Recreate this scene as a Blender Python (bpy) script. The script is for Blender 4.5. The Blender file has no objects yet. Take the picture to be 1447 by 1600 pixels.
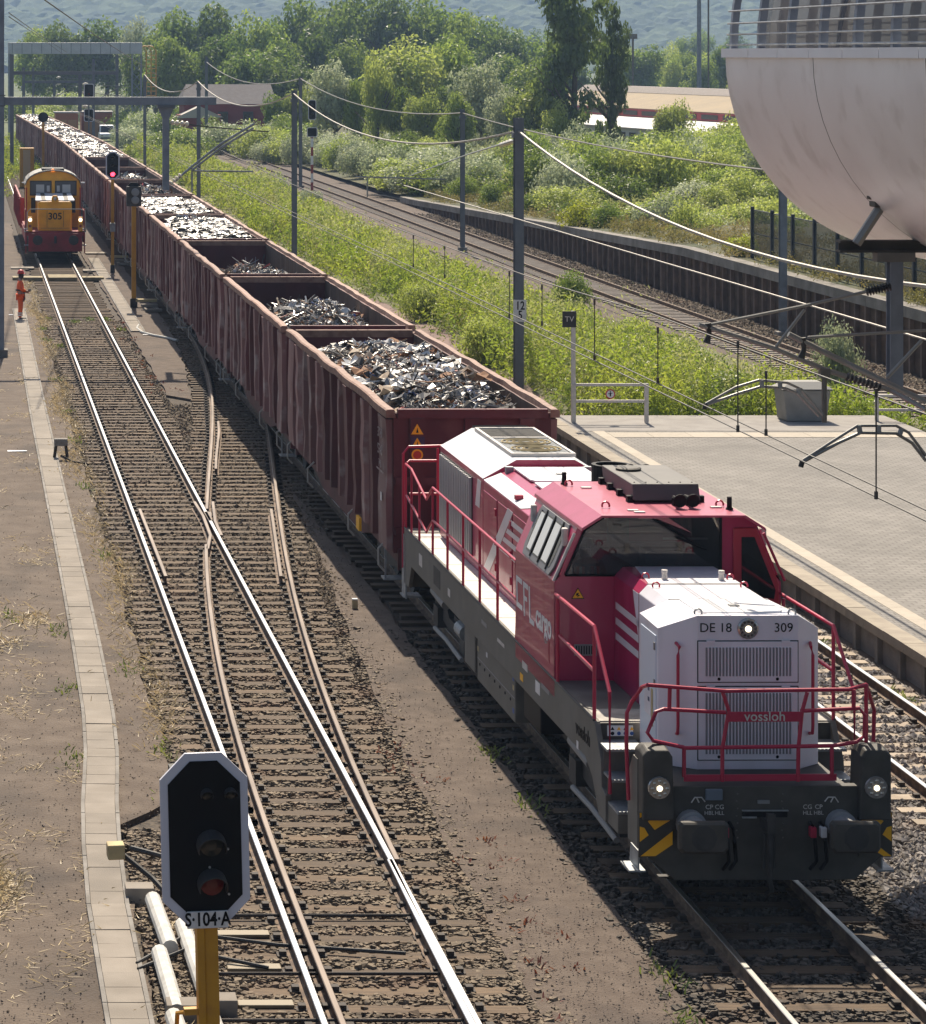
import bpy, math, random
import numpy as np
from mathutils import Vector, Matrix
R = math.radians
HAZE = 0.00027
random.seed(7); RNG = np.random.default_rng(7)
S = bpy.context.scene
COL = S.collection

# ------------------------------------------------------------------ camera, sky, sun, exposure
F, HX, HY, CH = 4400.0, -60.0, 85.0, 10.0     # focal length in photo pixels, vanishing point, eye height (m)
cam_d = bpy.data.cameras.new('camera'); cam = bpy.data.objects.new('camera', cam_d); COL.objects.link(cam)
cam.location = (0, 0, CH); cam.rotation_euler = (R(90), 0, 0)
cam_d.sensor_width = 36; cam_d.lens = F / 1600 * 36
cam_d.shift_x = (723.5 - HX) / 1600; cam_d.shift_y = (HY - 800) / 1600
cam_d.clip_start = 0.5; cam_d.clip_end = 9000
S.camera = cam
SUN_EL, SUN_AZ = 50.0, 3.0                   # degrees; azimuth measured from +Y towards +X
W = bpy.data.worlds.new('World'); S.world = W; W.use_nodes = True
wn = W.node_tree.nodes; wl = W.node_tree.links
sky = wn.new('ShaderNodeTexSky'); sky.sky_type = 'NISHITA'; sky.sun_disc = False
sky.sun_elevation = R(SUN_EL); sky.sun_rotation = R(SUN_AZ); sky.air_density = 1.0; sky.dust_density = 2.5
wn['Background'].inputs['Strength'].default_value = 0.072
wl.new(sky.outputs[0], wn['Background'].inputs['Color'])
sd = bpy.data.lights.new('sun', 'SUN'); sd.energy = 4.9; sd.angle = R(0.53); sd.color = (1.0, 0.885, 0.72)
sun = bpy.data.objects.new('sun', sd); COL.objects.link(sun)
sdir = Vector((-math.sin(R(SUN_AZ)) * math.cos(R(SUN_EL)), -math.cos(R(SUN_AZ)) * math.cos(R(SUN_EL)), -math.sin(R(SUN_EL))))
sun.rotation_euler = sdir.to_track_quat('-Z', 'Y').to_euler(); sun.location = (20, 60, 60)
S.view_settings.view_transform = 'Standard'; S.view_settings.look = 'None'
S.view_settings.exposure = 0.72; S.view_settings.gamma = 1.0; S.view_settings.use_curve_mapping = False
S.render.engine = 'CYCLES'
cy = S.cycles
cy.use_denoising = True; cy.max_bounces = 8; cy.diffuse_bounces = 3; cy.glossy_bounces = 3
cy.transmission_bounces = 4; cy.transparent_max_bounces = 10; cy.volume_bounces = 0; cy.caustics_reflective = False
cy.caustics_refractive = False; cy.sample_clamp_indirect = 6

# ------------------------------------------------------------------ helpers
def scale_at(Y): return F / Y
def wpt(px, py, Y):                           # photo pixel -> point of the place at distance Y
    s = F / Y
    return Vector(((px - HX) / s, Y, CH - (py - HY) / s))
def gpt(px, py, z=0.0):                       # photo pixel -> point of the place at height z
    return wpt(px, py, F * (CH - z) / (py - HY))

MATS = {}
def mat(name, col, rough=0.7, metal=0.0, col2=None, scale=3.0, mix=(0.4, 0.65), bump=0.0, bscale=40.0, detail=5.0,
        col3=None, scale3=0.7, mix3=(0.5, 0.7), rnd=0.0, stretch=None, coat=0.0, spec=0.5, rough2=None, emit=None):
    if name in MATS: return MATS[name]
    m = bpy.data.materials.new(name); m.use_nodes = True
    n = m.node_tree.nodes; l = m.node_tree.links; b = n['Principled BSDF']
    b.inputs['Base Color'].default_value = (*col, 1); b.inputs['Roughness'].default_value = rough
    b.inputs['Metallic'].default_value = metal; b.inputs['Coat Weight'].default_value = coat
    b.inputs['Specular IOR Level'].default_value = spec
    geo = n.new('ShaderNodeNewGeometry'); vec = geo.outputs['Position']
    if stretch:
        mp = n.new('ShaderNodeMapping'); mp.inputs['Scale'].default_value = stretch; l.new(vec, mp.inputs['Vector']); vec2 = mp.outputs[0]
    else: vec2 = vec
    cur = None
    def noise(sc, v, dt=detail):
        t = n.new('ShaderNodeTexNoise'); t.inputs['Scale'].default_value = sc; t.inputs['Detail'].default_value = dt
        l.new(v, t.inputs['Vector']); return t.outputs['Fac']
    def blend(fac_out, lo, hi, a, c2):
        mr = n.new('ShaderNodeMapRange'); mr.inputs['From Min'].default_value = lo; mr.inputs['From Max'].default_value = hi
        l.new(fac_out, mr.inputs['Value'])
        mx = n.new('ShaderNodeMix'); mx.data_type = 'RGBA'
        l.new(mr.outputs[0], mx.inputs['Factor'])
        if hasattr(a, 'links'): l.new(a, mx.inputs['A'])
        else: mx.inputs['A'].default_value = (*a, 1)
        mx.inputs['B'].default_value = (*c2, 1)
        return mx.outputs['Result'], mr.outputs[0]
    if col2:
        cur, fac = blend(noise(scale, vec2), mix[0], mix[1], col, col2)
        if rough2 is not None:
            mr = n.new('ShaderNodeMapRange'); mr.inputs['To Min'].default_value = rough; mr.inputs['To Max'].default_value = rough2
            l.new(fac, mr.inputs['Value']); l.new(mr.outputs[0], b.inputs['Roughness'])
    if col3: cur, _ = blend(noise(scale3, vec), mix3[0], mix3[1], cur if cur else col, col3)
    if rnd:
        oi = n.new('ShaderNodeObjectInfo'); mr = n.new('ShaderNodeMapRange')
        mr.inputs['To Min'].default_value = 1 - rnd; mr.inputs['To Max'].default_value = 1 + rnd
        l.new(oi.outputs['Random'], mr.inputs['Value'])
        hs = n.new('ShaderNodeHueSaturation'); l.new(mr.outputs[0], hs.inputs['Value'])
        if cur: l.new(cur, hs.inputs['Color'])
        else: hs.inputs['Color'].default_value = (*col, 1)
        cur = hs.outputs[0]
    if cur: l.new(cur, b.inputs['Base Color'])
    if bump:
        bp = n.new('ShaderNodeBump'); bp.inputs['Strength'].default_value = bump; bp.inputs['Distance'].default_value = 0.02
        l.new(noise(bscale, vec, 3), bp.inputs['Height']); l.new(bp.outputs[0], b.inputs['Normal'])
    if emit:
        b.inputs['Emission Color'].default_value = (*emit[0], 1); b.inputs['Emission Strength'].default_value = emit[1]
    MATS[name] = m; return m

def leafmat(name, c1, c2, trans=0.45, rnd=0.25, sc=0.6):
    m = bpy.data.materials.new(name); m.use_nodes = True
    n = m.node_tree.nodes; l = m.node_tree.links; n.remove(n['Principled BSDF'])
    out = n['Material Output']; geo = n.new('ShaderNodeNewGeometry')
    t = n.new('ShaderNodeTexNoise'); t.inputs['Scale'].default_value = sc; t.inputs['Detail'].default_value = 4
    l.new(geo.outputs['Position'], t.inputs['Vector'])
    mr = n.new('ShaderNodeMapRange'); mr.inputs['From Min'].default_value = 0.35; mr.inputs['From Max'].default_value = 0.65
    l.new(t.outputs['Fac'], mr.inputs['Value'])
    mx = n.new('ShaderNodeMix'); mx.data_type = 'RGBA'; mx.inputs['A'].default_value = (*c1, 1); mx.inputs['B'].default_value = (*c2, 1)
    l.new(mr.outputs[0], mx.inputs['Factor'])
    oi = n.new('ShaderNodeObjectInfo'); m2 = n.new('ShaderNodeMapRange')
    ri = n.new('ShaderNodeMath'); ri.operation = 'ADD'; l.new(oi.outputs['Random'], ri.inputs[0]); l.new(geo.outputs['Random Per Island'], ri.inputs[1])
    m2.inputs['From Max'].default_value = 2; m2.inputs['To Min'].default_value = 1 - rnd; m2.inputs['To Max'].default_value = 1 + rnd
    l.new(ri.outputs[0], m2.inputs['Value'])
    hs = n.new('ShaderNodeHueSaturation'); l.new(mx.outputs['Result'], hs.inputs['Color']); l.new(m2.outputs[0], hs.inputs['Value'])
    d = n.new('ShaderNodeBsdfDiffuse'); tr = n.new('ShaderNodeBsdfTranslucent'); ms = n.new('ShaderNodeMixShader')
    l.new(hs.outputs[0], d.inputs['Color']); l.new(hs.outputs[0], tr.inputs['Color']); ms.inputs[0].default_value = trans
    l.new(d.outputs[0], ms.inputs[1]); l.new(tr.outputs[0], ms.inputs[2])
    gl = n.new('ShaderNodeBsdfGlossy'); gl.inputs['Roughness'].default_value = 0.45; gl.inputs['Color'].default_value = (1, 1, 1, 1)
    m3 = n.new('ShaderNodeMixShader'); m3.inputs[0].default_value = 0.035
    l.new(ms.outputs[0], m3.inputs[1]); l.new(gl.outputs[0], m3.inputs[2]); l.new(m3.outputs[0], out.inputs['Surface'])
    MATS[name] = m; return m

def glassmat(name, col=(0.02, 0.025, 0.03), alpha=0.5, rough=0.03):
    m = bpy.data.materials.new(name); m.use_nodes = True
    n = m.node_tree.nodes; l = m.node_tree.links; b = n['Principled BSDF']
    b.inputs['Base Color'].default_value = (*col, 1); b.inputs['Roughness'].default_value = rough
    b.inputs['Specular IOR Level'].default_value = 0.6; b.inputs['Alpha'].default_value = alpha
    MATS[name] = m; return m

class MB:
    """collects faces, then links them as one mesh object"""
    def __init__(s): s.V = []; s.F = []; s.M = []; s.T = None
    def _v(s, p):
        if s.T is not None: p = s.T @ Vector(p)
        s.V.append((p[0], p[1], p[2])); return len(s.V) - 1
    def poly(s, pts, m=0):
        s.F.append([s._v(p) for p in pts]); s.M.append(m); return s
    def box(s, x0, x1, y0, y1, z0, z1, m=0):
        i = [s._v((x, y, z)) for z in (z0, z1) for x, y in ((x0, y0), (x1, y0), (x1, y1), (x0, y1))]
        for f in ((3, 2, 1, 0), (4, 5, 6, 7), (0, 1, 5, 4), (1, 2, 6, 5), (2, 3, 7, 6), (3, 0, 4, 7)):
            s.F.append([i[k] for k in f]); s.M.append(m)
        return s
    def loft(s, rings, m=0, caps=True, closed=True, mlist=None):
        idx = [[s._v(p) for p in r] for r in rings]; n = len(rings[0])
        for a, b in zip(idx[:-1], idx[1:]):
            for k in range(n if closed else n - 1):
                s.F.append([a[k], a[(k + 1) % n], b[(k + 1) % n], b[k]]); s.M.append(mlist[k] if mlist else m)
        if caps and closed:
            s.F.append(idx[0][::-1]); s.M.append(m); s.F.append(idx[-1]); s.M.append(m)
        return s
    def prism(s, pts, d, m=0):                # pts: planar outline, d: extrusion vector
        d = Vector(d); return s.loft([[Vector(p) for p in pts], [Vector(p) + d for p in pts]], m)
    def tube(s, pts, r, n=6, m=0, caps=True):
        pts = [Vector(p) for p in pts]; rings = []
        for i, p in enumerate(pts):
            a = pts[max(i - 1, 0)]; b = pts[min(i + 1, len(pts) - 1)]; t = (b - a).normalized()
            up = Vector((0, 0, 1)) if abs(t.z) < 0.93 else Vector((0, 1, 0))
            e = t.cross(up).normalized(); f = e.cross(t); rr = r[i] if isinstance(r, (list, tuple)) else r
            rings.append([p + (e * math.cos(2 * math.pi * k / n) + f * math.sin(2 * math.pi * k / n)) * rr for k in range(n)])
        return s.loft(rings, m, caps)
    def cyl(s, c, r, h, n=16, axis='z', m=0, r2=None):
        c = Vector(c); ax = {'x': Vector((1, 0, 0)), 'y': Vector((0, 1, 0)), 'z': Vector((0, 0, 1))}[axis]
        return s.tube([c, c + ax * h], [r, r if r2 is None else r2], n, m)
    def lathe(s, c, prof, axis='y', n=16, m=0):
        c = Vector(c); rings = []
        for r, h in prof:
            ring = []
            for k in range(n):
                a = 2 * math.pi * k / n; q = (r * math.cos(a), r * math.sin(a))
                ring.append(c + Vector({'y': (q[0], h, q[1]), 'z': (q[0], q[1], h), 'x': (h, q[0], q[1])}[axis]))
            rings.append(ring)
        return s.loft(rings, m)
    def mesh(s, name, mats, smooth=False):
        me = bpy.data.meshes.new(name); me.from_pydata(s.V, [], s.F)
        for mm in (mats if isinstance(mats, (list, tuple)) else [mats]): me.materials.append(mm)
        if any(s.M): me.polygons.foreach_set('material_index', s.M)
        if smooth: me.polygons.foreach_set('use_smooth', [True] * len(s.F))
        me.update(); return me
    def build(s, name, mats, parent=None, smooth=False, bevel=0.0, world=True, label=None, kind=None):
        if parent is not None and world:
            o = parent.location; s.V = [(v[0] - o[0], v[1] - o[1], v[2] - o[2]) for v in s.V]
        ob = link(name, s.mesh(name, mats, smooth), parent)
        if bevel:
            b = ob.modifiers.new('bevel', 'BEVEL'); b.width = bevel; b.segments = 2; b.limit_method = 'ANGLE'; b.angle_limit = R(35)
            b.harden_normals = False
        if smooth:
            pass
        if label: ob['label'] = label
        if kind: ob['kind'] = kind
        return ob

def link(name, me, parent=None, loc=None, rot=None, scl=None):
    ob = bpy.data.objects.new(name, me); COL.objects.link(ob)
    if parent is not None: ob.parent = parent
    if loc is not None: ob.location = loc
    if rot is not None: ob.rotation_euler = rot
    if scl is not None: ob.scale = scl
    return ob
def tag(o, label, cat, group=None):
    o['label'] = label; o['category'] = cat
    if group: o['group'] = group
    return o
def thing(name, label, cat, loc=(0, 0, 0), rz=0.0, group=None):
    o = bpy.data.objects.new(name, None); COL.objects.link(o); o.empty_display_size = 0.3
    o.location = loc; o.rotation_euler = (0, 0, rz); return tag(o, label, cat, group)
def struct(name, loc=(0, 0, 0)):
    o = bpy.data.objects.new(name, None); COL.objects.link(o); o.location = loc; o['kind'] = 'structure'; return o
def dup(root, loc, label=None, group=None, scl=None, rz=None):
    def cp(o, par):
        c = o.copy(); COL.objects.link(c)
        if par is not None: c.parent = par
        for ch in kids.get(o.name, []): cp(ch, c)
        return c
    kids = {}
    def gather(o):
        kids[o.name] = list(o.children)
        for ch in o.children: gather(ch)
    gather(root)
    r = cp(root, None); r.location = loc
    if scl is not None: r.scale = (scl,) * 3 if isinstance(scl, (int, float)) else scl
    if rz is not None: r.rotation_euler = (0, 0, rz)
    if label: r['label'] = label
    if group: r['group'] = group
    return r
def bigmesh(name, V, Fc, mats, mi=None, parent=None, kind=None):       # numpy arrays -> mesh object (all faces same size)
    k = Fc.shape[1]; me = bpy.data.meshes.new(name)
    me.vertices.add(len(V)); me.vertices.foreach_set('co', np.asarray(V, np.float32).ravel())
    me.loops.add(Fc.size); me.loops.foreach_set('vertex_index', Fc.astype(np.int32).ravel())
    me.polygons.add(len(Fc)); me.polygons.foreach_set('loop_start', np.arange(0, Fc.size, k, dtype=np.int32))
    try: me.polygons.foreach_set('loop_total', np.full(len(Fc), k, np.int32))
    except Exception: pass
    for mm in (mats if isinstance(mats, (list, tuple)) else [mats]): me.materials.append(mm)
    if mi is not None: me.polygons.foreach_set('material_index', np.asarray(mi, np.int32))
    me.polygons.foreach_set('use_smooth', np.zeros(len(Fc), bool))
    me.update(calc_edges=True); me.validate()
    if name is None: return me
    ob = link(name, me, parent)
    if kind: ob['kind'] = kind
    return ob
def text_mesh(txt, size, depth=0.002, align='CENTER', spacing=1.0, thick=0.0):
    cu = bpy.data.curves.new('text', 'FONT'); cu.body = txt; cu.size = size; cu.extrude = depth; cu.align_x = align; cu.align_y = 'CENTER'
    cu.space_character = spacing; cu.offset = thick; cu.resolution_u = 3
    o = bpy.data.objects.new('text', cu); COL.objects.link(o)
    bpy.context.view_layer.update()
    me = bpy.data.meshes.new_from_object(o.evaluated_get(bpy.context.evaluated_depsgraph_get()))
    bpy.data.objects.remove(o); bpy.data.curves.remove(cu); return me
def lettering(txt, size, m, parent, loc, face='front', spacing=1.0, thick=0.0, sx=1.0, align='CENTER', name='lettering'):
    me = text_mesh(txt, size, 0.002, align, spacing, thick); me.materials.clear(); me.materials.append(m)
    rot = {'front': (R(90), 0, 0), 'left': (R(90), 0, R(-90)), 'back': (R(90), 0, R(180))}[face]
    return link(name, me, parent, loc, rot, (sx, 1, 1))

# ------------------------------------------------------------------ materials
M_dirt = mat('dirt', (0.094, 0.068, 0.049), 0.95, col2=(0.136, 0.104, 0.078), scale=2.2, mix=(0.35, 0.68), bump=1.0, bscale=30, col3=(0.06, 0.046, 0.036), scale3=0.45, mix3=(0.52, 0.72))
M_dirt2 = mat('fine_gravel', (0.09, 0.065, 0.049), 0.95, col2=(0.128, 0.097, 0.075), scale=4, mix=(0.35, 0.68), bump=1.0, bscale=40, col3=(0.062, 0.047, 0.038), scale3=0.6, mix3=(0.52, 0.72))
M_pink = mat('reddish_gravel', (0.21, 0.14, 0.12), 0.95, col2=(0.16, 0.115, 0.095), scale=2, bump=0.6, bscale=30)
M_bed = mat('ballast_bed', (0.042, 0.033, 0.025), 0.95, col2=(0.10, 0.078, 0.056), scale=9, mix=(0.42, 0.6), bump=1.0, bscale=18, col3=(0.07, 0.047, 0.03), scale3=0.5)
M_bedgrey = mat('grey_ballast_bed', (0.12, 0.10, 0.09), 0.95, col2=(0.22, 0.19, 0.17), scale=9, mix=(0.42, 0.6), bump=1.0, bscale=18)
M_stone = mat('ballast_stone', (0.08, 0.06, 0.04), 0.9, col2=(0.225, 0.175, 0.12), scale=7, mix=(0.38, 0.62), col3=(0.13, 0.085, 0.055), scale3=0.9, mix3=(0.52, 0.66))
M_stoneg = mat('grey_ballast_stone', (0.16, 0.145, 0.13), 0.9, col2=(0.36, 0.33, 0.31), scale=8, mix=(0.38, 0.62), col3=(0.2, 0.14, 0.10), scale3=0.9, mix3=(0.55, 0.7))
M_wood = mat('sleeper_wood', (0.062, 0.039, 0.022), 0.85, col2=(0.13, 0.085, 0.047), scale=2.2, stretch=(1, 14, 4), mix=(0.35, 0.68), bump=0.4, bscale=60, rnd=0.3)
M_conc = mat('concrete', (0.215, 0.185, 0.15), 0.9, col2=(0.27, 0.235, 0.195), scale=2, mix=(0.35, 0.7), bump=0.25, bscale=50, rnd=0.10, col3=(0.19, 0.165, 0.135), scale3=0.8)
M_sleepc = mat('sleeper_concrete', (0.30, 0.245, 0.185), 0.9, col2=(0.38, 0.315, 0.245), scale=4, bump=0.2, rnd=0.12)
M_darkconc = mat('stained_concrete', (0.17, 0.155, 0.135), 0.95, col2=(0.28, 0.26, 0.235), scale=1.3, mix=(0.35, 0.7), bump=0.4, bscale=25, rnd=0.1)
M_pave = None
M_railtop = mat('polished_rail', (0.58, 0.57, 0.55), 0.33, 1.0)
M_railside = mat('rusty_rail', (0.085, 0.052, 0.033), 0.8, 0.0, col2=(0.2, 0.13, 0.08), scale=6, bump=0.2)
M_railbrown = mat('dull_rail', (0.085, 0.058, 0.04), 0.5, 0.3, col2=(0.16, 0.12, 0.092), scale=3, stretch=(1, 0.15, 1))
M_fast = mat('fastening_iron', (0.045, 0.035, 0.028), 0.8)
M_red = mat('crimson_paint', (0.40, 0.010, 0.086), 0.32, coat=0.3, col2=(0.34, 0.012, 0.066), scale=1.5, stretch=(1, 1, .35), rough2=0.42)
M_redroof = mat('faded_red_paint', (0.43, 0.06, 0.125), 0.38, coat=0.2, col2=(0.38, 0.05, 0.10), scale=3)
M_rail_red = mat('handrail_red', (0.42, 0.016, 0.058), 0.4)
M_white = mat('white_paint', (0.74, 0.74, 0.75), 0.4, col2=(0.70, 0.70, 0.71), scale=1.5, coat=0.2)
M_nose = mat('pale_lavender_paint', (0.78, 0.76, 0.82), 0.42, col2=(0.66, 0.635, 0.67), scale=2.2, mix=(0.45, 0.75), stretch=(1, 1, .3), coat=0.2)
M_lock = mat('light_grey_walkway', (0.62, 0.58, 0.54), 0.6, col2=(0.5, 0.47, 0.43), scale=6)
M_frame = mat('frame_grey', (0.115, 0.108, 0.092), 0.6, col2=(0.17, 0.158, 0.135), scale=3, bump=0.1, rough2=0.75)
M_black = mat('black', (0.006, 0.006, 0.0065), 0.6, spec=0.2)
M_black2 = mat('soft_black', (0.03, 0.029, 0.028), 0.7, col2=(0.05, 0.046, 0.042), scale=5)
M_grey = mat('mid_grey', (0.22, 0.22, 0.22), 0.5)
M_dgrey = mat('dark_grey', (0.046, 0.041, 0.034), 0.65, col2=(0.066, 0.06, 0.05), scale=4)
M_steel = mat('galvanised_steel', (0.34, 0.36, 0.37), 0.5, 0.5, col2=(0.26, 0.27, 0.28), scale=8, rough2=0.65)
M_mast = mat('mast_paint', (0.12, 0.135, 0.155), 0.55, col2=(0.14, 0.155, 0.175), scale=3, bump=0.1)
M_mastl = mat('pale_mast_paint', (0.22, 0.25, 0.29), 0.55, col2=(0.17, 0.19, 0.22), scale=3)
M_yel = mat('signal_yellow', (0.55, 0.27, 0.02), 0.55, col2=(0.45, 0.21, 0.02), scale=5, mix=(0.45, 0.7))
M_hazard = mat('hazard_orange', (0.95, 0.47, 0.01), 0.5)
M_shy = mat('shunter_yellow', (0.92, 0.44, 0.025), 0.5, col2=(0.78, 0.34, 0.02), scale=2.5, mix=(0.4, 0.7))
M_shr = mat('shunter_red', (0.34, 0.025, 0.035), 0.6, col2=(0.2, 0.02, 0.022), scale=2)
M_wag = mat('wagon_maroon', (0.11, 0.026, 0.028), 0.7, col2=(0.075, 0.02, 0.021), scale=1.6, mix=(0.38, 0.68), stretch=(1, 1, 0.3), bump=0.15, bscale=12, col3=(0.15, 0.065, 0.055), scale3=1.1, mix3=(0.56, 0.72), rnd=0.2)
M_wagrib = mat('faded_wagon_paint', (0.245, 0.13, 0.122), 0.65, col2=(0.15, 0.055, 0.053), scale=1.4, mix=(0.4, 0.66), stretch=(1, 1, 0.25), bump=0.15, bscale=10, rnd=0.25, col3=(0.33, 0.255, 0.235), scale3=1.7, mix3=(0.54, 0.66))
M_rim = mat('worn_rim', (0.30, 0.175, 0.125), 0.7, col2=(0.19, 0.095, 0.068), scale=5, mix=(0.4, 0.65), bump=0.25, bscale=14, rnd=0.12)
M_inner = mat('rusty_interior', (0.125, 0.08, 0.055), 0.9, col2=(0.075, 0.048, 0.036), scale=2.2, stretch=(1, 1, 0.4), bump=0.2)
M_scr = [mat('scrap_pale', (0.60, 0.585, 0.56), 0.4, 0.5), mat('scrap_grey', (0.27, 0.265, 0.255), 0.45, 0.6), mat('scrap_dark', (0.05, 0.045, 0.042), 0.6, 0.3),
         mat('scrap_rust', (0.27, 0.13, 0.06), 0.8), mat('scrap_blue', (0.08, 0.14, 0.36), 0.5), mat('scrap_red', (0.36, 0.05, 0.04), 0.5),
         mat('scrap_tan', (0.46, 0.36, 0.26), 0.7), mat('scrap_white', (0.68, 0.67, 0.65), 0.5), mat('scrap_mid', (0.2, 0.19, 0.18), 0.55, 0.4)]
M_mound = mat('scrap_bed', (0.10, 0.085, 0.07), 0.9, col2=(0.22, 0.2, 0.18), scale=7, bump=1.0, bscale=9)
M_ins = mat('porcelain', (0.75, 0.68, 0.55), 0.3)
M_wire = mat('dark_wire', (0.07, 0.065, 0.06), 0.6)
M_cable = mat('aluminium_cable', (0.33, 0.305, 0.265), 0.5, 0.3)
M_tubecan = mat('galvanised_tube', (0.27, 0.265, 0.245), 0.5, 0.4)
M_cream = mat('cream_wood', (0.52, 0.42, 0.22), 0.8, col2=(0.4, 0.31, 0.17), scale=5)
M_caps = mat('capsule_cladding', (0.80, 0.80, 0.81), 0.38, 0.25, col2=(0.72, 0.71, 0.715), scale=0.9, mix=(0.35, 0.7), stretch=(1, 1, 1), col3=(0.62, 0.605, 0.60), scale3=1.8, mix3=(0.55, 0.78))
M_sheet = mat('sheet_pile', (0.062, 0.036, 0.022), 0.85, col2=(0.105, 0.062, 0.038), scale=1.2, stretch=(1, 1, 3), rnd=0.3)
M_pile = mat('rusty_post', (0.19, 0.135, 0.105), 0.85, col2=(0.12, 0.085, 0.068), scale=2, rnd=0.25)
M_straw = leafmat('dry_straw', (0.42, 0.32, 0.17), (0.52, 0.42, 0.25), 0.35, 0.35, 2)
M_lampglow = mat('lamp_glow', (1, 0.95, 0.85), 0.3, emit=((1.0, 0.86, 0.62), 1.7))
M_lens = mat('lamp_lens', (0.45, 0.43, 0.40), 0.2, 0.7)
M_redglow = mat('red_signal_glow', (1, 0.03, 0.03), 0.3, emit=((1.0, 0.02, 0.04), 8.0))
M_amber = mat('amber_lens', (0.7, 0.2, 0.02), 0.3, emit=((1.0, 0.3, 0.03), 0.6))
M_glass = glassmat('cab_glass', (0.03, 0.033, 0.036), alpha=0.6)
M_glassd = glassmat('dark_glass', (0.012, 0.013, 0.014), 0.93)
M_orange = mat('hi_vis_orange', (0.95, 0.13, 0.02), 0.75, emit=None)
M_skin = mat('skin', (0.42, 0.22, 0.15), 0.6)
L_weed = leafmat('weed_leaf', (0.23, 0.325, 0.035), (0.40, 0.445, 0.06), 0.6, 0.35, 0.5)
L_dry = leafmat('dry_stem', (0.36, 0.30, 0.13), (0.26, 0.24, 0.08), 0.4, 0.3, 0.5)
L_weed2 = leafmat('weed_leaf_pale', (0.36, 0.41, 0.13), (0.5, 0.5, 0.19), 0.5, 0.3, 0.4)
L_dark = leafmat('dark_leaf', (0.115, 0.185, 0.034), (0.205, 0.275, 0.055), 0.55, 0.45, 0.15)
L_mid = leafmat('green_leaf', (0.17, 0.25, 0.04), (0.27, 0.34, 0.06), 0.5, 0.4, 0.2)
L_light = leafmat('light_leaf', (0.30, 0.38, 0.07), (0.42, 0.47, 0.11), 0.55, 0.35, 0.2)
L_silver = leafmat('silvery_leaf', (0.33, 0.38, 0.20), (0.46, 0.50, 0.31), 0.45, 0.4, 0.3)
L_yellow = leafmat('yellowish_leaf', (0.32, 0.38, 0.025), (0.42, 0.43, 0.04), 0.5, 0.3, 0.5)
L_pop = leafmat('poplar_leaf', (0.095, 0.15, 0.034), (0.19, 0.25, 0.055), 0.5, 0.5, 0.3)
M_bark = mat('bark', (0.09, 0.07, 0.055), 0.9, col2=(0.14, 0.115, 0.09), scale=4, stretch=(1, 1, 0.2))

# ------------------------------------------------------------------ ground and beds
def sheet(name, pts, z, m, kind='structure', jitter=0.0, skirt=0.0):
    mb = MB(); P = []
    for i, (x, y) in enumerate(pts):
        x2, y2 = pts[(i + 1) % len(pts)]; n = max(1, int(math.hypot(x2 - x, y2 - y) / 0.8)) if jitter else 1
        n = min(n, 120)
        for k in range(n):
            t = k / n; P.append((x + (x2 - x) * t + random.uniform(-jitter, jitter), y + (y2 - y) * t + random.uniform(-jitter, jitter), z))
    mb.poly(P)
    if skirt:
        for a, b in zip(P, P[1:] + P[:1]): mb.poly([a, b, (b[0], b[1], z - skirt), (a[0], a[1], z - skirt)])
    return mb.build(name, m, kind=kind)
g = MB(); g.poly([(-400, 5, -0.27), (1400, 5, -0.27), (1400, 3800, -0.27), (-400, 3800, -0.27)]); g.build('ground', M_dirt, kind='structure')
sheet('dirt_ground', [(-40, 15), (1.95, 15), (2.05, 37), (2.95, 38.5), (3.0, 60), (2.95, 170), (-40, 170)], -0.15, M_dirt, jitter=0.06, skirt=0.12)
sheet('ballast_bed', [(1.9, 16), (6.6, 16), (6.75, 50), (8, 62), (8, 320), (2.6, 320), (2.6, 50), (1.9, 39)], -0.235, M_bed)
M_stoned = mat('shaded_ballast_stone', (.05, .042, .034), .9, col2=(.13, .105, .08), scale=7, mix=(.42, .64), col3=(.10, .06, .035), scale3=.9, mix3=(.55, .68))  # stones of the train's track: shade under the train put into the colour
sheet('ballast_bed', [(6.8, 16), (11.4, 16), (11.2, 320), (8.2, 320), (8.2, 62)], -0.236, mat('shaded_bed', (.035, .028, .022), .95, col2=(.07, .055, .04), scale=9, bump=1, bscale=18))  # bed darkened in its colour for the shade under the train
sheet('ballast_bed', [(11.3, 16), (15.3, 16), (15.3, 260), (11.3, 260)], -0.232, M_bedgrey)
sheet('ballast_bed', [(24.4, 60), (30.3, 60), (30.3, 340), (24.4, 340)], -0.22, M_dirt2)
sheet('gravel_walkway', [(6.05, 15), (7.75, 15), (7.78, 52), (7.72, 66), (7.25, 57), (6.72, 48), (6.3, 38), (6.12, 31)], -0.17, M_dirt2, jitter=0.05, skirt=0.08)
sheet('gravel_walkway', [(6.15, 84), (6.75, 83), (7.15, 89), (7.5, 97), (7.72, 106), (7.75, 170), (6.1, 170)], -0.16, M_dirt2, jitter=0.05, skirt=0.08)
sheet('gravel_path', [(14.6, 75.3), (17.4, 75.3), (17.3, 92), (17.9, 104), (16.9, 125), (16.7, 260), (14.6, 260)], -0.14, M_pink, jitter=0.12, skirt=0.1)

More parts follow.
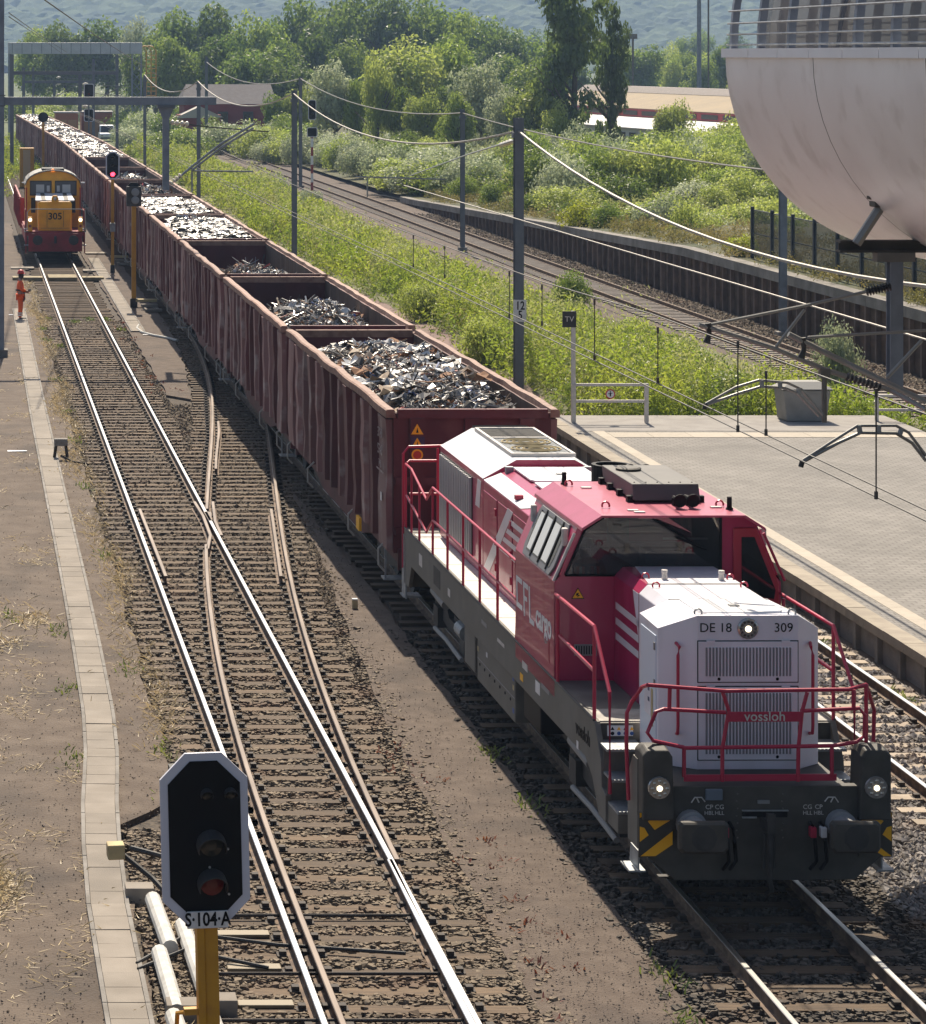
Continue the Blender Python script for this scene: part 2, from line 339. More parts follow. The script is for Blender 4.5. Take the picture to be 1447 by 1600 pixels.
# ------------------------------------------------------------------ railway tracks
RAILP = [(-.075, -.172), (.075, -.172), (.075, -.158), (.013, -.142), (.013, -.046), (.036, -.036), (.036, -.006), (.027, 0), (-.027, 0), (-.036, -.006), (-.036, -.036), (-.013, -.046), (-.013, -.142), (-.075, -.158)]
def rail(name, pts, parent, top=1, mats=None):
    rings = []
    for i, p in enumerate(pts):
        a = pts[max(i - 1, 0)]; b = pts[min(i + 1, len(pts) - 1)]; t = Vector((b[0] - a[0], b[1] - a[1], 0)).normalized(); e = Vector((t.y, -t.x, 0))
        rings.append([Vector((p[0], p[1], (p[2] if len(p) > 2 else 0))) + e * u + Vector((0, 0, v)) for u, v in RAILP])
    ml = [0] * 14; ml[6] = ml[7] = ml[8] = top
    return MB().loft(rings, caps=True, mlist=ml).build(name, mats or [M_railside, M_railtop, M_railbrown], parent)
def interp(tab, Y):
    ys = [t[1] for t in tab]; return float(np.interp(Y, ys, [t[0] for t in tab]))
def smooth(tab, y0, y1, step=1.5):           # smooth polyline through (X, Y) pairs
    ys = np.array([t[1] for t in tab]); xs = np.array([t[0] for t in tab]); Y = np.arange(y0, y1 + .01, step)
    c = np.polyfit(ys, xs, min(5, len(tab) - 1)); return [(float(np.polyval(c, y)), float(y)) for y in Y]
LX, RX = 3.75, 5.34
DIVL = [(3.95, 26), (3.93, 30), (3.94, 34), (4.04, 40.2), (4.24, 46.6), (4.68, 53.7), (5.24, 60.1), (6.15, 69.8), (6.68, 74.8), (7.58, 86.1), (8.06, 94.8), (8.3, 104.8)]
DIVR = [(5.36, 26), (5.38, 33.7), (5.56, 40.2), (5.82, 46.6), (6.27, 53.7), (7.1, 63.3), (8.1, 74), (8.9, 84), (9.5, 94.8), (9.78, 104.8)]
def cx_train(Y): return float(np.interp(Y, [20, 32, 50, 66, 100, 210, 300, 340], [9.37, 9.36, 9.21, 9.1, 9.05, 8.95, 7.3, 6.2]))
tl = struct('railway_track'); td = struct('railway_track'); tm = struct('railway_track'); tr_ = struct('railway_track'); tf = struct('railway_track')
YS = [20 + 2.0 * k for k in range(151)]
for x in (LX, RX): rail('rail', [(x, y) for y in YS], tl)
dl = smooth(DIVL, 26, 104); dr = smooth(DIVR, 26, 104)
rail('switch_rail', [p for p in dl if p[1] <= 58.6], td, 2); rail('switch_rail', [p for p in dl if p[1] >= 61.4], td, 2); rail('switch_rail', [p for p in dr if p[1] > 33.5], td, 2)
rail('switch_blade', [(p[0] - 0.09, p[1]) for p in dr if p[1] <= 36], td, 1)
for s in (-1, 1): rail('rail', [(cx_train(y) + s * .755, y) for y in YS], tm)
for x in (13.19, 14.62): rail('rail', [(x, y) for y in YS[:115]], tr_)
for x in (26.95, 28.42): rail('rail', [(x + max(0, y - 200) * -0.004, y) for y in YS if y > 55], tf, 0)
# check rails, wing rails and the crossing nose
rail('check_rail', [(LX + .17, y) for y in np.arange(54.0, 62.6, .8)], td, 2)
rail('check_rail', [(interp(DIVR, y) - .17, y) for y in np.arange(54.0, 62.6, .8)], td, 2)
rail('check_rail', [(interp(DIVL, y) + .16, y) for y in np.arange(68.0, 77, .8)], td, 2)
rail('wing_rail', [(RX - .13, 63.0), (RX - .10, 61.0), (RX - .16, 58.6), (4.98, 57.0)], td, 2)
rail('wing_rail', [(5.62, 63.0), (RX + .10, 60.4), (RX + .07, 58.6)], td, 2)
nose = MB(); nose.prism([(RX - .03, 60.4, 0), (RX + .03, 60.4, 0), (RX + .12, 61.6, 0), (RX - .05, 61.6, 0)], (0, 0, -.16)); nose.build('crossing_nose', M_railbrown, td)
# sleepers
slm = MB().box(-.5, .5, -.5, .5, -1, 0).mesh('sleeper', M_wood); slc = MB().box(-.5, .5, -.5, .5, -1, 0).mesh('concrete_sleeper', M_sleepc)
SLEEP = []                                    # (x0, x1, y) for the stones to avoid
fast = MB(); FAST = {}
def fasten(x, y, key, nail=True):
    f = FAST.setdefault(key, MB()); f.box(x - .19, x + .19, y - .075, y + .075, -.178, -.160)
    for sx in (-.125, .125): f.box(x + sx - .04, x + sx + .04, y - .05, y + .05, -.161, -.115)
def sleeper(x0, x1, y, parent, me=slm, w=.25, top=-.172, skew=0.0):
    ob = link('sleeper' if me is slm else 'concrete_sleeper', me, parent, ((x0 + x1) / 2, y, top + random.uniform(-.012, .003)), (0, random.uniform(-.004, .004), random.uniform(-.012, .012) + skew), (x1 - x0, w * random.uniform(.9, 1.1), .14))
    SLEEP.append((x0, x1, y)); return ob
far = MB(); j = random.uniform
y = 28.2; k = 0
while y < 240:
    if y < 72:
        x1 = interp(DIVR, y) + .56; sleeper(3.12 + j(-.08, .06), x1 + j(-.08, .1), y, td)
        xs = [LX, RX, interp(DIVR, y)] + ([interp(DIVL, y)] if not 58 < y < 62 else [])
        if y < 36: xs = [LX, RX + .05, interp(DIVL, y)]
        for x in xs: fasten(x, y, 'td')
    elif y < 150:
        sleeper(3.2 + j(-.06, .06), 5.88 + j(-.06, .06), y, tl)
        if y < 105:
            for x in (LX, RX): fasten(x, y, 'tl')
        if y < 103:
            a = interp(DIVL, y); sleeper(a - .55 + j(-.06, .06), a + 1.9 + j(-.06, .06), y + .1, td)
            if y < 90:
                fasten(a, y + .1, 'td')
    else: far.box(3.2, 5.9, y - .12, y + .12, -.3, -.174)
    y += .6
far.build('distant_sleepers', M_wood, tl, kind='stuff')
y = 28.3
far = MB()
while y < 250:
    c = cx_train(y)
    if y < 36: sleeper(c - 1.3 + j(-.08, .08), c + 1.3 + j(-.08, .08), y, tm); [fasten(c + s * .755, y, 'tm') for s in (-1, 1)]
    elif y < 110: sleeper(c - 1.3 + j(-.1, .1), c + 1.3, y, tm)
    else: far.box(c - 1.3, c + 1.3, y - .12, y + .12, -.3, -.174)
    y += .6
far.build('distant_sleepers', M_wood, tm, kind='stuff')
# concrete sleepers: thick ends, thin waist
cs = MB(); prof = [(-.5, .0), (-.25, .0), (-.16, -.25), (.16, -.25), (.25, .0), (.5, .0), (.5, -1), (-.5, -1)]
cs.prism([(x, -.5, z) for x, z in prof], (0, 1, 0)); slc = cs.mesh('concrete_sleeper', M_sleepc)
y = 28.0; far = MB()
while y < 240:
    if y < 62: sleeper(12.62, 15.18, y, tr_, slc, .27, -.168); [fasten(x, y, 'tr') for x in (13.19, 14.62)]
    else: far.box(12.62, 15.18, y - .12, y + .12, -.3, -.174)
    y += .62
far.build('distant_sleepers', M_sleepc, tr_, kind='stuff')
far = MB(); y = 62
while y < 330: far.box(26.4, 28.98, y - .13, y + .13, -.3, -.168); y += .62
far.build('distant_sleepers', mat('grey_sleeper', (0.2, 0.17, 0.145), .9, col2=(.26, .23, .2), scale=2), tf, kind='stuff')
for kx, par in (('td', td), ('tl', tl), ('tm', tm), ('tr', tr_)): FAST[kx].build('rail_fastenings', M_fast, par, kind='stuff')
# switch machine rods and bright slide plates near the points
for y in (29.5, 31.0, 33.1): MB().tube([(2.55, y, -.12), (5.5, y, -.12)], .02, 6).build('switch_rod', M_fast, td)
for y in (28.9, 30.1, 31.3, 32.5): MB().box(2.95, 3.55, y - .09, y + .09, -.17, -.13).build('slide_chair', mat('slide_plate', (.20, .155, .09), .6), td, bevel=.01)

# ballast stones
def stones(name, n, region, size, m, ylo, yhi, z0, p=2.0, thin=1.0, fine=False):
    u = RNG.random(n); a = 1 - p                # density falls with distance
    Y = (ylo ** a + u * (yhi ** a - ylo ** a)) ** (1 / a); X = RNG.uniform(region[0], region[1], n)
    keep = np.ones(n, bool)
    for (x0, x1, ys) in SLEEP:
        if ylo - 1 < ys < yhi + 1 and x1 > region[0] and x0 < region[1]:
            keep &= ~((np.abs(Y - ys) < .115) & (X > x0) & (X < x1) & (RNG.random(n) > .05))
    if thin: keep &= thin(X, Y) if callable(thin) else True
    X, Y = X[keep], Y[keep]; n = len(X)
    base = np.array([(1, 0, 0), (-1, 0, 0), (0, 1, 0), (0, -1, 0), (0, 0, 1), (0, 0, -1)], float); nv = 6
    tri = np.array([(0, 2, 4), (2, 1, 4), (1, 3, 4), (3, 0, 4), (2, 0, 5), (1, 2, 5), (3, 1, 5), (0, 3, 5)])
    if fine:                                  # rounder stones near the viewer: cubes with jittered corners
        nv = 8; base = np.array([(-.75, -.75, -.7), (.75, -.75, -.7), (.75, .75, -.7), (-.75, .75, -.7), (-.6, -.6, .7), (.6, -.6, .7), (.6, .6, .7), (-.6, .6, .7)], float)
        tri = np.array([(4, 5, 6), (4, 6, 7), (0, 1, 5), (0, 5, 4), (1, 2, 6), (1, 6, 5), (2, 3, 7), (2, 7, 6), (3, 0, 4), (3, 4, 7)])
    B = base[None] + RNG.normal(0, .2, (n, nv, 3)); sc = RNG.uniform(size[0], size[1], (n, 1, 1)) * (1 + RNG.random((n, 1, 1)) ** 6 * .7)
    ang = RNG.uniform(0, 6.28, n); c, s = np.cos(ang)[:, None], np.sin(ang)[:, None]
    B = B * sc; B[..., 2] *= .75
    V = np.stack([B[..., 0] * c - B[..., 1] * s + X[:, None], B[..., 0] * s + B[..., 1] * c + Y[:, None], B[..., 2] + z0 + RNG.normal(0, .012, (n, 1))], -1)
    Fc = tri[None] + (np.arange(n) * nv)[:, None, None]
    return bigmesh(name, V.reshape(-1, 3), Fc.reshape(-1, 3), m, kind='stuff')
def edgeR(X, Y): return X < np.interp(Y, [28, 36, 48, 57, 66, 75, 90, 106], [6.35, 6.5, 6.95, 7.4, 8.2, 8.6, 8.8, 8.8]) + RNG.normal(0, .12, len(X))
stones('ballast', 62000, (2.1, 7.6), (.022, .042), M_stone, 28.3, 52, -.2, 2.0, lambda X, Y: edgeR(X, Y) & ((X > 2.9 + RNG.normal(0, .12, len(X))) | (Y < 37)), fine=True)
stones('ballast', 34000, (2.9, 8.6), (.03, .05), M_stone, 52, 108, -.195, 2.4, lambda X, Y: edgeR(X, Y) & ~((X > 6.1) & (Y > 82) & (X < 7.3)))
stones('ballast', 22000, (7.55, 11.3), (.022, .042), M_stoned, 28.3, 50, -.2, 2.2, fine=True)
stones('ballast', 30000, (11.2, 15.25), (.024, .046), M_stoneg, 28.3, 62, -.195, 2.0)
stones('ballast', 9000, (28.9, 30.2), (.04, .07), M_stone, 80, 180, -.2, 2.0)
def gravel_bits(): stones('loose_pebbles', 26000, (-1.5, 7.8), (.004, .013), mat('pebble', (.11, .085, .067), .95, col2=(.2, .165, .135), scale=9), 28.3, 75, -.145, 2.4, lambda X, Y: (X < 2.9) | ((X > 6.3) & (X < 7.75)))
gravel_bits()

# ------------------------------------------------------------------ cable trough with concrete lids
def trough(name, pts, w, y0, y1, z, rims=True):
    t = struct(name); y = y0; tab = pts
    lid = MB().box(-.5, .5, -.5, .5, -.05, 0).mesh('trough_lid', M_conc)
    rim = MB().box(-.5, .5, -.5, .5, -.2, 0).mesh('trough_rim', M_darkconc)
    while y < y1:
        L = 0.5 if y < 60 else 1.0; xa, xb = interp(tab, y), interp(tab, y + L); ang = math.atan2(xb - xa, L)
        link('trough_lid', lid, t, ((xa + xb) / 2, y + L / 2, z + random.uniform(-.006, .006)), (random.uniform(-.006, .006), random.uniform(-.008, .008), -ang + random.uniform(-.006, .006)), (w, L - (.016 if random.random() < .4 else .004), 1))
        y += L
    y = y0
    while rims and y < y1:
        L = .5 if y < 60 else 1.0; xa, xb = interp(tab, y), interp(tab, y + L); ang = math.atan2(xb - xa, L)
        for s in (-1, 1): link('trough_rim', rim, t, ((xa + xb) / 2 + s * (w / 2 + .03), y + L / 2, z + random.uniform(-.004, .008)), (0, 0, -ang), (.05, L - .004, 1))
        y += L
    return t
trough('cable_trough', [(1.78, 22), (1.76, 29), (1.74, 33.5), (1.79, 36), (1.87, 38.1), (1.96, 39.6), (2.03, 40.9), (2.10, 43.3), (2.137, 48), (2.16, 54), (2.17, 80), (2.3, 120)], .40, 23, 112, -.10)
trough('cable_trough', [(6.45, 100), (6.55, 140)], .42, 103, 140, -.11)

# ------------------------------------------------------------------ platform on the right
pf = struct('platform'); PX, PZ = 15.42, .38
M_pave = bpy.data.materials.new('block_paving'); M_pave.use_nodes = True
n = M_pave.node_tree.nodes; l = M_pave.node_tree.links; b = n['Principled BSDF']; b.inputs['Roughness'].default_value = .9
geo = n.new('ShaderNodeNewGeometry'); br = n.new('ShaderNodeTexBrick'); br.inputs['Scale'].default_value = 1.0
br.inputs['Brick Width'].default_value = .24; br.inputs['Row Height'].default_value = .17; br.inputs['Mortar Size'].default_value = .009
br.inputs['Color1'].default_value = (.245, .228, .205, 1); br.inputs['Color2'].default_value = (.205, .19, .17, 1); br.inputs['Mortar'].default_value = (.10, .09, .075, 1); br.inputs['Bias'].default_value = 0
l.new(geo.outputs['Position'], br.inputs['Vector'])
nz = n.new('ShaderNodeTexNoise'); nz.inputs['Scale'].default_value = .5; nz.inputs['Detail'].default_value = 5; l.new(geo.outputs['Position'], nz.inputs['Vector'])
mx = n.new('ShaderNodeMix'); mx.data_type = 'RGBA'; mx.blend_type = 'MULTIPLY'; mx.inputs['Factor'].default_value = .75; mq = n.new('ShaderNodeMapRange'); mq.inputs['From Min'].default_value = .3; mq.inputs['From Max'].default_value = .7; mq.inputs['To Min'].default_value = .62; mq.inputs['To Max'].default_value = 1.12; nz.inputs['Roughness'].default_value = .7; l.new(nz.outputs['Fac'], mq.inputs['Value']); l.new(br.outputs['Color'], mx.inputs['A']); l.new(mq.outputs[0], mx.inputs['B']); l.new(mx.outputs['Result'], b.inputs['Base Color'])
bp = n.new('ShaderNodeBump'); bp.inputs['Strength'].default_value = .5; bp.inputs['Distance'].default_value = .01; l.new(br.outputs['Fac'], bp.inputs['Height']); bp.invert = True; l.new(bp.outputs[0], b.inputs['Normal'])
M_tact = mat('pale_paving_band', (0.42, 0.37, 0.30), .9, col2=(.38, .335, .27), scale=6, bump=.2, rnd=.06)
M_edge = mat('platform_edge', (0.33, 0.285, 0.22), .9, col2=(.27, .23, .18), scale=3, bump=.2, rnd=.08)
M_asph = mat('pale_asphalt', (0.29, 0.27, 0.245), .95, col2=(.24, .22, .2), scale=2, bump=.3, bscale=60)
MB().box(PX + .12, 24.6, 14, 75.2, -.3, PZ - .02).build('platform_paving', M_pave, pf)
pl = MB(); pl.poly([(24.6, 14, PZ - .02), (60, 14, PZ - .02), (60, 75.2, PZ - .02), (24.6, 75.2, PZ - .02)])
es = MB().box(-.5, .5, -.5, .5, -.16, 0).mesh('edge_slab', M_edge); bs = MB().box(-.5, .5, -.5, .5, -.02, 0).mesh('band_slab', M_tact)
bs2 = MB().box(-.5, .5, -.5, .5, -.02, 0).mesh('asphalt_strip', M_asph)
pp = MB().box(-.05, .05, -.075, .075, -.75, 0).mesh('wall_post', M_darkconc); pw = MB().box(-.03, .03, -.5, .5, -.75, 0).mesh('wall_panel', M_darkconc)
y = 16.0
while y < 75:
    link('edge_slab', es, pf, (PX + .14, y + .5, PZ + random.uniform(-.004, .004)), None, (.36, .99, 1))
    link('band_slab', bs, pf, (16.28, y + .5, PZ - .014), None, (.3, .994, 1))
    y += 1.0
y = 16.2
while y < 75.2:
    link('wall_post', pp, pf, (PX + .06, y, PZ - .16)); link('wall_panel', pw, pf, (PX + .13, y + .58, PZ - .16), None, (1, 1.16, 1)); y += 1.16
link('asphalt_strip', bs2, pf, (20, 73.6, PZ - .012), None, (9.2, 3.1, 1))
for k in range(9): link('band_slab', bs, pf, (16.43 + .5 + k, 71.3, PZ - .010), None, (.99, .9, 1))

# ------------------------------------------------------------------ red diesel locomotive (local axes: x right, y rearwards, z up)
LOC = (9.38, 32.25, 0.0); LTH = .0079
loco = thing('diesel_locomotive', 'crimson and white diesel locomotive with its headlights on at the head of the scrap train', 'locomotive', LOC, LTH)
def LV(px, py, v):                            # photo pixel -> locomotive coordinates at a distance v behind its front
    s = F / (LOC[1] + v); return ((px - HX) / s - LOC[0] + LTH * v, v, CH - (py - HY) / s)
def LU(px, py, u):                            # the same on the plane at a side offset u
    q = px - HX; v = (F * (LOC[0] + u) - q * (LOC[1] + LTH * u)) / (q + F * LTH); s = F / (LOC[1] + v); return (u, v, CH - (py - HY) / s)
def lp(mb, name, mats, parent=None, **k): return mb.build(name, mats, parent or loco, world=False, **k)
HW = 1.5
# main frame: side sills, deck, buffer beam
for s in (-1, 1):
    q = [(1.75, .62), (2.45, .62), (2.75, .95), (3.1, 1.12), (16.5, 1.12), (16.9, .8), (17.1, .8), (17.1, 1.72), (2.75, 1.72), (2.42, 1.3), (2.3, 1.05), (1.75, .95)]
    q = [(2.15, .62), (2.5, .62), (2.85, 1.0), (3.25, 1.16), (16.3, 1.16), (16.6, .75), (17.05, .75), (17.05, 1.72), (2.72, 1.72), (2.4, 1.32), (2.35, 1.0), (2.15, .95)]
    lp(MB().prism([(s * HW, v, z) for v, z in q], (-s * .07, 0, 0)), 'side_sill', M_frame, bevel=.008)
    lip = MB().tube([(s * HW, 2.75, 1.73), (s * HW, 17.0, 1.73)], .018, 6); lp(lip, 'sill_lip', M_dgrey)
lp(MB().box(-1.43, 1.43, 2.7, 17.0, 1.5, 1.705), 'deck', M_frame)
lp(MB().box(-1.0, 1.0, .64, 2.7, 1.25, 1.44), 'front_deck', M_dgrey)
lp(MB().box(-1.0, 1.0, 2.4, 16.4, .55, 1.5), 'centre_tank', M_black2)
for s in (-1, 1):                             # light walkway plates, separate checker plates
    v = 7.7
    while v < 16.4:
        lp(MB().box(min(s * 1.0, s * 1.43), max(s * 1.0, s * 1.43), v, v + 1.42, 1.705, 1.722), 'walkway_plate', M_lock); v += 1.45
    lp(MB().box(min(s * .72, s * 1.43), max(s * .72, s * 1.43), 2.75, 3.4, 1.705, 1.72), 'walkway_plate', mat('worn_plate', (.2, .19, .17), .6, col2=(.4, .37, .32), scale=3))
    lp(MB().box(min(s * .72, s * 1.43), max(s * .72, s * 1.43), 3.42, 5.0, 1.705, 1.72), 'walkway_plate', M_frame)
# buffer beam and front apron
bb = MB(); bb.prism([(-1.12, .62, 1.46), (1.12, .62, 1.46), (1.42, .62, 1.2), (1.42, .62, .68), (1.05, .62, .36), (-1.05, .62, .36), (-1.42, .62, .68), (-1.42, .62, 1.2)], (0, .14, 0))
lp(bb, 'buffer_beam', M_dgrey, bevel=.01)
lp(MB().prism([(-1.2, .78, .36), (1.2, .78, .36), (1.0, .9, .28), (-1.0, .9, .28)], (0, .1, 0)), 'snow_plough', M_black2)
for s in (-1, 1):
    bf = MB(); bf.lathe((s * .875, 0, 1.02), [(.17, .62), (.17, .5), (.13, .5), (.13, .12)], 'y', 18)
    b0 = lp(bf, 'buffer', mat('buffer_steel', (.3, .3, .31), .45), smooth=False)
    pl_ = MB(); w, h = .285, .18
    ring = [(-w, -h + .05), (-w + .04, -h), (w - .04, -h), (w, -h + .05), (w, h - .03), (w - .03, h), (-w + .03, h), (-w, h - .03)]
    pl_.loft([[(s * .875 + a, .10, 1.02 + c) for a, c in ring], [(s * .875 + a, .03, 1.02 + c) for a, c in ring], [(s * .875 + a * .9, .0, 1.02 + c * .86) for a, c in ring]])
    lp(pl_, 'buffer_head', M_dgrey, b0, bevel=.006)
    rb = MB(); rb.lathe((s * .875, 0, 1.02), [(.15, .0), (.12, -.004), (.0, -.004)], 'y', 9); lp(rb, 'grease_patch', M_black2, b0)
# headlight pillars with hazard panels
for s in (-1, 1):
    pm = MB(); o = [(1.08, 1.08), (1.45, 1.08), (1.45, 1.84), (1.39, 1.9), (1.15, 1.9), (1.10, 1.82)]
    pm.loft([[(s * a, .52, z) for a, z in o], [(s * a, .72, z + .03) for a, z in o], [(s * a, .92, z + (0 if z < 1.5 else .0)) for a, z in o]])
    pil = lp(pm, 'headlight_pillar', M_dgrey, bevel=.02)
    hl = MB(); hl.lathe((s * 1.265, .5, 1.47), [(.0, -.02), (.125, -.02), (.135, .0), (.135, .05)], 'y', 20); h = lp(hl, 'headlight', M_lens, pil)
    for q in range(8):
        a = q * math.pi / 4; lp(MB().lathe((s * 1.265 + .085 * math.cos(a), .475, 1.47 + .085 * math.sin(a)), [(.022, 0), (.0, -.008)], 'y', 6), 'lamp_bead', M_lens, h)
    lp(MB().lathe((s * 1.265, .472, 1.47), [(.036, 0), (.03, -.012), (.0, -.016)], 'y', 7), 'lit_bulb', M_lampglow, h)
    pn = MB(); pn.box(min(s * 1.09, s * 1.48), max(s * 1.09, s * 1.48), .585, .615, .64, 1.16); hz = lp(pn, 'hazard_panel', M_dgrey)
    def hzq(p, m=M_hazard):
        mb = MB(); mb.prism([(s * (a * .99 + .09), .581, z) for a, z in p], (0, .003, 0)); lp(mb, 'hazard_stripe', m, hz)
    hzq([(1.395, .65), (1.30, .65), (1.008, .83), (1.008, .94)][::1]) if s > 0 else hzq([(1.385, .655), (1.21, .655), (1.008, .79), (1.008, .945)])
    hzq([(1.008, 1.15), (1.17, 1.15), (1.3, 1.06), (1.22, .96), (1.008, 1.09)]); hzq([(1.395, 1.16), (1.395, 1.1), (1.31, 1.155)]); hzq([(1.395, 1.0), (1.395, .82), (1.29, .9), (1.34, .985)])
# front of the beam: coupling, hoses, small lettering
cp = MB(); cp.box(-.05, .05, .4, .62, .98, 1.1); cp.box(-.045, .045, .34, .42, .98, 1.2); cp.tube([(0, .42, 1.0), (.0, .40, .7), (0, .42, .42), (.03, .46, .28)], .035, 6); cp.tube([(-.05, .45, .95), (-.06, .45, .55)], .018, 5); cp.tube([(.05, .45, .95), (.06, .45, .55)], .018, 5)
lp(cp, 'coupling_hook', M_black2); lp(MB().box(-.26, .26, .6, .62, 1.1, 1.17), 'hook_slot', M_black)
lp(MB().box(-.27, .27, .59, .615, 1.172, 1.185), 'hook_guard', M_steel); lp(MB().box(-.27, -.1, .59, .612, 1.09, 1.11), 'hook_guard', M_steel); lp(MB().box(-.09, .05, .59, .612, 1.26, 1.30), 'number_plate', M_grey)
for u in (-.33, .2):
    for k in range(7): lp(MB().lathe((u + (.0 if k % 2 else .012), .618, .86 + k * .085), [(.012, 0), (.008, -.008), (0, -.009)], 'y', 6), 'rivet', M_frame)
for s in (-1, 1): lp(MB().tube([(s * .86, .612, 1.27), (s * .82, .612, 1.33), (s * .74, .612, 1.33), (s * .70, .612, 1.28)], .008, 4).tube([(s * .80, .612, 1.33), (s * .77, .612, 1.27)], .008, 4), 'pictogram', M_lock)
for x, m in ((-.5, 'r'), (-.42, 'k'), (.52, 'r'), (.64, 'w')):
    hm = MB().tube([(x, .6, 1.04), (x + .01, .48, 1.0), (x + .02, .46, .86), (x + .05, .5, .62), (x, .58, .5)], .022, 6); ho = lp(hm, 'brake_hose', M_black)
    if m != 'k': lp(MB().box(x - .035, x + .035, .44, .54, .9, 1.02), 'brake_cock', M_rail_red if m == 'r' else M_white, ho, bevel=.01)
lp(MB().box(-.7, -.5, .58, .62, 1.3, 1.43), 'socket_box', mat('blue_grey', (.12, .15, .19), .5), bevel=.01)
for x in (-.65, -.53, .50, .63):
    me = text_mesh('CP' if abs(x) > .6 else 'CG', .075); me.materials.append(M_lock); link('lettering', me, loco, (x, .617, 1.215), (R(90), 0, 0))
    me = text_mesh('HBL' if abs(x) > .6 else 'HLL', .065); me.materials.append(M_lock); link('lettering', me, loco, (x, .617, 1.145), (R(90), 0, 0))
# steps on the left and right front
for s in (-1, 1):
    for k, (z, v0, v1) in enumerate(((1.50, 2.16, 2.72), (1.19, 1.9, 2.4), (.88, 1.62, 2.2))):
        a, c = sorted((s * 1.0, s * 1.47))
        lp(MB().box(a, c, v0 + .03, v1, z - .03, z), 'step_tread', M_steel)
        lp(MB().box(a, c, v1 - .02, v1, z, z + .30 if k else 1.70), 'step_riser', M_frame)
        cl = MB()
        for q in range(10): x = a + (q + .5) * (c - a) / 10; cl.box(x - .012, x + .012, v0 - .0, v0 + .025, z - .01, z + .012)
        lp(cl, 'step_teeth', M_steel, kind='stuff')
    a, c = sorted((s * 1.0, s * 1.47)); lp(MB().box(a, c, 1.64, 2.2, .62, .845), 'step_box', M_frame, bevel=.008)
    a, c = sorted((s * 1.36, s * 1.56)); lp(MB().box(a, c, .75, 1.15, .42, .44), 'shunter_step', M_steel)
    lp(MB().prism([(s * 1.42, .8, .44), (s * 1.42, 1.2, .44), (s * 1.42, 1.15, .66), (s * 1.42, .8, .66)], (s * .02, 0, 0)), 'step_bracket', M_steel)
    lp(MB().prism([(s * 1.44, .74, .7), (s * 1.44, 1.2, .7), (s * 1.44, 1.2, 1.45), (s * 1.44, .95, 1.75), (s * 1.44, .74, 1.75)], (s * .02, 0, 0)), 'pillar_side_plate', M_frame)
st = lp(MB().box(-1.35, -1.03, 2.688, 2.699, 1.545, 1.675), 'warning_plate', M_white)
for k in range(4):
    x = -1.31 + k * .08; lp(MB().prism([(x, 2.686, 1.62), (x + .05, 2.686, 1.62), (x + .025, 2.686, 1.662)], (0, .002, 0)), 'pictogram', M_hazard if k % 2 else M_black, st)
    lp(MB().lathe((x + .025, 2.688, 1.578), [(.024, 0), (.0, -.003)], 'y', 10), 'pictogram', mat('sign_blue', (.02, .08, .3), .5) if k else M_black, st)

# ---- front hood: lower white nose block, then the higher block that meets the cab
def hoodring(v, hw, sh, top, th, base=1.47): return [(-hw, v, base), (-hw, v, sh), (-th, v, top), (th, v, top), (hw, v, sh), (hw, v, base)]
def face(v, hf, ztop): return None
NU, NV = .04, 1.45                            # nose centre and front
fr = MB()                                     # wide front cabinet with chamfered vertical corners
r0 = [(NU - .605, NV), (NU + .605, NV), (.97, NV + .27), (.97, 2.6), (-.97, 2.6), (-.97, NV + .27)]
bot = [(x, v, 1.445) for x, v in r0]; top = [(x, v, z) for (x, v), z in zip(r0, [3.283, 3.283, 3.08, 3.09, 3.09, 3.08])]
fr.loft([bot, top], caps=False); fr.poly([top[0], top[1], (.62, 2.6, 3.255), (-.60, 2.6, 3.255)]); fr.poly([top[0], (-.60, 2.6, 3.255), top[4], top[5]])
fr.poly([top[1], top[2], top[3], (.62, 2.6, 3.255)]); fr.poly([top[4], (-.60, 2.6, 3.255), (.62, 2.6, 3.255), top[3]]); fr.poly(bot[::-1])
nose_o = lp(fr, 'nose', M_nose, bevel=.012)
mb = MB(); rr = [hoodring(2.58, .71, 3.135, 3.25, .60), hoodring(3.68, .71, 3.125, 3.24, .60), hoodring(4.99, .71, 3.11, 3.225, .60)]
mb.loft([rr[0], rr[1]]); hood1 = lp(mb, 'front_hood', M_nose, bevel=.01)
mb = MB(); mb.loft([[(x * .999, v + .004, z - .001) for x, v, z in rr[1]], rr[2]]); hood2 = lp(mb, 'rear_of_front_hood', M_red, bevel=.01)
lp(MB().prism([(-.58, 3.69, 3.2415), (.60, 3.69, 3.2415), (.60, 4.98, 3.2265), (-.44, 4.98, 3.2265)], (0, 0, .004)), 'white_roof_panel', M_nose, hood2)
lp(MB().prism([(-.712, 3.69, 3.12), (-.712, 3.69, 2.55), (-.712, 3.98, 3.115)], (-.003, 0, 0)), 'white_flash', M_nose, hood2)
for s in (-1, 1):
    for k in range(3):
        z = 2.78 - k * .2; x = s * .712
        lp(MB().prism([(x, 3.69, z), (x, 3.69, z - .09), (x, 4.9, z - .09), (x, 4.9, z)], (s * .003, 0, 0)), 'white_stripe', M_white, hood2)
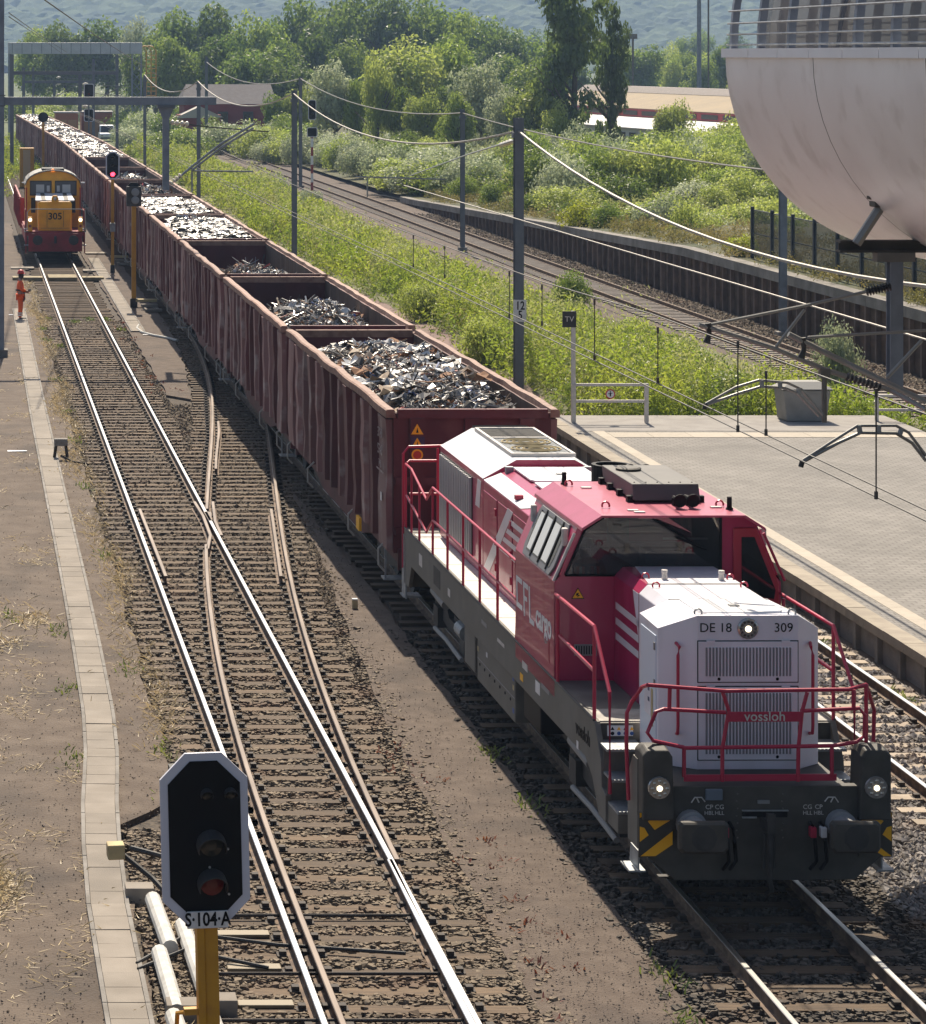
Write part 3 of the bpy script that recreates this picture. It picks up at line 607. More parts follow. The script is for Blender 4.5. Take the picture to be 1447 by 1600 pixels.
# seams, hatches, lifting eyes and bollards on the front hood
lp(MB().prism([(-.40, 1.62, 3.272), (.48, 1.62, 3.272), (.56, 1.8, 3.27), (.56, 2.52, 3.256), (-.50, 2.52, 3.256), (-.50, 1.8, 3.27)], (0, 0, .02)), 'roof_hatch', M_white, nose_o, bevel=.006)
lp(MB().prism([(-.55, 1.8, 3.262), (-.41, 1.58, 3.27), (-.44, 1.58, 3.27), (-.58, 1.8, 3.262)], (0, 0, .012)), 'hatch_seal', M_black, nose_o)
lp(MB().box(-.60, .60, 3.66, 3.70, 3.22, 3.25), 'seam', M_grey); lp(MB().box(-.61, .62, 2.58, 2.615, 3.2, 3.262), 'seam', M_grey)
lp(MB().box(-.02, .10, 2.0, 2.1, 3.284, 3.30), 'hatch_latch', M_grey, nose_o)
for u, v, z in ((-.52, 1.58, 3.265), (.60, 1.55, 3.265), (-.55, 3.45, 3.235), (.57, 3.45, 3.235), (-.52, 4.1, 3.23), (.55, 4.0, 3.23)):
    e = MB(); pts = [(u + .045 * math.cos(a), v, z + .03 + .045 * math.sin(a)) for a in np.linspace(-.4, 3.54, 9)]; e.tube(pts, .012, 5)
    lp(e, 'lifting_eye', M_rail_red if v > 3 else M_steel)
for u, v in ((-.3, 4.0), (.42, 3.95)): lp(MB().lathe((u, v, 3.235), [(.04, 0), (.035, .09), (.045, .1), (.04, .13), (0, .135)], 'z', 10), 'vent_stub', M_lock)
# louvred grilles on the nose front
def louvre(z0, z1, n):
    u0, u1, v = -.595, .595, 0.0
    fm = MB(); t = .012
    fm.box(u0, u1, v - .02, v - .005, z0, z1); d = lp(fm, 'grille_door', M_nose, nose_o, bevel=.004); d.location = (NU, NV, 0)
    ed = MB()
    for a, c, e, f in ((u0 - t, u1 + t, z0 - t, z0), (u0 - t, u1 + t, z1, z1 + t), (u0 - t, u0, z0, z1), (u1, u1 + t, z0, z1)): ed.box(a, c, v - .006, v - .002, e, f)
    lp(ed, 'door_gap', M_black, d)
    a, c = z0 + .07, z1 - .07; st_ = (2 * .52) / n
    sl = MB().box(-st_ * .28, st_ * .28, -.004, .002, a, c).mesh('slot', mat('slot_shadow', (.24, .24, .25), .7))
    sv = MB().box(-st_ * .16, st_ * .16, -.016, .0, a, c).mesh('louvre_slat', M_nose)
    for k in range(n):
        link('slot', sl, d, (-.52 + (k + .5) * st_, v - .02, 0)); link('louvre_slat', sv, d, (-.52 + (k + 1) * st_, v - .02, 0))
    for x in (-.35, .35): lp(MB().lathe((x, v - .021, z0 + .035), [(.02, 0), (.0, -.012)], 'y', 8), 'lock', M_black, d)
    for x in (-.45, .45): lp(MB().box(x - .05, x + .05, v - .03, v - .018, z1 - .02, z1 + .015), 'hinge', M_nose, d)
louvre(2.494, 2.976, 26); louvre(1.563, 2.432, 26)
hl = MB(); hl.lathe((NU, NV, 3.13), [(.0, -.03), (.105, -.03), (.125, -.015), (.125, .0)], 'y', 22); h = lp(hl, 'top_headlight', M_lens, nose_o)
lp(MB().lathe((NU, NV - .032, 3.13), [(.04, 0), (.03, -.012), (.0, -.015)], 'y', 10), 'lit_bulb', M_lampglow, h)
for q in range(12):
    a = q * math.pi / 6; lp(MB().lathe((NU + .085 * math.cos(a), NV - .03, 3.13 + .085 * math.sin(a)), [(.018, 0), (.0, -.008)], 'y', 6), 'lamp_bead', M_black2, h)
lettering('DE 18', .155, M_black, nose_o, (NU - .385, NV - .003, 3.135)); lettering('309', .155, M_black, nose_o, (NU + .43, NV - .003, 3.135))
for s in (-1, 1):                             # red grab irons on the chamfers
    u, v = NU * .6 + s * .81, NV + .12
    lp(MB().tube([(u, v + .02, 2.93), (u - s * .02, v - .07, 2.9), (u - s * .0, v - .08, 2.8), (u, v - .08, 1.95), (u, v - .06, 1.86), (u - s * .01, v + .02, 1.84)], .02, 8), 'grab_iron', M_rail_red, nose_o)
dr_ = lp(MB().box(-.982, -.965, 1.78, 2.5, 1.7, 2.98), 'side_door', mat('cool_white_paint', (.66, .72, .80), .4), nose_o, bevel=.006)
for z in (1.95, 2.35, 2.8): lp(MB().box(-.995, -.98, 1.79, 1.84, z, z + .09), 'hinge', M_grey, dr_)
lp(MB().box(-.988, -.98, 2.0, 2.3, 1.95, 2.3), 'service_flap', M_nose, dr_, bevel=.004)
for z in (2.12, 2.25): lp(MB().box(-.992, -.985, 2.05, 2.12, z, z + .05), 'sticker', mat('dark_blue_sticker', (.03, .04, .12), .5), dr_)
lp(MB().box(-.988, -.98, 1.9, 1.98, 1.85, 2.3), 'sticker', M_cream, dr_)

# ---- cab
V0, V1 = 5.0, 7.52
def sec(v, inset=0.0): return [(-HW + inset, v, 1.5), (-HW + inset, v, 3.02), (-1.185 + inset, v, 3.77), (-.93, v, 3.93), (.93, v, 3.93), (1.185 - inset, v, 3.77), (HW - inset, v, 3.02), (HW - inset, v, 1.5)]
cab = lp(MB().loft([sec(V0), sec(V1)], caps=False, closed=False), 'cab_shell', M_red)
fw = MB(); t = .0
def fpoly(pts, v=V0, m=0): fw.prism([(a, v, z) for a, z in pts], (0, .05, 0), m)
fpoly([(-HW, 1.5), (HW, 1.5), (HW, 3.02), (1.42, 3.11), (-1.42, 3.11), (-HW, 3.02)][::1])
fpoly([(.70, 3.11), (1.46, 3.11), (1.185, 3.77), (.93, 3.93), (.70, 3.93)])
fpoly([(-1.44, 3.11), (-1.36, 3.11), (-1.10, 3.72), (-.85, 3.88), (.7, 3.88), (.7, 3.93), (-.93, 3.93), (-1.185, 3.77)])
lp(fw, 'cab_front', M_red, cab)
lp(MB().prism([(-1.36, V0 - .012, 3.115), (.70, V0 - .012, 3.115), (.70, V0 - .012, 3.88), (-.85, V0 - .012, 3.88), (-1.10, V0 - .012, 3.72)], (0, .01, 0)), 'windscreen', M_glass, cab)
ws = MB()
for a, c in (((-1.36, 3.115), (.7, 3.115)), ((.7, 3.115), (.7, 3.88)), ((-1.36, 3.115), (-1.10, 3.72)), ((-1.10, 3.72), (-.85, 3.88))): ws.tube([(a[0], V0 - .012, a[1]), (c[0], V0 - .012, c[1])], .018, 5)
lp(ws, 'windscreen_seal', M_black, cab)
lp(MB().tube([(-.2, V0 - .03, 3.86), (.42, V0 - .045, 3.5)], .012, 5).tube([(.1, V0 - .05, 3.62), (.5, V0 - .05, 3.46)], .016, 5), 'windscreen_wiper', M_black, cab)
# cab interior seen through the glass
M_cabin = mat('cabin_grey', (.10, .105, .11), .7)
it = MB(); it.box(-1.3, 1.3, V0 + .1, V0 + .5, 1.75, 2.98).box(-1.47, 1.47, V0 + .06, V1 - .03, 1.74, 1.80); lp(it, 'cab_desk', M_cabin, cab)
it = MB(); bw = V1 - .02
for p in ([(-1.47, 1.6), (1.47, 1.6), (1.47, 3.0), (-1.47, 3.0)], [(-1.46, 3.0), (1.46, 3.0), (1.43, 3.12), (-1.43, 3.12)], [(-1.43, 3.12), (-1.0, 3.12), (-.95, 3.9), (-1.15, 3.77)], [(1.0, 3.12), (1.43, 3.12), (1.15, 3.77), (.95, 3.9)], [(-1.2, 3.74), (1.2, 3.74), (.93, 3.92), (-.93, 3.92)], [(-.2, 3.12), (.1, 3.12), (.1, 3.75), (-.2, 3.75)]): it.prism([(a, bw, z) for a, z in p], (0, .03, 0))
lp(it, 'cab_back_wall', M_cabin, cab)
lp(MB().box(-.26, .24, V0 + .15, V0 + .5, 3.0, 3.42), 'control_console', M_dgrey, cab, bevel=.02)
lp(MB().box(-.05, .16, V0 + .14, V0 + .15, 3.2, 3.3), 'display', M_black, cab)
lp(MB().box(-.22, .56, V0 + .08, V0 + .2, 3.12, 3.17), 'daylight_bar', M_white, cab); lp(MB().box(.02, .62, V0 + .3, V0 + .33, 3.53, 3.555), 'daylight_strip', M_white, cab)  # added white bars stand in for daylight seen through the rear windows
# side windows and doors
for s in (-1, 1):
    def sp(t, v, off=0.0):                   # point on the leaning upper side, t from 0 (bottom) to 1 (top)
        nx, nz = .922, .387
        return (s * (HW - .315 * t + off * nx), v, 3.02 + .75 * t + off * nz)
    def squad(v0, v1, t0, t1, off, d, name, m, par, b=0.0, cut=.10):
        c = cut; ct = .16
        out = [(v0 + c, t0), (v1 - c, t0), (v1, t0 + ct), (v1, t1 - ct), (v1 - c, t1), (v0 + c, t1), (v0, t1 - ct), (v0, t0 + ct)]
        mb = MB(); mb.loft([[sp(t, v, off) for v, t in out], [sp(t, v, off + d) for v, t in out]]); return lp(mb, name, m, par, bevel=b)
    wf = squad(5.22, 7.08, .03, .93, .0, .03, 'side_window_frame', mat('window_grey', (.16, .16, .17), .5), cab, .008)
    squad(5.36, 6.94, .14, .86, .03, .004, 'side_window_pane', M_glassd, wf, 0, .06)
    for a, c in ((5.62, 5.95), (6.12, 6.45), (6.62, 6.86)): squad(a, c, .17, .83, .034, .004, 'sky_reflection', mat('reflection_white', (.66, .68, .68), .35, coat=.5), wf, 0, .01)  # white panels paint the reflected sky onto the panes
    for v in (5.55, 6.05, 6.55): squad(v - .025, v + .025, .08, .92, .036, .01, 'window_bar', M_black, wf, 0, .005)
    for v in (5.2, 7.15):
        mb = MB(); p = sp(.75, v, .06); mb.box(p[0] - .04, p[0] + .04, v - .05, v + .05, p[2] - .14, p[2] + .1); lp(mb, 'marker_lamp', M_lock, wf, bevel=.02)
    lp(MB().tube([(s * 1.53, 4.93, 3.05), (s * 1.25, 4.93, 3.68)], .02, 6), 'grab_iron', M_rail_red if s > 0 else M_lock, cab)
dw = lp(MB().prism([(.86, V0 - .005, 1.72), (1.47, V0 - .005, 1.72), (1.47, V0 - .005, 3.0), (1.17, V0 - .005, 3.74), (.86, V0 - .005, 3.74)], (0, -.025, 0)), 'cab_door', mat('dark_crimson', (.36, .015, .04), .4), cab, bevel=.01)
lp(MB().prism([(.97, V0 - .031, 2.86), (1.40, V0 - .031, 2.8), (1.42, V0 - .031, 2.92), (1.14, V0 - .031, 3.62), (.97, V0 - .031, 3.62)], (0, -.006, 0)), 'door_window', M_glassd, dw)
# roof
ro = [(-1.215, 3.745), (-1.205, 3.79), (-.945, 3.955), (.945, 3.955), (1.205, 3.79), (1.215, 3.745), (.93, 3.925), (-.93, 3.925)]
rf = lp(MB().loft([[(a, 4.68, z) for a, z in ro], [(a, 7.62, z) for a, z in ro]]), 'cab_roof', M_redroof, bevel=.008)
ac = lp(MB().prism([(-.28, 5.68, 3.99), (.62, 5.68, 3.99), (.62, 5.78, 4.20), (-.28, 5.78, 4.20)], (0, 1.75, 0)), 'air_conditioner', mat('ac_grey', (.105, .10, .092), .65, col2=(.085, .082, .076), scale=3), rf, bevel=.012)
lp(MB().lathe((-.02, 7.05, 4.2), [(.17, 0), (.18, .03), (.15, .045), (0, .05)], 'z', 18), 'fan_cover', M_dgrey, ac)
for v in (5.8, 6.35, 6.9, 7.4):
    for u in (-.3, .64): lp(MB().box(u - .05, u + .05, v - .05, v + .05, 3.955, 4.04), 'mounting_foot', M_black, ac)
for u in np.linspace(-.22, .56, 6): lp(MB().lathe((u, 5.9, 4.2), [(.013, 0), (.009, .01), (0, .011)], 'z', 6), 'bolt', M_dgrey, ac)
hn = MB()
for u, v, L in ((.22, 5.2, .34), (.40, 5.22, .42)):
    hn.lathe((u, v, 4.06), [(.0, .02), (.085, .0), (.09, .01), (.05, .08), (.03, .2), (.022, L), (.0, L)], 'y', 14); hn.box(u - .03, u + .03, v + .25, v + .33, 3.95, 4.06)
lp(hn, 'horn', M_black, rf)
hn = MB()
for u in (.14, .36): hn.lathe((u, 7.55, 4.12), [(.0, .0), (.09, .0), (.09, .06), (.05, .1), (.0, .1)], 'y', 14); hn.box(u - .03, u + .03, 7.57, 7.62, 3.95, 4.1)
lp(hn, 'rear_lamp', M_dgrey, rf)
for u, v in ((-.75, 5.3), (.80, 5.4), (-.82, 7.2), (.8, 7.2)):
    e = MB(); e.tube([(u + .05 * math.cos(a), v, 3.985 + .05 * math.sin(a)) for a in np.linspace(-.4, 3.54, 9)], .014, 5); lp(e, 'lifting_eye', M_rail_red, rf)
for u, v in ((-.85, 7.35), (.86, 5.15)): lp(MB().lathe((u, v, 3.955), [(.05, 0), (.05, .02), (.035, .03), (.032, .17), (0, .175)], 'z', 10), 'antenna', M_black, rf)
for u, v in ((-.45, 5.05), (-.4, 4.9), (.72, 5.3), (-.62, 7.0)): lp(MB().box(u - .07, u + .07, v - .04, v + .04, 3.955, 3.972), 'roof_bracket', M_lock, rf)
ex = MB(); 
ring_o = [(.29 * math.cos(a), .29 * math.sin(a)) for a in np.linspace(0, 2 * math.pi, 25)[:-1]]; ring_i = [(.23 * math.cos(a), .23 * math.sin(a)) for a in np.linspace(0, 2 * math.pi, 25)[:-1]]
ex.loft([[(.05 + a, 8.3 + c, z) for a, c in r] for r, z in ((ring_o, 3.45), (ring_o, 4.10), (ring_i, 4.10), (ring_i, 3.7))]); lp(ex, 'exhaust_stack', M_black)
# warning triangle, vent and number marks on the cab
def triangle(x, z, h, v, par, face='front'):
    a = h * .58
    lp(MB().prism([(x - a, v, z), (x + a, v, z), (x, v, z + h)], (0, -.004, 0)), 'warning_triangle', M_black, par)
    lp(MB().prism([(x - a * .82, v - .004, z + h * .08), (x + a * .82, v - .004, z + h * .08), (x, v - .004, z + h * .88)], (0, -.003, 0)), 'warning_triangle', M_hazard, par)
    lp(MB().prism([(x - .02, v - .007, z + h * .5), (x + .015, v - .007, z + h * .55), (x + .0, v - .007, z + h * .35), (x + .03, v - .007, z + h * .35), (x - .015, v - .007, z + h * .14), (x, v - .007, z + h * .3), (x - .03, v - .007, z + h * .3)], (0, -.002, 0)), 'warning_flash', M_black, par)
triangle(-1.19, 2.80, .15, V0 - .001, cab)
vg = lp(MB().box(-1.24, -.94, V0 - .012, V0 - .001, 2.05, 2.2), 'cab_vent', M_grey, cab)
for k in range(8): lp(MB().box(-1.22 + k * .034, -1.205 + k * .034, V0 - .016, V0 - .012, 2.07, 2.18), 'vent_slot', M_black, vg)
# side lettering: angular company mark and word, strips of flat white
def mark(pts, w):                             # ribbon strokes (reading direction is towards the front of the locomotive)
    for (v0, z0), (v1, z1) in zip(pts[:-1], pts[1:]):
        d = Vector((v1 - v0, z1 - z0)).normalized(); n_ = Vector((-d.y, d.x)) * w / 2; e = d * w / 2
        q = [(v0 - e.x + n_.x, z0 - e.y + n_.y), (v1 + e.x + n_.x, z1 + e.y + n_.y), (v1 + e.x - n_.x, z1 + e.y - n_.y), (v0 - e.x - n_.x, z0 - e.y - n_.y)]
        lp(MB().prism([(-HW - .001, a, c) for a, c in q], (-.003 - random.random() * .001, 0, 0)), 'lettering', M_white, cab)
mark([(7.10, 2.63), (7.42, 2.63), (7.38, 2.27), (7.08, 2.27)], .07); mark([(6.70, 2.63), (6.95, 2.63), (6.90, 2.23)], .07); mark([(6.90, 2.45), (6.76, 2.45)], .06); mark([(6.58, 2.63), (6.53, 2.21), (6.30, 2.21)], .07)
for w_ in (0,):
    me = text_mesh('cargo', .47, .002, 'CENTER', .95, .011); me.materials.append(M_white); link('lettering', me, cab, (-HW - .004, 5.66, 2.36), (R(90), 0, R(-90)), (.98, 1, 1))
lp(MB().box(-HW - .006, -HW - .001, 5.35, 5.62, 1.9, 2.16), 'side_hatch', M_red, cab, bevel=.003)
lp(MB().box(-HW - .004, -HW - .001, 5.3, 5.34, 1.88, 2.18), 'hatch_gap', mat('dark_crimson', (.3, .012, .035), .4), cab)

# ---- rear hood
ph = [(-1.0, 1.72), (-1.0, 3.26), (-.46, 3.56), (.46, 3.56), (1.0, 3.26), (1.0, 1.72)]
pe = [(-1.0, 1.72), (-1.0, 3.24), (-.5, 3.44), (.5, 3.44), (1.0, 3.24), (1.0, 1.72)]
eng = lp(MB().loft([[(a, V1 + .04, z) for a, z in pe], [(a, 12.46, z) for a, z in pe]]), 'engine_hood', M_red, bevel=.01)
rad = MB(); rad.loft([[(a, 12.5, z) for a, z in ph], [(a, 16.3, z) for a, z in ph]], mlist=[0, 1, 1, 1, 0, 0]); rad = lp(rad, 'radiator_hood', [M_red, M_white], bevel=.01)
lp(MB().box(-.98, .98, 12.455, 12.505, 1.75, 3.24), 'hood_seam', M_black)
# roof opening with fans and protective grating
lp(MB().box(-.42, .50, 12.85, 15.9, 3.555, 3.572), 'fan_opening', M_black2, rad)
for v in np.arange(12.95, 15.9, .085): lp(MB().box(-.42, .5, v - .016, v + .016, 3.572, 3.60), 'grating_bar', M_steel if v < 14.7 else M_dgrey, rad)
for v in (12.82, 14.7, 15.92): lp(MB().box(-.46, .54, v - .03, v + .03, 3.56, 3.62), 'grating_frame', M_lock, rad)
for u in (-.45, .53): lp(MB().box(u - .025, u + .025, 12.82, 15.95, 3.56, 3.615), 'grating_frame', M_lock, rad)
for v in (13.4, 14.2):
    fn = MB(); 
    for rr_ in (.12, .22, .32, .40): fn.tube([(.04 + rr_ * math.cos(a), v + rr_ * .85 * math.sin(a), 3.615) for a in np.linspace(0, 2 * math.pi, 22)], .011, 4)
    lp(fn, 'fan_guard', M_cream, rad)
lp(MB().tube([(-.46, 16.22, 3.60), (.46, 16.22, 3.60)], .02, 5).tube([(-.46, 16.0, 3.62), (.46, 16.0, 3.62)], .02, 5), 'roof_rail', M_dgrey, rad)
for s in (-1, 1):                             # side radiator louvres
    a, c = sorted((s * 1.0, s * 1.012)); g_ = lp(MB().box(a, c, 13.35, 16.22, 1.85, 3.16), 'radiator_panel', M_black2, rad)
    sl = MB().box(-.045, .0 if s < 0 else .045, -.03, .03, 1.87, 3.14).mesh('radiator_slat', mat('slat_grey', (.42, .42, .42), .5))
    for v in np.arange(13.42, 16.2, .155): link('radiator_slat', sl, g_, (s * 1.012, v, 0))
    for v0, v1 in ((7.62, 8.9), (8.95, 10.1), (10.15, 11.25), (11.3, 12.4)):
        a, c = sorted((s * 1.0, s * 1.014)); d_ = lp(MB().box(a, c, v0 + .02, v1 - .02, 1.82, 3.1), 'engine_door', M_red, eng, bevel=.006)
        for z in (2.0, 2.4, 2.85):
            a, c = sorted((s * 1.012, s * 1.035)); lp(MB().box(a, c, v0 + .04, v0 + .12, z, z + .11), 'door_hinge', M_rail_red, d_)
    # white diagonal band and stripes
    x = s * 1.0165
    def st_(q): lp(MB().prism([(x, a, c) for a, c in q], (s * .003, 0, 0)), 'white_stripe', M_white, eng)
    st_([(10.45, 3.12), (10.05, 3.12), (11.98, 1.83), (12.42, 1.83)])
    for k in range(4):
        z = 2.98 - k * .17; dv = (3.12 - z) / 1.29 * 1.95
        st_([(10.0 + dv, z), (10.0 + dv + .12, z - .08), (8.9 - .4 * k, z - .08), (8.9 - .4 * k, z)])
    x = s * 1.004; lp(MB().prism([(x, a, c) for a, c in ((12.9, 3.2), (12.62, 3.2), (12.75, 2.75), (13.1, 2.75))], (s * .003, 0, 0)), 'white_stripe', M_white, rad)
wr = MB()
for s in (-1, 1):
    q = [(s * .995, 12.44, 3.247), (s * .995, 9.6, 3.247), (s * .80, 9.2, 3.325), (s * .72, 9.5, 3.357), (s * .72, 12.44, 3.357)]
    lp(MB().prism(q, (s * .002, 0, .005)), 'white_band', M_white, eng)
for v0, v1 in ((7.7, 9.1), (9.25, 10.7), (10.85, 12.3)):
    h_ = lp(MB().prism([(-.56, v0 + .15, 3.445), (-.5, v0, 3.445), (.5, v0, 3.445), (.56, v0 + .15, 3.445), (.56, v1, 3.445), (-.56, v1, 3.445)], (0, 0, .03)), 'roof_hatch', M_white, eng, bevel=.008)
    lp(MB().box(-.05, .05, v0 + .6, v0 + .7, 3.475, 3.49), 'hatch_latch', M_grey, h_)
for u, v in ((-.62, 12.3), (.62, 12.3), (-.9, 10.2)): lp(MB().box(u - .06, u + .06, v - .05, v + .05, 3.37 if abs(u) < .8 else 3.29, 3.48 if abs(u) < .8 else 3.36), 'lifting_lug', M_steel if abs(u) < .8 else M_rail_red, eng)

# ---- handrails
def hr(name, paths, r=.024):
    mb = MB()
    for p in paths: mb.tube(p, r, 8)
    return lp(mb, name, M_rail_red)
A = lambda cx, cy, v=.72: LV(840 + cx / 2.384, 960 + cy / 2.384, v)
hr('front_handrail', [[A(410, 262), A(700, 285), A(1160, 280), A(1225, 262, .85)],
    [A(545, 495), A(430, 470), A(408, 440), A(440, 362), A(470, 352), A(700, 365)], [A(980, 360), A(1200, 350), A(1220, 375), A(1218, 455), A(1190, 475), A(1100, 490), A(545, 497)],
    [A(690, 290), A(712, 358), A(688, 500), A(688, 622)], [A(1005, 290), A(985, 365), A(972, 500), A(970, 622)], [A(545, 495), A(545, 605)], [A(1097, 490), A(1097, 600)],
    [A(492, 275), A(490, 352)], [A(1178, 280), A(1178, 352)], [A(1225, 262, .85), A(1225, 480, .85)]])
lp(MB().prism([A(545, 598), A(1115, 595), A(1115, 620), A(545, 622)], (0, .02, 0)), 'toe_board', M_rail_red)
sg = lp(MB().prism([A(708, 363, .69), A(985, 363, .69), A(980, 400, .69), A(704, 400, .69)], (0, .012, 0)), 'maker_plate', M_rail_red)
p = A(847, 381, .684); lettering('vossloh', .16, M_lock, sg, p, thick=.0015, sx=1.0)
hr('left_entry_handrail', [[A(410, 262), A(388, 270, .9), A(350, 325, 1.0), A(332, 365, 1.0), A(330, 480, 1.0), A(338, 690, 1.0)]])
def S_(px, py, u=-1.49): return LU(px, py, u)
a0 = S_(928.7, 978); a1 = S_(952.6, 1081.4)
hr('stair_handrail', [[(-1.49, 4.97, 2.87), a0, a1, (-1.49, a1[1] - .02, 1.02)], [(-1.47, 4.97, 2.35), (-1.49, a0[1], 2.33)], [a0, (-1.49, a0[1], 1.72)], [(-1.49, 4.85, 2.83), (-1.49, 4.85, 1.72)]])
hr('stair_handrail', [[(1.49, 4.97, 2.87), (1.49, a0[1], a0[2]), (1.49, a1[1], a1[2]), (1.49, a1[1] - .02, 1.02)], [(1.47, 4.97, 2.35), (1.49, a0[1], 2.33)], [(1.49, a0[1], a0[2]), (1.49, a0[1], 1.72)], [(1.49, 4.85, 2.83), (1.49, 4.85, 1.72)]])
hr('entry_handrail', [[A(1225, 262, .85), (1.49, 1.25, 2.2), (1.5, 1.3, 1.9), (1.49, 1.3, .95)]])
for s in (-1, 1):
    x = s * 1.48; vs = [7.56, 8.9, 10.25, 11.6, 12.95, 14.3]; paths = [[(x, 7.56, 1.74), (x, 7.56, 2.84), (x, 14.3, 2.84), (x, 14.9, 2.55)], [(x, 7.56, 2.3), (x, 14.3, 2.3), (x, 14.9, 2.0)]] + [[(x, v, 1.72), (x, v, 2.84)] for v in vs[1:]]
    hr('side_handrail', paths, .021)
    hr('rear_side_handrail', [[(x, 14.9, 2.55), (x, 16.4, 2.84), (x, 17.0, 2.84)], [(x, 14.9, 2.0), (x, 16.9, 2.3)], [(x, 15.6, 1.72), (x, 15.6, 2.7)], [(x, 16.4, 1.72), (x, 16.4, 2.84)], [(x, 17.0, 1.2), (x, 17.0, 2.84)]], .021)
hr('rear_handrail', [[(-1.48, 17.0, 2.84), (-1.4, 17.1, 2.88), (1.4, 17.1, 2.88), (1.48, 17.0, 2.84)], [(-1.5, 17.15, 1.0), (-1.5, 17.15, 3.0), (-1.4, 17.15, 3.12), (-.6, 17.15, 3.14)], [(-1.4, 17.1, 2.3), (1.4, 17.1, 2.3)], [(-.9, 17.1, 1.72), (-.9, 17.1, 3.1)], [(.9, 17.1, 1.72), (.9, 17.1, 2.88)]])
# ---- running gear
def wheelset(y, par, r=.5, g=.75):
    w = MB()
    for s in (-1, 1): w.lathe((s * g, y, r), [(.0, -.02), (r * .3, -.05), (r * .85, -.03), (r * .9, -.065), (r + .02, -.065), (r + .02, -.035), (r, -.03), (r, .065), (r * .88, .065), (r * .8, .02), (r * .3, .05), (0, .06)], 'x', 22)
    w.tube([(-g, y, r), (g, y, r)], .08, 8); return lp(w, 'wheelset', M_black2, par)
for vc in (3.9, 14.2):
    bg = MB()
    for s in (-1, 1):
        bg.box(-1.1, 1.1, vc - .25, vc + .25, .5, .7) if s > 0 else None
        bg.prism([(s * 1.03, vc - 1.75, .55), (s * 1.03, vc - 1.75, .75), (s * 1.03, vc - .7, .78), (s * 1.03, vc - .4, .62), (s * 1.03, vc + .4, .62), (s * 1.03, vc + .7, .78), (s * 1.03, vc + 1.75, .75), (s * 1.03, vc + 1.75, .55), (s * 1.03, vc + .5, .42), (s * 1.03, vc - .5, .42)], (s * .12, 0, 0))
        for q in (-1.2, 1.2): bg.box(min(s * 1.0, s * 1.24), max(s * 1.0, s * 1.24), vc + q - .2, vc + q + .2, .34, .68); bg.tube([(s * 1.12, vc + q, .66), (s * 1.12, vc + q, 1.0)], .1, 10)
    bo = lp(bg, 'bogie', M_black2)
    for q in (-1.2, 1.2): wheelset(vc + q, bo)
    for s in (-1, 1):
        lp(MB().tube([(s * 1.34, vc - .35, .98), (s * 1.34, vc + .75, 1.02)], .075, 12), 'damper', M_grey, bo)
        lp(MB().tube([(s * 1.3, vc - 1.5, .33), (s * 1.3, vc - .2, .38), (s * 1.3, vc + .9, .36)], .04, 8), 'sand_pipe', M_grey, bo)
for s in (-1, 1):
    a, c = sorted((s * 1.0, s * 1.46))
    for v0, v1, z0, m in ((6.05, 7.15, .75, M_black), (7.75, 10.55, .5, M_frame), (10.75, 11.6, .55, M_frame)):
        bx = lp(MB().box(a, c, v0, v1, z0, 1.155), 'equipment_box', m, bevel=.02)
        if v1 - v0 > 2:
            lp(MB().box(s * 1.46 - .004, s * 1.46 + .004, v0 + .02, v1 - .02, .84, .855), 'box_seam', M_grey, bx)
            for v in np.arange(v0 + .3, v1, .38): lp(MB().lathe((s * 1.46, v, .78), [(.025, s * 0), (.02, s * .012), (0, s * .014)], 'x', 8), 'bolt', M_black, bx)
            for v, z, m2 in ((v0 + .06, .95, M_cream), (v1 - .12, .95, M_cream), (v0 + .06, .62, mat('sign_blue', (.02, .08, .3))), (v0 + .06, 1.08, mat('sign_blue', (.02, .08, .3))), (v1 - .8, 1.0, M_white)):
                lp(MB().box(s * 1.461 - .003, s * 1.461 + .003, v, v + .1, z, z + .07), 'sticker', m2, bx)
    for v, z, w_, h_, m2 in ((6.7, 1.5, .35, .1, M_lock), (5.9, 1.36, .28, .16, M_white), (7.0, 1.3, .2, .1, M_hazard), (8.3, 1.5, .5, .05, M_lock), (9.6, 1.52, .4, .06, M_grey), (12.6, 1.4, .2, .12, M_lock), (13.5, 1.35, .6, .3, M_black2), (15.2, 1.4, .3, .2, M_lock), (5.3, 1.5, .5, .06, M_grey), (3.6, 1.2, .1, .1, M_white)):
        lp(MB().box(s * HW - .004 if s > 0 else -HW - .004, s * HW + .004, v, v + w_, z - .05, z - .05 + h_), 'sill_marking', m2)
    tx = text_mesh('vossloh', .26, .003, thick=.003); tx.materials.append(M_black); link('lettering', tx, loco, (s * (HW + .004), 3.35, 1.42), (R(90), 0, R(-90 if s < 0 else 90)))
lp(MB().lathe((-1.3, 12.2, .85), [(.0, 0), (.13, .0), (.13, .5), (.0, .5)], 'y', 14), 'air_tank', M_steel)
for s in (-1, 1):
    bf = MB(); bf.lathe((s * .875, 0, 1.02), [(.14, 17.1), (.14, 17.6), (.26, 17.6), (.26, 17.66), (0, 17.68)], 'y', 16); lp(bf, 'buffer', M_dgrey)
lp(MB().box(-1.4, 1.4, 16.95, 17.1, .7, 1.7), 'rear_buffer_beam', M_frame)
lp(MB().box(-1.52, -1.2, 17.0, 17.4, .5, .52).box(-1.5, -1.47, 16.9, 17.3, .5, 1.6), 'rear_step', M_steel)

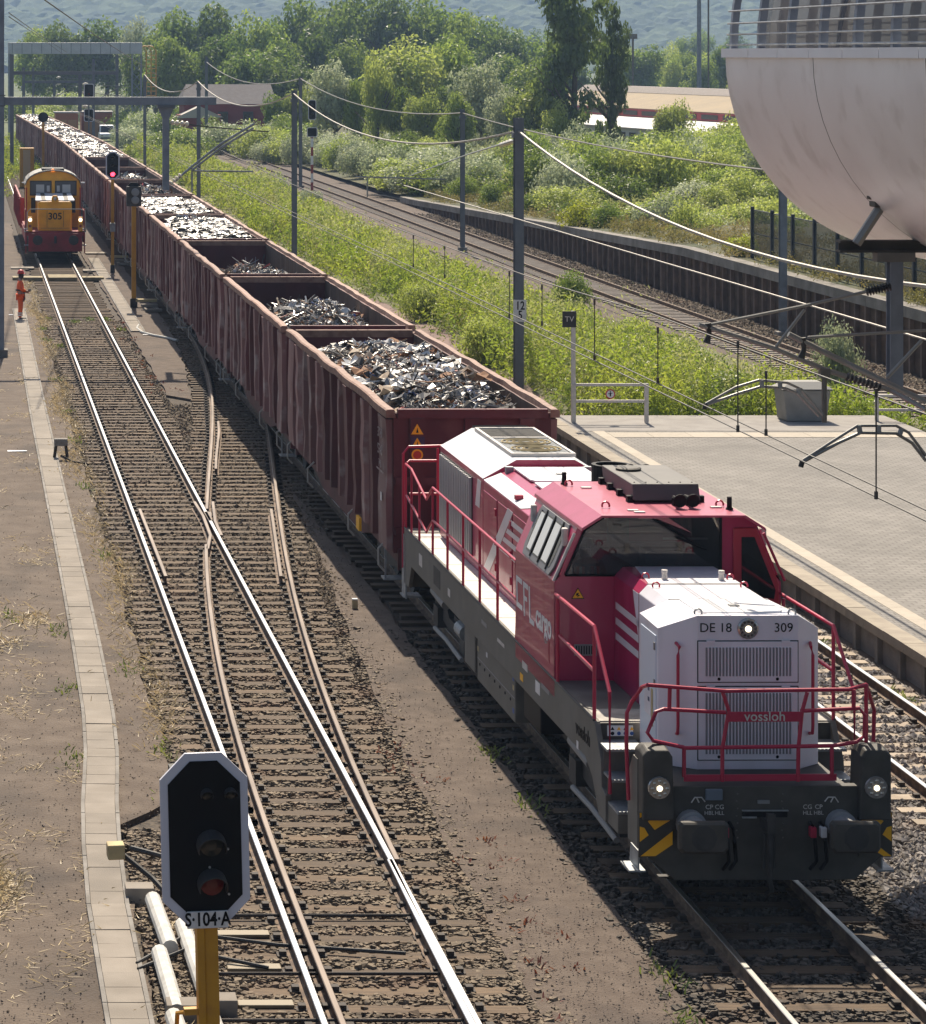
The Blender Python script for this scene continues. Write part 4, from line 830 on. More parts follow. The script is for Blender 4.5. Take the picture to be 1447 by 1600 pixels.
# ------------------------------------------------------------------ scrap wagons
WH, WL, WT, WB = 1.45, 14.5, 3.62, 1.12      # half width, body length, rim height, floor height
def wobble(): return random.uniform(-.018, .018)
def wagon(loc, label):
    w = thing('scrap_wagon', label, 'freight wagon', loc, 0, 'open scrap wagons of the train')
    def p(mb, name, m, par=None, **k): return mb.build(name, m, par or w, world=False, **k)
    for s in (-1, 1):
        mb = MB(); ys = np.linspace(0, WL, 25); dz = [random.uniform(-.02, .02) for _ in ys]
        def ring(y, d): return [(s * (WH - .02 + d), y, WB - .08), (s * (WH - .02 + d * 2), y, 2.4), (s * (WH - .02 + d), y, WT - .1), (s * (WH - .08 + d), y, WT - .1), (s * (WH - .08 + d * 2), y, 2.4), (s * (WH - .08 + d), y, WB - .08)]
        mb.loft([ring(y, random.uniform(-.02, .015)) for y in ys], mlist=[0, 0, 0, 1, 1, 0]); p(mb, 'side_wall', [M_wag, M_inner])
        rm = MB(); prev = None; rings = []
        for y in np.linspace(-.06, WL + .06, 21):
            a, c = wobble(), wobble() * .9; x0, x1 = s * (WH + .125 + a), s * (WH - .05 + a); z1 = WT + c
            rings.append([(x0, y, z1 - .15), (x0, y, z1 - .02), (x0 - s * .03, y, z1), (x1 + s * .02, y, z1), (x1, y, z1 - .15)])
        rm.loft(rings); p(rm, 'top_rim', M_rim)
        # stakes along the side: bulging, dented ribs
        n = 11
        for k in range(n):
            y0 = 1.75 + k * (WL - 3.5) / (n - 1) - .28; wdt = random.choice((.42, .5, .56, .6)); rb = MB(); rings = []
            for t in np.linspace(0, 1, 6):
                z = WB - .02 + t * (WT - .16 - WB); dn = .12 * (1 - .25 * (1 - t)) + random.uniform(-.025, .02); e = random.uniform(-.03, .03) + .08 * (1 - t)
                rings.append([(s * (WH - .02), y0 + e, z), (s * (WH + dn), y0 + .07 + e, z), (s * (WH + dn), y0 + wdt - .07 - e * .3, z), (s * (WH - .02), y0 + wdt - e * .3, z)])
            rb.loft(rings); p(rb, 'rib', M_wagrib if random.random() < .72 else M_wag)
        for y0 in (.02, WL - 1.0):                # corner plates
            cp_ = MB(); rings = []
            for t in np.linspace(0, 1, 6):
                z = WB - .06 + t * (WT - .14 - WB); d = .09 + random.uniform(-.02, .02); rings.append([(s * (WH - .02), y0, z), (s * (WH + d), y0 + .02, z), (s * (WH + d), y0 + .95, z), (s * (WH - .02), y0 + .98, z)])
            cp_.loft(rings); p(cp_, 'corner_plate', M_wagrib)
        for y in (.5, 4.3, 10.4, WL - .5): p(MB().tube([(s * (WH + .02), y, 1.15), (s * (WH + .16), y, 1.02), (s * (WH + .16), y, .72), (s * (WH + .05), y + .02, .6), (s * (WH + .05), y + .4, .6)], .022, 5), 'handle', mat('handle_grey', (.42, .40, .36), .6))
        fr_ = MB()
        fr_.prism([(s * 1.2, .0, WB), (s * 1.2, WL, WB), (s * 1.2, WL, .82), (s * 1.2, WL - 3.3, .82), (s * 1.2, WL - 4.5, .62), (s * 1.2, 4.5, .62), (s * 1.2, 3.3, .82), (s * 1.2, .0, .82)], (s * .12, 0, 0)); p(fr_, 'underframe', M_wag)
        st = MB(); st.box(min(s * 1.2, s * 1.55), max(s * 1.2, s * 1.55), .25, .6, .48, .51); st.box(min(s * 1.5, s * 1.53), max(s * 1.5, s * 1.53), .28, .32, .5, 1.1); p(st, 'step', M_steel)
    for y, d in ((0, -1), (WL, 1)):
        e = MB(); e.box(-WH + .03, WH - .03, y - .03, y + .03, WB - .1, WT - .08); p(e, 'end_wall', M_wag)
        rm = MB(); rm.box(-WH + .1, WH - .1, y - .07 + d * .03, y + .07 + d * .03, WT - .17, WT - .005); p(rm, 'end_rim', M_wag if d < 0 else M_rim)
        for x in (-1.0, -.02, .98):
            r_ = MB(); a, c = sorted((y + d * .02, y + d * .12)); r_.box(x - .13, x + .13, a, c, WB - .1, WT - .17); p(r_, 'end_rib', M_wag)
        for z in (1.35, 2.25):
            r_ = MB(); a, c = sorted((y + d * .03, y + d * .10)); r_.box(-WH + .06, WH - .06, a, c, z, z + .14); p(r_, 'end_rib', M_wag)
        h = MB(); a, c = sorted((y, y + d * .1)); h.box(-1.35, 1.35, a, c, .72, 1.1); p(h, 'headstock', M_wag)
        for s in (-1, 1):
            b_ = MB(); q = [(.1, .0), (.1, .3), (.16, .3), (.16, .52), (.24, .52), (.24, .58), (0, .6)]; b_.lathe((s * .875, y, 1.0), [(r, d * v) for r, v in q], 'y', 12); p(b_, 'buffer', M_black2)
    p(MB().box(-1.38, 1.38, .02, WL - .02, WB - .05, WB), 'floor', M_inner)
    for vc in (2.6, WL - 2.6):
        bg = MB()
        for s in (-1, 1): bg.prism([(s * .98, vc - 1.2, .5), (s * .98, vc - 1.2, .7), (s * .98, vc, .75), (s * .98, vc + 1.2, .7), (s * .98, vc + 1.2, .5), (s * .98, vc, .35)], (s * .14, 0, 0))
        bg.box(-1.05, 1.05, vc - .2, vc + .2, .45, .68); bo = p(bg, 'bogie', M_black2)
        for q in (-.9, .9):
            wm = MB()
            for s in (-1, 1): wm.lathe((s * .75, vc + q, .46), [(0, -.04), (.4, -.03), (.48, -.06), (.48, -.03), (.46, -.02), (.46, .06), (.36, .03), (0, .05)], 'x', 16)
            p(wm, 'wheelset', M_black2, bo)
    return w
WY = [50.75 + 15.62 * k for k in range(16)]
wl_txt = ['nearest open scrap wagon, right behind the red locomotive, with yellow warning signs on its end', 'second scrap wagon behind the locomotive, its grey scrap lying well below the rim',
    'third scrap wagon behind the locomotive, mostly empty with a low heap at its near end', 'fourth scrap wagon behind the locomotive, filled level with pale crushed metal', 'fifth scrap wagon, level with pale scrap, just behind the other pale level one',
    'sixth scrap wagon, crossed by the foot of the hanging portal post', 'seventh scrap wagon, beside the red signal light, with low scrap between rusty rims', 'eighth scrap wagon, half empty, just beyond the red signal',
    'ninth scrap wagon with pale level load, behind the cab roof of the yellow shunter', 'tenth scrap wagon with pale load, to the right of the yellow cabinet', 'eleventh scrap wagon, below the white van', 'twelfth scrap wagon, beside the orange shed',
    'thirteenth scrap wagon, left of the orange shed', 'fourteenth scrap wagon, under the far portal beams', 'fifteenth scrap wagon, last but one of the train in view', 'farthest scrap wagon of the train, at the far left']
def wang(Y): return math.atan2(cx_train(Y + 14) - cx_train(Y), 14)
w0 = wagon((cx_train(WY[0] + 7), WY[0], 0), wl_txt[0]); w0.rotation_euler.z = -wang(WY[0])
w1 = wagon((0, 0, 0), 'x')
wagons = [w0]
for k in range(1, 16):
    x = cx_train(WY[k])
    if k == 1: w1.location = (x, WY[k], 0); w1.rotation_euler.z = -wang(WY[k]); w1['label'] = wl_txt[k]; wagons.append(w1); continue
    src = (w0, w1)[k % 2]; wagons.append(dup(src, (x, WY[k], 0), wl_txt[k], rz=-wang(WY[k])))
w0.location.x = 9.2
# signs and chalk marks of the nearest wagon
def tri2(x, z, h, par):
    a = h * .58; y = -.124
    MB().prism([(x - a, y, z), (x + a, y, z), (x, y, z + h)], (0, -.004, 0)).build('warning_triangle', M_hazard, par, world=False)
    MB().prism([(x - a * .2, y - .004, z + h * .15), (x + a * .2, y - .004, z + h * .15), (x + a * .05, y - .004, z + h * .65)], (0, -.002, 0)).build('warning_flash', M_black, par, world=False)
sg = MB().box(-1.13, -.875, -.1235, -.1205, 2.9, 3.13).build('sign_ground', mat('dark_violet', (.04, .03, .07), .6), w0, world=False)
tri2(-1.01, 3.17, .19, w0); tri2(-1.01, 2.93, .18, w0)
MB().lathe((-1.01, -.122, 2.80), [(.105, .0), (.105, -.004), (0, -.005)], 'y', 18).build('warning_disc', M_hazard, w0, world=False)
MB().lathe((-1.01, -.1275, 2.80), [(.075, .0), (.075, -.002), (0, -.003)], 'y', 14).build('warning_disc', mat('sign_red', (.5, .05, .02), .5), w0, world=False)
M_chalk = mat('faded_lettering', (.42, .38, .35), .8, col2=(.26, .16, .15), scale=14, mix=(.42, .58))
for k, (txt, z) in enumerate((('3180', 3.1), ('5345', 2.8), ('746', 2.55))):
    me = text_mesh(txt, .26 if k < 2 else .2, .003); me.materials.append(M_chalk); link('lettering', me, w0, (-WH - .128, .55, z), (R(90), 0, R(-90)))
MB().box(-WH - .13, -WH - .125, .1, .95, 2.42, 2.45).build('marking', M_chalk, w0, world=False)
MB().box(-WH - .13, -WH - .125, .35, .5, 1.9, 2.05).build('marking', M_white, w0, world=False)
MB().box(-WH - .10, -WH - .05, 3.3, 3.7, .85, 1.1).build('marking', M_hazard, w0, world=False)

# ------------------------------------------------------------------ scrap loads
def scrap(k, y0, y1, top, n, size, flat=False, seed=0, pale=False, big=0):
    rg = np.random.default_rng(100 + seed + k); w = wagons[k]; base = w.location
    nx, ny = 11, max(8, int((y1 - y0) / .5)); V = []; Fc = []
    def H(x, y):
        u = (y - y0) / (y1 - y0); e = (1 - abs(x / 1.36) ** 4) * (1 - abs(2 * u - 1) ** 5)
        return 1.2 + (top - 1.2) * (.72 + .28 * e if flat else (.25 + .75 * e)) + .07 * math.sin(3.1 * x + k) * math.sin(1.7 * y + k * 2)
    for jx in range(ny + 1):
        for i in range(nx + 1):
            x = -1.36 + 2.72 * i / nx; y = y0 + (y1 - y0) * jx / ny; V.append((x, y, H(x, y) + rg.uniform(-.09, .05)))
    for jx in range(ny):
        for i in range(nx): a = jx * (nx + 1) + i; Fc.append((a, a + 1, a + nx + 2, a + nx + 1))
    mi = [0] * len(Fc); V = list(V)
    pr = [.15, .24, .24, .13, .015, .015, .07, .045, .095]
    if pale: pr = [.16, .42, .07, .05, .006, .004, .09, .05, .15]
    for q in range(n):
        x = rg.uniform(-1.3, 1.3); y = rg.uniform(y0 + .05, y1 - .05); z = H(x, y) + rg.uniform(-.05, .10); s = size * min(rg.lognormal(0, .42), 2.6); m = int(rg.choice(9, p=pr)) + 1
        a = rg.uniform(0, 2 * math.pi); ti = rg.normal(0, .28 if flat else .42); t2 = rg.normal(0, .25 if flat else .35)
        Rm = np.array((Matrix.Rotation(a, 3, 'Z') @ Matrix.Rotation(ti, 3, 'X') @ Matrix.Rotation(t2, 3, 'Y')))
        kind = rg.random(); i0 = len(V)
        if kind < .40:                            # bent or crumpled plate: grid of 3 x 2 faces
            L, Wd = s * rg.uniform(.7, 1.5), s * rg.uniform(.4, 1.0); gx, gy = 4, 3
            for jy in range(gy + 1):
                for ix in range(gx + 1):
                    p = np.array(((ix / gx - .5) * L * (1 + rg.normal(0, .16)) + rg.normal(0, .07 * s), (jy / gy - .5) * Wd * (1 + rg.normal(0, .2)) + rg.normal(0, .07 * s), rg.normal(0, .19 * s) + .25 * s * ((ix / gx - .5) ** 2) * rg.normal(0, 2)))
                    V.append(tuple(Rm @ p + (x, y, z)))
            for jy in range(gy):
                for ix in range(gx): b_ = i0 + jy * (gx + 1) + ix; Fc.append((b_, b_ + 1, b_ + gx + 2, b_ + gx + 1)); mi.append(m)
        elif kind < .965:                           # bent bar or pipe, four-sided
            L = min(s * rg.uniform(1.4, 4.2), .85); r = s * rg.uniform(.02, .075); pts = [np.array((t * L - L / 2, rg.normal(0, .12 * L) * (t != .5), rg.normal(0, .08 * L))) for t in (0, .5, 1)]
            for p in pts:
                for c, d in ((-r, -r), (r, -r), (r, r), (-r, r)): V.append(tuple(Rm @ (p + (0, c, d)) + (x, y, z)))
            for sg_ in (0, 4):
                for c in range(4): Fc.append((i0 + sg_ + c, i0 + sg_ + (c + 1) % 4, i0 + sg_ + 4 + (c + 1) % 4, i0 + sg_ + 4 + c)); mi.append(m)
            Fc.append((i0, i0 + 1, i0 + 2, i0 + 3)); Fc.append((i0 + 8, i0 + 9, i0 + 10, i0 + 11)); mi += [m, m]
        else:                                     # crushed box
            h = s * .5
            for zz in (-h * .6, h * .6):
                for c, d in ((-h, -h), (h, -h), (h, h), (-h, h)): V.append(tuple(Rm @ np.array((c * rg.uniform(.6, 1.2), d * rg.uniform(.6, 1.3), zz * rg.uniform(.5, 1.3))) + (x, y, z)))
            for f in ((0, 1, 2, 3), (4, 5, 6, 7), (0, 1, 5, 4), (1, 2, 6, 5), (2, 3, 7, 6), (3, 0, 4, 7)): Fc.append(tuple(i0 + c for c in f)); mi.append(m)
    for q in range(big):                          # larger crumpled sheets lying on the heap
        x = rg.uniform(-1.15, 1.15); y = rg.uniform(y0 + .3, y1 - .4); s = rg.uniform(.28, .6); m = int(rg.choice((1, 2, 2, 2, 9, 2, 1, 2) if pale else (1, 8, 8, 2, 7, 3, 4, 9, 2))); z = H(x, y) + .09; i0 = len(V); a = rg.uniform(0, 6.28); gx, gy = 6, 4; ph = rg.uniform(0, 6, 3)
        for jy in range(gy + 1):
            for ix in range(gx + 1):
                lx, ly = (ix / gx - .5) * s * 1.7 + rg.normal(0, .03), (jy / gy - .5) * s + rg.normal(0, .03); V.append((x + lx * math.cos(a) - ly * math.sin(a), y + lx * math.sin(a) + ly * math.cos(a), z + (.5 if pale else 1) * (.06 * math.sin(7 * lx / s + ph[0]) + .05 * math.sin(9 * ly / s + ph[1]) + rg.normal(0, .025))))
        for jy in range(gy):
            for ix in range(gx): b_ = i0 + jy * (gx + 1) + ix; Fc.append((b_, b_ + 1, b_ + gx + 2, b_ + gx + 1)); mi.append(m)
    # bars and plates keep inside the body
    Va = np.array(V); Va[:, 0] = np.clip(Va[:, 0], -1.36, 1.36); Va[:, 1] = np.clip(Va[:, 1], .05, WL - .05)
    ob = bigmesh('scrap_metal', Va, np.array(Fc), [M_mound] + M_scr, mi, kind='stuff'); ob.location = base; ob.rotation_euler.z = w.rotation_euler.z
scrap(0, .1, 13.6, 3.60, 14500, .095, True, big=75); scrap(1, .1, 10.6, 3.40, 8000, .115, big=22); scrap(2, .1, 9.0, 3.26, 4600, .12, big=8)
scrap(3, .1, 14.35, 3.58, 2600, .13, True, pale=True, big=420); scrap(4, .1, 14.35, 3.56, 2400, .13, True, pale=True, big=420); scrap(5, .1, 13, 3.40, 2600, .19); scrap(6, .1, 12, 3.3, 2400, .19)
scrap(7, .1, 9, 2.9, 900, .25)
for k in range(8, 16): scrap(k, .1, 14.35, 3.56, 900, .2, True, pale=True, big=260)

# ------------------------------------------------------------------ yellow shunter and the low red wagon behind it
SX, SY = 4.545, 136.0
sh = thing('shunter_locomotive', 'small yellow and red shunting locomotive numbered 305 on the left track', 'locomotive', (SX, SY, 0))
def p(mb, name, m, par=None, **k): return mb.build(name, m, par or sh, world=False, **k)
p(MB().box(-1.3, 1.3, .45, .6, .45, 1.32), 'buffer_beam', M_shr, bevel=.01); p(MB().box(-1.42, 1.42, .55, 9.0, 1.2, 1.42), 'deck', M_shr)
for s in (-1, 1):
    b_ = MB(); b_.lathe((s * .87, .5, 1.02), [(.12, 0), (.12, -.4), (.24, -.4), (.24, -.48), (0, -.5)], 'y', 14); p(b_, 'buffer', M_black2)
    pl_ = p(MB().box(s * 1.22 - .11, s * 1.22 + .11, .5, .62, 1.42, 2.12), 'lamp_post', M_shy, bevel=.02)
    p(MB().lathe((s * 1.22, .495, 1.98), [(.09, 0), (.08, -.02), (0, -.03)], 'y', 14), 'headlight', M_lampglow, pl_); p(MB().lathe((s * 1.22, .495, 1.68), [(.07, 0), (.06, -.02), (0, -.025)], 'y', 12), 'tail_light', M_shr, pl_)
    for z in (1.38, 1.5, .72): a, c = sorted((s * 1.25, s * 1.5)); p(MB().box(a, c, .55, .9, z, z + .05), 'step', M_steel)
    p(MB().prism([(s * 1.4, .6, .35), (s * 1.4, .72, .35), (s * 1.4, .72, 2.5), (s * 1.4, .6, 2.5)], (s * .05, 0, 0)), 'step_post', M_shr)
    p(MB().box(min(s * 1.36, s * 1.45), max(s * 1.36, s * 1.45), .95, 8.9, .85, 1.3), 'side_skirt', M_shr)
p(MB().box(-.06, .06, .3, .46, .85, 1.2), 'coupling_hook', M_black2)
hd = MB(); rr = [(-.82, 1.42), (-.82, 2.75), (-.74, 2.85), (.74, 2.85), (.82, 2.75), (.82, 1.42)]; hd.loft([[(a, .85, z) for a, z in rr], [(a, 3.6, z + (.0)) for a, z in rr]]); hood = p(hd, 'hood', M_shy, bevel=.03)
hm = MB(); hm.prism([(-.95, .95, 2.86), (.95, .95, 2.86), (.86, 3.5, 3.08), (-.86, 3.5, 3.08)], (0, 0, .05)); top = p(hm, 'hood_top', M_white, hood)
for x in (-.55, .55): p(MB().prism([(x - .11, .95, 2.913), (x + .11, .95, 2.913), (x + .1, 3.5, 3.133), (x - .1, 3.5, 3.133)], (0, 0, .004)), 'hood_stripe', M_dgrey, top)
tl_ = MB(); tl_.loft([[(-.17, .8, 2.8), (.17, .8, 2.8), (.17, .8, 3.0), (.1, .8, 3.13), (-.1, .8, 3.13), (-.17, .8, 3.0)], [(-.17, 1.1, 2.8), (.17, 1.1, 2.8), (.17, 1.1, 3.0), (.1, 1.1, 3.13), (-.1, 1.1, 3.13), (-.17, 1.1, 3.0)]]); tb = p(tl_, 'top_lamp', M_shy)
p(MB().lathe((0, .79, 2.98), [(.09, 0), (.08, -.02), (0, -.03)], 'y', 14), 'lamp_lens', M_lens, tb)
for a, c in ((-.40, -.385), (.40, .415)): p(MB().box(a, c, .84, .85, 1.6, 2.4), 'door_gap', M_dgrey, hood)
p(MB().box(-.7, .7, .84, .85, 1.55, 1.565), 'door_gap', M_dgrey, hood)
lettering('305', .46, M_black, hood, (0, .843, 2.12), thick=.008)
# cab with arched roof
def arch(y, k=1.0, z0=1.42):
    pts = [(-1.36 * k, y, z0), (-1.36 * k, y, 3.5)] + [(-1.36 * k * math.cos(t), y, 3.5 + .72 * k * math.sin(t)) for t in np.linspace(.35, math.pi - .35, 11)] + [(1.36 * k, y, 3.5), (1.36 * k, y, z0)]
    return pts
cb = p(MB().loft([arch(3.6), arch(6.4)]), 'cab', M_shy, bevel=.02)
rf_ = MB(); o = [q for q in arch(3.4, 1.03)[1:-1]]; i_ = [(a, y, z + .05) for a, y, z in o]; rf_.loft([o + i_[::-1], [(a, 6.6, z) for a, y, z in o] + [(a, 6.6, z) for a, y, z in i_[::-1]]]); p(rf_, 'cab_roof', mat('roof_grey', (.3, .29, .27), .7, col2=(.4, .38, .34), scale=4))
p(MB().box(-.55, .55, 3.7, 5.2, 4.18, 4.34), 'roof_box', M_black2, bevel=.02); p(MB().lathe((-.02, 3.62, 4.2), [(.1, 0), (.09, .08), (.05, .13), (0, .14)], 'z', 12), 'beacon', M_amber)
for s in (-1, 1):
    a, c = sorted((s * .12, s * 1.12)); wfr = p(MB().box(a - .04, c + .04, 3.57, 3.6, 3.0, 3.74), 'window_frame', M_dgrey, cb, bevel=.02); p(MB().box(a + .02, c - .02, 3.55, 3.575, 3.06, 3.68), 'window_pane', mat('shunter_pane', (.10, .11, .12), .15), wfr)
    for a0, b0, z0, z1 in ((.18, .32, 3.2, 3.5), (.45, .85, 3.15, 3.55)): a, c = sorted((s * a0, s * b0)); p(MB().box(a, c, 3.545, 3.551, z0, z1), 'window_reflection', mat('reflection_pale', (.5, .5, .48), .4), wfr)  # pale boxes paint reflections onto the cab panes
    a, c = sorted((s * .88, s * 1.1)); p(MB().box(a, c, 3.57, 3.6, 2.15, 2.9), 'lower_window', M_dgrey, cb, bevel=.06)
    a, c = sorted((s * 1.3, s * 1.365)); p(MB().box(a, c, 3.58, 3.72, 1.6, 3.4), 'corner_stripe', mat('shunter_orange_red', (.5, .06, .02), .5), cb)
    a, c = sorted((s * 1.34, s * 1.56)); p(MB().box(a, c, 3.5, 3.7, 3.62, 3.67), 'rain_gutter', M_white, cb)
p(MB().tube([(-1.36, .58, 1.5), (-1.36, .58, 2.35), (-1.22, .55, 2.5), (1.22, .55, 2.5), (1.45, .58, 2.42), (1.47, .6, 1.4)], .025, 6), 'front_handrail', mat('pale_rail', (.55, .52, .44), .5))
for s in (-1, 1): p(MB().tube([(s * 1.42, .7, 2.4), (s * 1.42, 3.5, 2.4), (s * 1.42, 3.5, 3.4)], .022, 5).tube([(s * 1.42, 2.0, 1.4), (s * 1.42, 2.0, 2.4)], .02, 5).tube([(s * 1.42, .7, 1.4), (s * 1.42, .7, 2.4)], .02, 5), 'side_handrail', M_shr)
p(MB().loft([[(a, 6.4, z) for a, z in rr], [(a, 8.8, z) for a, z in rr]]), 'rear_hood', M_shy)
for y in (2.2, 7.2):
    wm = MB()
    for s in (-1, 1): wm.lathe((s * .79, y, .5), [(0, -.04), (.44, -.03), (.52, -.06), (.5, .06), (0, .05)], 'x', 16)
    p(wm, 'wheelset', M_black2)
p(MB().box(-1.1, 1.1, .7, 8.8, .35, 1.2), 'underframe', M_black2)
lw = thing('flat_wagon', 'low red stake wagon coupled behind the yellow shunter', 'freight wagon', (SX - .1, SY + 10.3, 0))
p(MB().box(-1.4, 1.4, 0, 14, 1.0, 1.25), 'deck', M_shr, lw)
for s in (-1, 1):
    for y in np.arange(.3, 14, 1.7): a, c = sorted((s * 1.4, s * 1.48)); p(MB().box(a, c, y, y + .12, 1.1, 2.5), 'stake', M_shr, lw)
    a, c = sorted((s * 1.34, s * 1.42))
    for z in (1.35, 1.8, 2.25): p(MB().box(a, c, .1, 13.9, z, z + .34), 'side_board', M_shr, lw)
p(MB().box(-1.4, 1.4, 0, .08, 1.25, 2.55), 'end_board', M_shr, lw)
for y in (2.5, 11.5):
    wm = MB()
    for s in (-1, 1): wm.lathe((s * .79, y, .46), [(0, -.04), (.42, -.03), (.48, -.06), (.46, .06), (0, .05)], 'x', 14)
    p(wm, 'wheelset', M_black2, lw)

# ------------------------------------------------------------------ signals
def octa(w, h, c): return [(-w + c, -h), (w - c, -h), (w, -h + c), (w, h - c), (w - c, h), (-w + c, h), (-w, h - c), (-w, -h + c)]
def signal_head(sg_, z, w, h, c, b, lamps, depth=.22, lit=None):
    o = octa(w, h, c); i_ = octa(w - b, h - b, c - b * .4)
    bk = MB(); bk.prism([(a, 0, z + e) for a, e in o], (0, .03, 0)); bd = bk.build('signal_board', mat('signal_border', (.62, .62, .68), .5), sg_, world=False)
    MB().prism([(a, -.003, z + e) for a, e in i_], (0, -.004, 0)).build('black_face', M_black, bd, world=False)
    MB().box(-w * .72, w * .72, .03, .03 + depth, z - h * .8, z + h * .8).build('lamp_housing', M_black2, bd, world=False)
    for q, (x, zz, r, m) in enumerate(lamps):
        MB().lathe((x, -.006, z + zz), [(r * .95, 0), (r * .9, -.012), (r * .4, -.03), (0, -.032)], 'y', 16).build('lens', m, bd, world=False)
        hm = MB(); aa = np.linspace(-.35, math.pi + .35, 15)
        hm.loft([[(x + r * 1.15 * math.cos(a), -.005, z + zz + r * 1.15 * math.sin(a)) for a in aa] + [(x + r * 1.05 * math.cos(a), -.005, z + zz + r * 1.05 * math.sin(a)) for a in aa[::-1]],
                 [(x + r * 1.1 * math.cos(a), -.005 - r * (1.2 + .7 * math.sin(a)), z + zz + r * 1.1 * math.sin(a) - r * .15) for a in aa] + [(x + r * 1.02 * math.cos(a), -.005 - r * (1.2 + .7 * math.sin(a)), z + zz + r * 1.02 * math.sin(a) - r * .15) for a in aa[::-1]]])
        hm.build('lamp_hood', M_black2, bd, world=False, smooth=False)
    return bd
M_rlens = mat('unlit_red_lens', (.12, .008, .01), .15); M_wl = mat('unlit_lens', (.035, .035, .03), .12)
s1 = thing('railway_signal', 'unlit black light signal with white border and plate S 104 A, nearest the viewer', 'signal', (2.04, 22.5, -.15)); s1.rotation_euler = (0, R(-1.4), R(3))
signal_head(s1, 3.88, .352, .69, .205, .062, [(.02, .36, .045, M_wl), (.21, .36, .045, M_wl), (.045, -.04, .105, M_wl), (.045, -.35, .105, M_rlens)])
for x, z in ((-.0, 3.66), (.15, 3.8), (0, 3.3), (.15, 3.44)): MB().lathe((x + .03, -.01, z), [(.01, 0), (.008, -.012), (0, -.014)], 'y', 8).build('screw', M_lock, s1, world=False)
pl_ = MB().box(-.165, .165, -.05, -.03, 3.185, 3.32).build('name_plate', mat('plate_white', (.72, .71, .70), .45, col2=(.6, .58, .55), scale=20), s1, world=False, bevel=.004)
me = text_mesh('S·104·A', .15, .001, thick=.0035); me.materials.append(M_black); link('lettering', me, pl_, (0, -.052, 3.253), (R(90), 0, 0), (.78, 1, 1))
pm = MB(); pm.box(-.085, -.025, -.02, .13, 0, 3.2).box(-.025, .085, .0, .13, 0, 3.2); pm.build('post', M_yel, s1, world=False, bevel=.006)
MB().box(-.2, -.06, -.0, .06, 2.48, 2.53).build('bracket', M_yel, s1, world=False)
MB().tube([(-.22, .5, 2.0), (-.22, .3, 2.4), (-.08, .05, 2.5)], .02, 6).build('bracket', M_yel, s1, world=False)
br_ = MB(); br_.tube([(-.3, .1, 3.72), (-.55, .4, 3.72), (-.62, .5, 3.65), (-.4, .3, 3.5), (-.3, .1, 3.42)], .022, 6); br_.build('side_bracket', M_black2, s1, world=False); MB().box(-.74, -.6, .42, .56, 3.62, 3.74).build('cable_box', M_cream, s1, world=False, bevel=.01)
s2 = thing('railway_signal', 'light signal showing red, on a slim yellow post beside the scrap train', 'signal', (7.03, 131, -.15))
signal_head(s2, 4.98, .32, .64, .18, .055, [(0, -.40, .11, M_redglow), (0, .0, .09, M_wl), (0, .35, .09, M_wl)])
MB().box(-.07, .07, .02, .14, 0, 4.4).build('post', M_yel, s2, world=False); MB().box(-.12, .12, -.03, .2, 1.9, 2.3).build('relay_box', M_steel, s2, world=False); MB().box(-.1, .1, -.05, .2, 0, .35).build('base', M_black2, s2, world=False)
s3 = thing('railway_signal', 'grey dwarf signal with two round lamps on a bright yellow post', 'signal', (6.92, 113, -.15))
MB().box(-.3, .3, .0, .3, 4.05, 4.85).build('lamp_housing', M_dgrey, s3, world=False, bevel=.03); MB().prism([(a, .1, 4.62 + e) for a, e in octa(.28, .38, .15)], (0, .1, 0)).build('black_face', M_black, s3, world=False)
for z in (4.3, 4.62): MB().lathe((.05, 0, z), [(.16, 0), (.16, -.1), (.12, -.12), (0, -.12)], 'y', 14).build('lamp', M_grey, s3, world=False)
MB().box(-.09, .09, .08, .24, 0, 4.1).build('post', M_yel, s3, world=False); MB().box(-.14, .14, .0, .3, 0, .35).build('base', M_black2, s3, world=False)
s4 = thing('railway_signal', 'distant signal with round black head on a yellow post beyond the shunter', 'signal', (6.7, 231, -.15))
MB().lathe((0, 0, 5.0), [(.42, 0), (.42, -.06), (0, -.08)], 'y', 18).build('black_face', M_black, s4, world=False); MB().box(-.1, .1, 0, .15, 0, 4.7).build('post', M_yel, s4, world=False)
yc = thing('signal_cabinet', 'tall yellow and cream cabinet behind the yellow shunter', 'cabinet', (5.0, 215, -.15)); MB().box(-.55, .55, 0, 1.0, 0, 3.0).build('body', M_yel, yc, world=False, bevel=.03); MB().box(-.3, .25, -.03, 0, .3, 2.85).build('door', mat('tan_panel', (.5, .36, .2), .6), yc, world=False)
s5 = thing('railway_signal', 'far signal with two black heads on a red and white post', 'signal', (25.9, 208, -.1))
signal_head(s5, 6.0, .30, .75, .1, .05, [(0, -.3, .09, M_wl), (0, .0, .09, M_wl), (0, .35, .09, M_wl)]); signal_head(s5, 4.35, .38, .36, .08, .05, [])
for k in range(7): MB().box(-.09, .09, .05, .2, k * .65, k * .65 + .65).build('post_band', M_white if k % 2 else mat('post_red', (.3, .05, .04), .6), s5, world=False)
for k, (px, py, Y, lab) in enumerate(((139, 142, 238, 'small dark signal head above the second portal arm'), (139, 180, 239, 'lower dark signal head below the portal arm'))):
    q = wpt(px, py, Y); s6 = thing('railway_signal', lab, 'signal', (q.x, Y, q.z - 6)); signal_head(s6, 6.0, .42, .55 if k else .6, .1, .06, [(0, -.25, .09, M_rlens if k == 0 else M_wl)])
    MB().box(-.06, .06, .05, .15, -(q.z - 6), 5.8).build('post', M_mast, s6, world=False)
